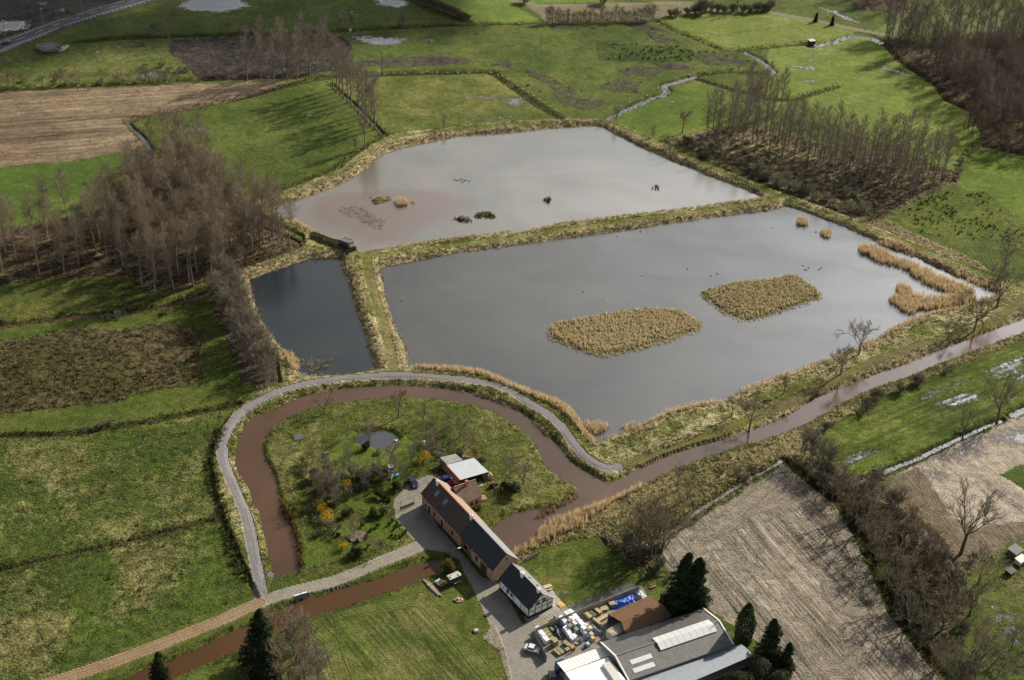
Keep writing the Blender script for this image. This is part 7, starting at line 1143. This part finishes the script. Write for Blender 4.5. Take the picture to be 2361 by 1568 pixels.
cloth('heap of brick rubble beside the lane', 'rubble_heap', Q(1,3,(1820,825),(1860,798),(1912,815),(1905,840),(1850,850)), .6, mat('brick_rubble', (0.42,0.30,0.26), .9, var=.6, scale=7), .8, 'rubble', 22); cloth('dark dug earth heap at the back of the lawn', 'earth_heap', c7((820,220),(860,250),(970,250),(940,300),(880,325),(850,280)), .7, mat('dark_earth', (0.05,0.042,0.035), .95), .5, 'earth heap', 25)
cloth('orange and red clay pots and petals heap on the patio corner', 'flower_patch', c7((410,850),(450,840),(500,885),(450,905),(415,880)), .25, mat('orange_gravel', (0.50,0.33,0.12), .9, var=.4, scale=7), .3, 'flower patch', 28)
cloth('dug over soil bed in the front garden', 'flower_bed', Q(1,3,(820,240),(940,190),(1010,200),(1020,260),(960,300),(880,290)), .06, mat('garden_soil', (0.13,0.10,0.075), .95, var=.3), .4, 'flower bed', 31)
b = MB().box((0, 0, .35), (.06, .9, .06)).box((.6, 0, .9), (1.2, .06, .06)); t = tag(MB().tube((0, 0, .05), (1.9, 0, .9), .05).tube((1.9, 0, .9), (2.1, .2, 0), .05).tube((1.9, 0, .9), (1.6, -.9, 0), .05).build('white_poles', WHITEM), 'white bent pole frame lying on the verge grass', 'frame'); t.location = at(Q(1,3,(2090,1200))[0]); t.rotation_euler.z = .5
for p, l, s in ((Q(1,3,(2030,1120))[0], 'pale stone slab heap on the verge', (1.0, .9, .5)), (c7((330,725))[0], 'pale wooden picnic table behind the half timbered house', None), (c7((1300,715))[0], 'reddish garden bench at the far corner of the lawn', 'b'), (c7((490,762))[0], 'dark square drain cover in the lawn', (1.3, 1.3, .12)), (Q(1,2,(390,897))[0], 'dark grey square basin set in the garden grass', (2.6, 2.6, .16)), (Q(1,2,(1545,970))[0], 'white cylindrical tank standing in the garden', 't'), (Q(1,2,(1522,972))[0], 'beige board leaning on the white tank', (.9, .2, 1.2)), (Q(1,2,(1245,1265))[0], 'white bathtub lying on the garden grass', 'u'), (Q(1,2,(1305,1255))[0], 'blue barrow beside the white bathtub', 'c'), (Q(1,2,(1095,1212))[0], 'small yellow toy on the garden grass', 'y'), (Q(1,2,(2050,1335))[0], 'cream paving patch object behind the wing', (2.4, 1.8, .2)), (Q(3,0,(400,400))[0], 'small pale field shelter on the ditch bank of the far meadow', 's'), (Q(1,0,(870,275))[0], 'small pale round tank on the far hedge line', 't'), (Q(1,2,(2190,1350))[0], 'black and red garden machine beside the dark bush', 'c2'), (Q(3,3,(1410,430))[0], 'small green tractor hidden in the thicket', 'c3')):
    g = at(p)
    if s is None:
        t = thing('picnic_table', l, 'table', g, a_); MB().box((0, 0, .74), (2.0, .8, .06)).build('tabletop', PALEW, t)
        for q in (-.75, .75): MB().box((0, q, .44), (2.0, .28, .05)).build('bench_seat', PALEW, t)
        for q in (-.7, .7): MB().box((q, 0, .36), (.08, 1.5, .08)).box((q, 0, .2), (.08, .1, .72)).build('trestle', WOOD, t)
    elif s == 'b':
        t = thing('garden_bench', l, 'bench', g, .6); RB_ = mat('reddish_wood', (0.38,0.2,0.13), .8); MB().box((0, 0, .42), (1.6, .5, .06)).build('seat', RB_, t); MB().box((0, .25, .75), (1.6, .06, .4)).build('backrest', PALEW, t)
        for q in (-.7, .7): MB().box((q, 0, .2), (.08, .45, .42)).build('leg', RB_, t)
    elif s == 't': t = tag(MB().tube((0, 0, 0), (0, 0, 1.3), .5, .5, n=16).tube((0, 0, 1.3), (0, 0, 1.5), .5, .15, n=16).build('storage_tank', WHITEM), l, 'tank'); t.location = g
    elif s == 'u': t = thing('bathtub', l, 'bathtub', g, 1.4); MB().box((0, 0, .28), (1.7, .75, .5), taper=1.12).build('tub', WHITEM, t); MB().box((0, 0, .52), (1.5, .55, .1)).build('basin', GREYT, t)
    elif s in ('c', 'c2', 'c3'):
        col = {'c': (0.12,0.3,0.6), 'c2': (0.03,0.03,0.035), 'c3': (0.05,0.2,0.14)}[s]; k = {'c': 1, 'c2': 1.5, 'c3': 2.0}[s]; t = thing({'c': 'wheelbarrow', 'c2': 'garden_machine', 'c3': 'small_tractor'}[s], l, {'c': 'barrow', 'c2': 'machine', 'c3': 'tractor'}[s], g, .8, scale=k); MB().box((0, 0, .5), (1.0, .6, .35), taper=1.2).build('body', mat('mach_' + s, col, .4), t)
        for q in ((.45, .35), (.45, -.35), (-.45, .35), (-.45, -.35))[:1 if s == 'c' else 4]: MB().tube((q[0], q[1] - .05, .22), (q[0], q[1] + .05, .22), .22, n=12).build('wheel', MATS['tyre_rubber'], t)
        if s == 'c':
            for q in (-.25, .25): MB().tube((-.4, q, .45), (-1.1, q, .6), .03).build('handle', WOOD, t)
        else: MB().box((-.2, 0, .85), (.4, .4, .35)).build('seat', mat('red_seat', (0.45,0.05,0.04), .5) if s == 'c2' else TIMBER, t)
    elif s == 'y': t = tag(MB().tube((-.4, 0, .2), (.4, 0, .2), .16, .12).tube((.3, 0, .2), (.3, 0, .55), .05).build('toy', mat('yellow_plastic', (0.6,0.42,0.05), .5)), l, 'toy'); t.location = g
    elif s == 's': t = thing('field_shelter', l, 'shelter', g, .4); MB().box((0, 0, 1.3), (2.8, 2.0, 1.8)).build('wall', TIMBER, t); MB().slab([(-1.6,-1.2,2.2),(1.6,-1.2,2.2),(1.6,1.2,2.5),(-1.6,1.2,2.5)], .15).build('roof', mat('pale_sheet', (0.45,0.43,0.4), .6), t)
    else: t = tag(MB().box((0, 0, s[2] / 2 - .02), s, .4).box((0, 0, s[2] + .01), (s[0] * .8, s[1] * .8, .04), .4).build('slab' if s[2] < .3 else 'stone_heap', mat('dark_slab', (0.09,0.09,0.09), .8) if 'dark' in l else mat('pale_slab', (0.42,0.38,0.32), .8)), l, 'slab'); t.location = g
# far structures at the right edge: garden sheds and play equipment
for p, s, c, l in (((2338,1280),(3.0,2.4,1.8),(0.12,0.115,0.105),'dark shed with slatted roof at the right edge'), ((2352,1297),(2.6,1.5,1.2),(0.72,0.66,0.58),'cream covered object at the right edge beside the dark shed'), ((2328,1322),(2.0,1.6,1.0),(0.06,0.05,0.045),'dark brown compost box on the right hand lawn')):
    t = thing('garden_store', l, 'shed', at(p), .7); m_ = mat('store_%d' % p[0], c, .7, var=.2); MB().box((0, 0, s[2] / 2), s).build('wall', m_, t); MB().slab([(-s[0]/2-.2,-s[1]/2-.2,s[2]+.1),(s[0]/2+.2,-s[1]/2-.2,s[2]+.1),(s[0]/2+.2,s[1]/2+.2,s[2]+.4),(-s[0]/2-.2,s[1]/2+.2,s[2]+.4)], .1).build('roof', m_, t)
# stumps / pale bales dotted along the meadow ditch
for p in Q(1,0,(1058,675),(1125,662),(1378,665),(1468,636),(1587,660),(1665,659),(1765,657),(1860,655),(1962,655),(2162,658),(2232,680),(2275,706),(2318,732)) + Q(2,0,(50,790),(95,822),(145,852),(200,885),(248,918),(295,948),(350,985),(402,1018),(1005,982),(1085,948),(1195,903),(1245,884),(1350,820),(1520,722),(1635,692),(1780,660),(1350,210),(1405,232),(1450,253),(1495,275),(1545,298),(1595,320),(1640,345),(1735,387),(1785,412)) + Q(0,0,(715,775),(825,770),(345,785),(215,797),(1190,757),(1285,750),(1430,748),(1540,743)):
    t = tag(MB().tube((0, 0, -.1), (0, 0, .3), .5, .4, n=10).tube((0, 0, .3), (0, 0, .33), .38, .36, n=10).build('tree_stump', mat('cut_stump', (0.36,0.31,0.23), .9, var=.2)), 'pale cut stump in the row along the meadow ditch', 'stump', 'row of pale stumps along the far ditches'); t.location = at(p)
# water birds on the large pond, swans on the garden pond
def bird(label, p, m, s, group, nm='duck'):
    g = gz(p, WL); t = thing(nm, label, nm, g, random.random() * 6, group, s); prof = [(-.32, .06, .02), (-.22, .10, .10), (0, .12, .15), (.18, .11, .12), (.28, .14, .07), (.30, .28, .05), (.36, .30, .055), (.44, .28, .02)]; b = MB(); n = 8; vs = []
    for x, z_, r in prof:
        for k in range(n): vs.append((x, r * math.cos(2 * PI * k / n), z_ + r * .8 * math.sin(2 * PI * k / n)))
    fs = [(i * n + k, i * n + (k + 1) % n, (i + 1) * n + (k + 1) % n, (i + 1) * n + k) for i in range(len(prof) - 1) for k in range(n)] + [tuple(range(n - 1, -1, -1)), tuple(range((len(prof) - 1) * n, len(prof) * n))]; b.add(vs, fs); b.build('body', m, t, smooth=True)
DKB = mat('dark_plumage', (0.03,0.03,0.03), .8); WHB = mat('white_plumage', (0.75,0.75,0.75), .8)
for p in Q(2,1,(967,612),(1185,570),(652,1130),(1617,910),(1833,980),(1895,958)) + Q(3,1,(442,573),(322,885),(372,900),(335,920),(350,924),(472,918),(494,905)) + Q(1,1,(1170,992),(1342,1207)) + Q(1,1,(1830,90),(1850,98),(1875,92),(1900,85),(1920,100),(1890,108),(1935,95),(1960,105),(1910,112)): bird('small dark duck swimming on the open pond water', p, DKB, 1.1, 'ducks on the ponds')
for p in Q(2,1,(880,1210),(1200,970),(292,1440),(2248,1443)) + Q(3,1,(35,530)): bird('white gull sitting on the large pond', p, WHB, 1.0, 'gulls on the large pond', 'gull')
for p in Q(1,2,(1286,932),(1296,928)): bird('white goose at the edge of the garden pond', p, WHB, 1.4, 'geese by the garden pond', 'goose')
for p, l in ((Q(1,1,(1170,1005))[0],'short dark post standing in the large pond near the dike'), (Q(1,1,(548,848))[0],'short dark post standing in the small pond')):
    t = tag(MB().tube((0, 0, -.6), (0, 0, .9), .12, .1).build('mooring_post', TIMBER), l, 'post'); t.location = gz(p, WL)
for pl_, l in ((ISLES[5],'brown tussock mound alone in the upper pond'), (ISLES[6],'dark rocky mound on the right of the upper pond')):
    P_ = scatter(inpoly(pl_, WL), 5.0); P_[:, 2] = np.maximum(P_[:, 2], WL); tufts('tussock_mound', P_, 1.0, .6, 9, .22, BROWN, l, 'tussock')
# people on the lawn
def person(label, p, ang, top, legs, hair, s=1.0, lean=0.0):
    t = thing('person', label, 'person', at(p), ang, scale=s)
    def skin(name, vs, es, rs, m, par):
        me = bpy.data.meshes.new(name); me.from_pydata(vs, es, []); o_ = link(name, me, par); o_.modifiers.new('skin', 'SKIN'); md = o_.modifiers.new('sub', 'SUBSURF'); md.levels = 1; md.render_levels = 1
        for i, r in enumerate(rs): sv = me.skin_vertices[0].data[i]; sv.radius = (r[0], r[1]) if isinstance(r, tuple) else (r, r); sv.use_root = (i == 0)
        me.materials.append(m); return o_
    SK = mat('skin', (0.45,0.28,0.2), .6)
    v = [(0, 0, .92), (0, 0, 1.2), (0, .0, 1.42), (0, 0, 1.52), (0, .02, 1.66), (.19, 0, 1.4), (.25, .03, 1.13), (.24, .16, .95), (-.19, 0, 1.4), (-.25, .03, 1.13), (-.24, .14, .92), (.1, 0, .88), (.12, .03, .48), (.13, -.02, .08), (.13, .12, .04), (-.1, 0, .88), (-.12, -.05, .48), (-.13, -.12, .08), (-.13, .02, .04)]
    e = [(0, 1), (1, 2), (2, 3), (3, 4), (2, 5), (5, 6), (6, 7), (2, 8), (8, 9), (9, 10), (0, 11), (11, 12), (12, 13), (13, 14), (0, 15), (15, 16), (16, 17), (17, 18)]
    r = [(.14, .1), (.14, .1), (.14, .09), .055, (.085, .1), .055, .04, .03, .055, .04, .03, .085, .06, .045, .035, .085, .06, .045, .035]
    skin('body', v, e, r, SK, t)
    skin('jacket', [(x, y, z) for x, y, z in v[:3]] + [v[5], v[6], v[8], v[9], (.24, .13, .99), (-.24, .12, .97)], [(0, 1), (1, 2), (2, 3), (3, 4), (4, 7), (2, 5), (5, 6), (6, 8)], [(.17, .13), (.17, .13), (.165, .12), .075, .06, .075, .06, .045, .045], top, t)
    skin('trousers', [(0, 0, .93), v[11], v[12], v[13], v[15], v[16], v[17]], [(0, 1), (1, 2), (2, 3), (0, 4), (4, 5), (5, 6)], [(.155, .12), .1, .08, .06, .1, .08, .06], legs, t)
    b = MB()
    for z, r_ in ((1.64, .1), (1.7, .115), (1.76, .09), (1.79, .03)): b.v += [(math.cos(k * PI / 5) * r_, math.sin(k * PI / 5) * r_ - .015, z) for k in range(10)]
    b.f = [(i * 10 + k, i * 10 + (k + 1) % 10, (i + 1) * 10 + (k + 1) % 10, (i + 1) * 10 + k) for i in range(3) for k in range(10)] + [tuple(range(30, 40))]; b.build('hair', hair, t, smooth=True); return t
DK = mat('dark_navy_cloth', (0.05,0.055,0.08), .9); GB = mat('grey_blue_cloth', (0.16,0.19,0.24), .9); WHH = mat('pale_hair', (0.62,0.6,0.56), .7)
zP = lambda x, y: ((2480 + x / 9.8) * .5764, (2240 + y / 9.8) * .5764)
person('person in grey blue clothes with pale hair standing on the lawn corner', zP(900, 790), 2.4, GB, DK, WHH); person('person in dark clothes just behind the other at the lawn edge', zP(975, 690), 2.2, DK, DK, WHH)

# ---------------------------------------------------------------- clouds overhead (outside the picture), whose shade lies on the far fields
def cloud(label, poly, n, r0, r1, alt=900.0, seed=1, soft=40):
    r = np.random.default_rng(seed); pts = wpoly(poly); xs = [p[0] for p in pts]; ys = [p[1] for p in pts]; P_ = []
    while len(P_) < n:
        q = np.stack([r.uniform(min(xs), max(xs), 4000), r.uniform(min(ys), max(ys), 4000)], 1); ins = inside(q[:, 0], q[:, 1], pts); d = seg_dist(q[:, 0], q[:, 1], pts, True); k = ins & (r.random(4000) < np.clip(d / soft, 0.03, 1)) & (vnoise(q[:, 0], q[:, 1], 60.0, seed) > .33); P_ += q[k].tolist()
    P_ = np.array(P_[:n]); bm_v = []; t = (1 + 5 ** .5) / 2; ico = np.array([(-1,t,0),(1,t,0),(-1,-t,0),(1,-t,0),(0,-1,t),(0,1,t),(0,-1,-t),(0,1,-t),(t,0,-1),(t,0,1),(-t,0,-1),(-t,0,1)], float); ico /= np.linalg.norm(ico[0])
    fc = np.array([(0,11,5),(0,5,1),(0,1,7),(0,7,10),(0,10,11),(1,5,9),(5,11,4),(11,10,2),(10,7,6),(7,1,8),(3,9,4),(3,4,2),(3,2,6),(3,6,8),(3,8,9),(4,9,5),(2,4,11),(6,2,10),(8,6,7),(9,8,1)])
    rad = r.uniform(r0, r1, n); z = alt + r.normal(size=n) * 12; k = z / sd.z; cx = P_[:, 0] + sd.x * k; cy = P_[:, 1] + sd.y * k
    V = (ico[None] * rad[:, None, None] * np.array([1.3, 1.3, .8]) + np.stack([cx, cy, z], 1)[:, None, :]).reshape(-1, 3); F = (fc[None] + (np.arange(n) * 12)[:, None, None]).reshape(-1, 3)
    tag(link('cloud', mesh_np('cloud', V, F, mat('cloud_vapour', (0.9,0.9,0.9), 1.0, var=.02), smooth=True)), label, 'cloud', kind='stuff')
cloud('broken white cloud high above the far left fields', [(-400,-200),(1130,-200),(1100,20),(1060,70),(820,95),(500,95),(200,110),(0,160),(-400,200)], 2100, 5, 11, seed=3)
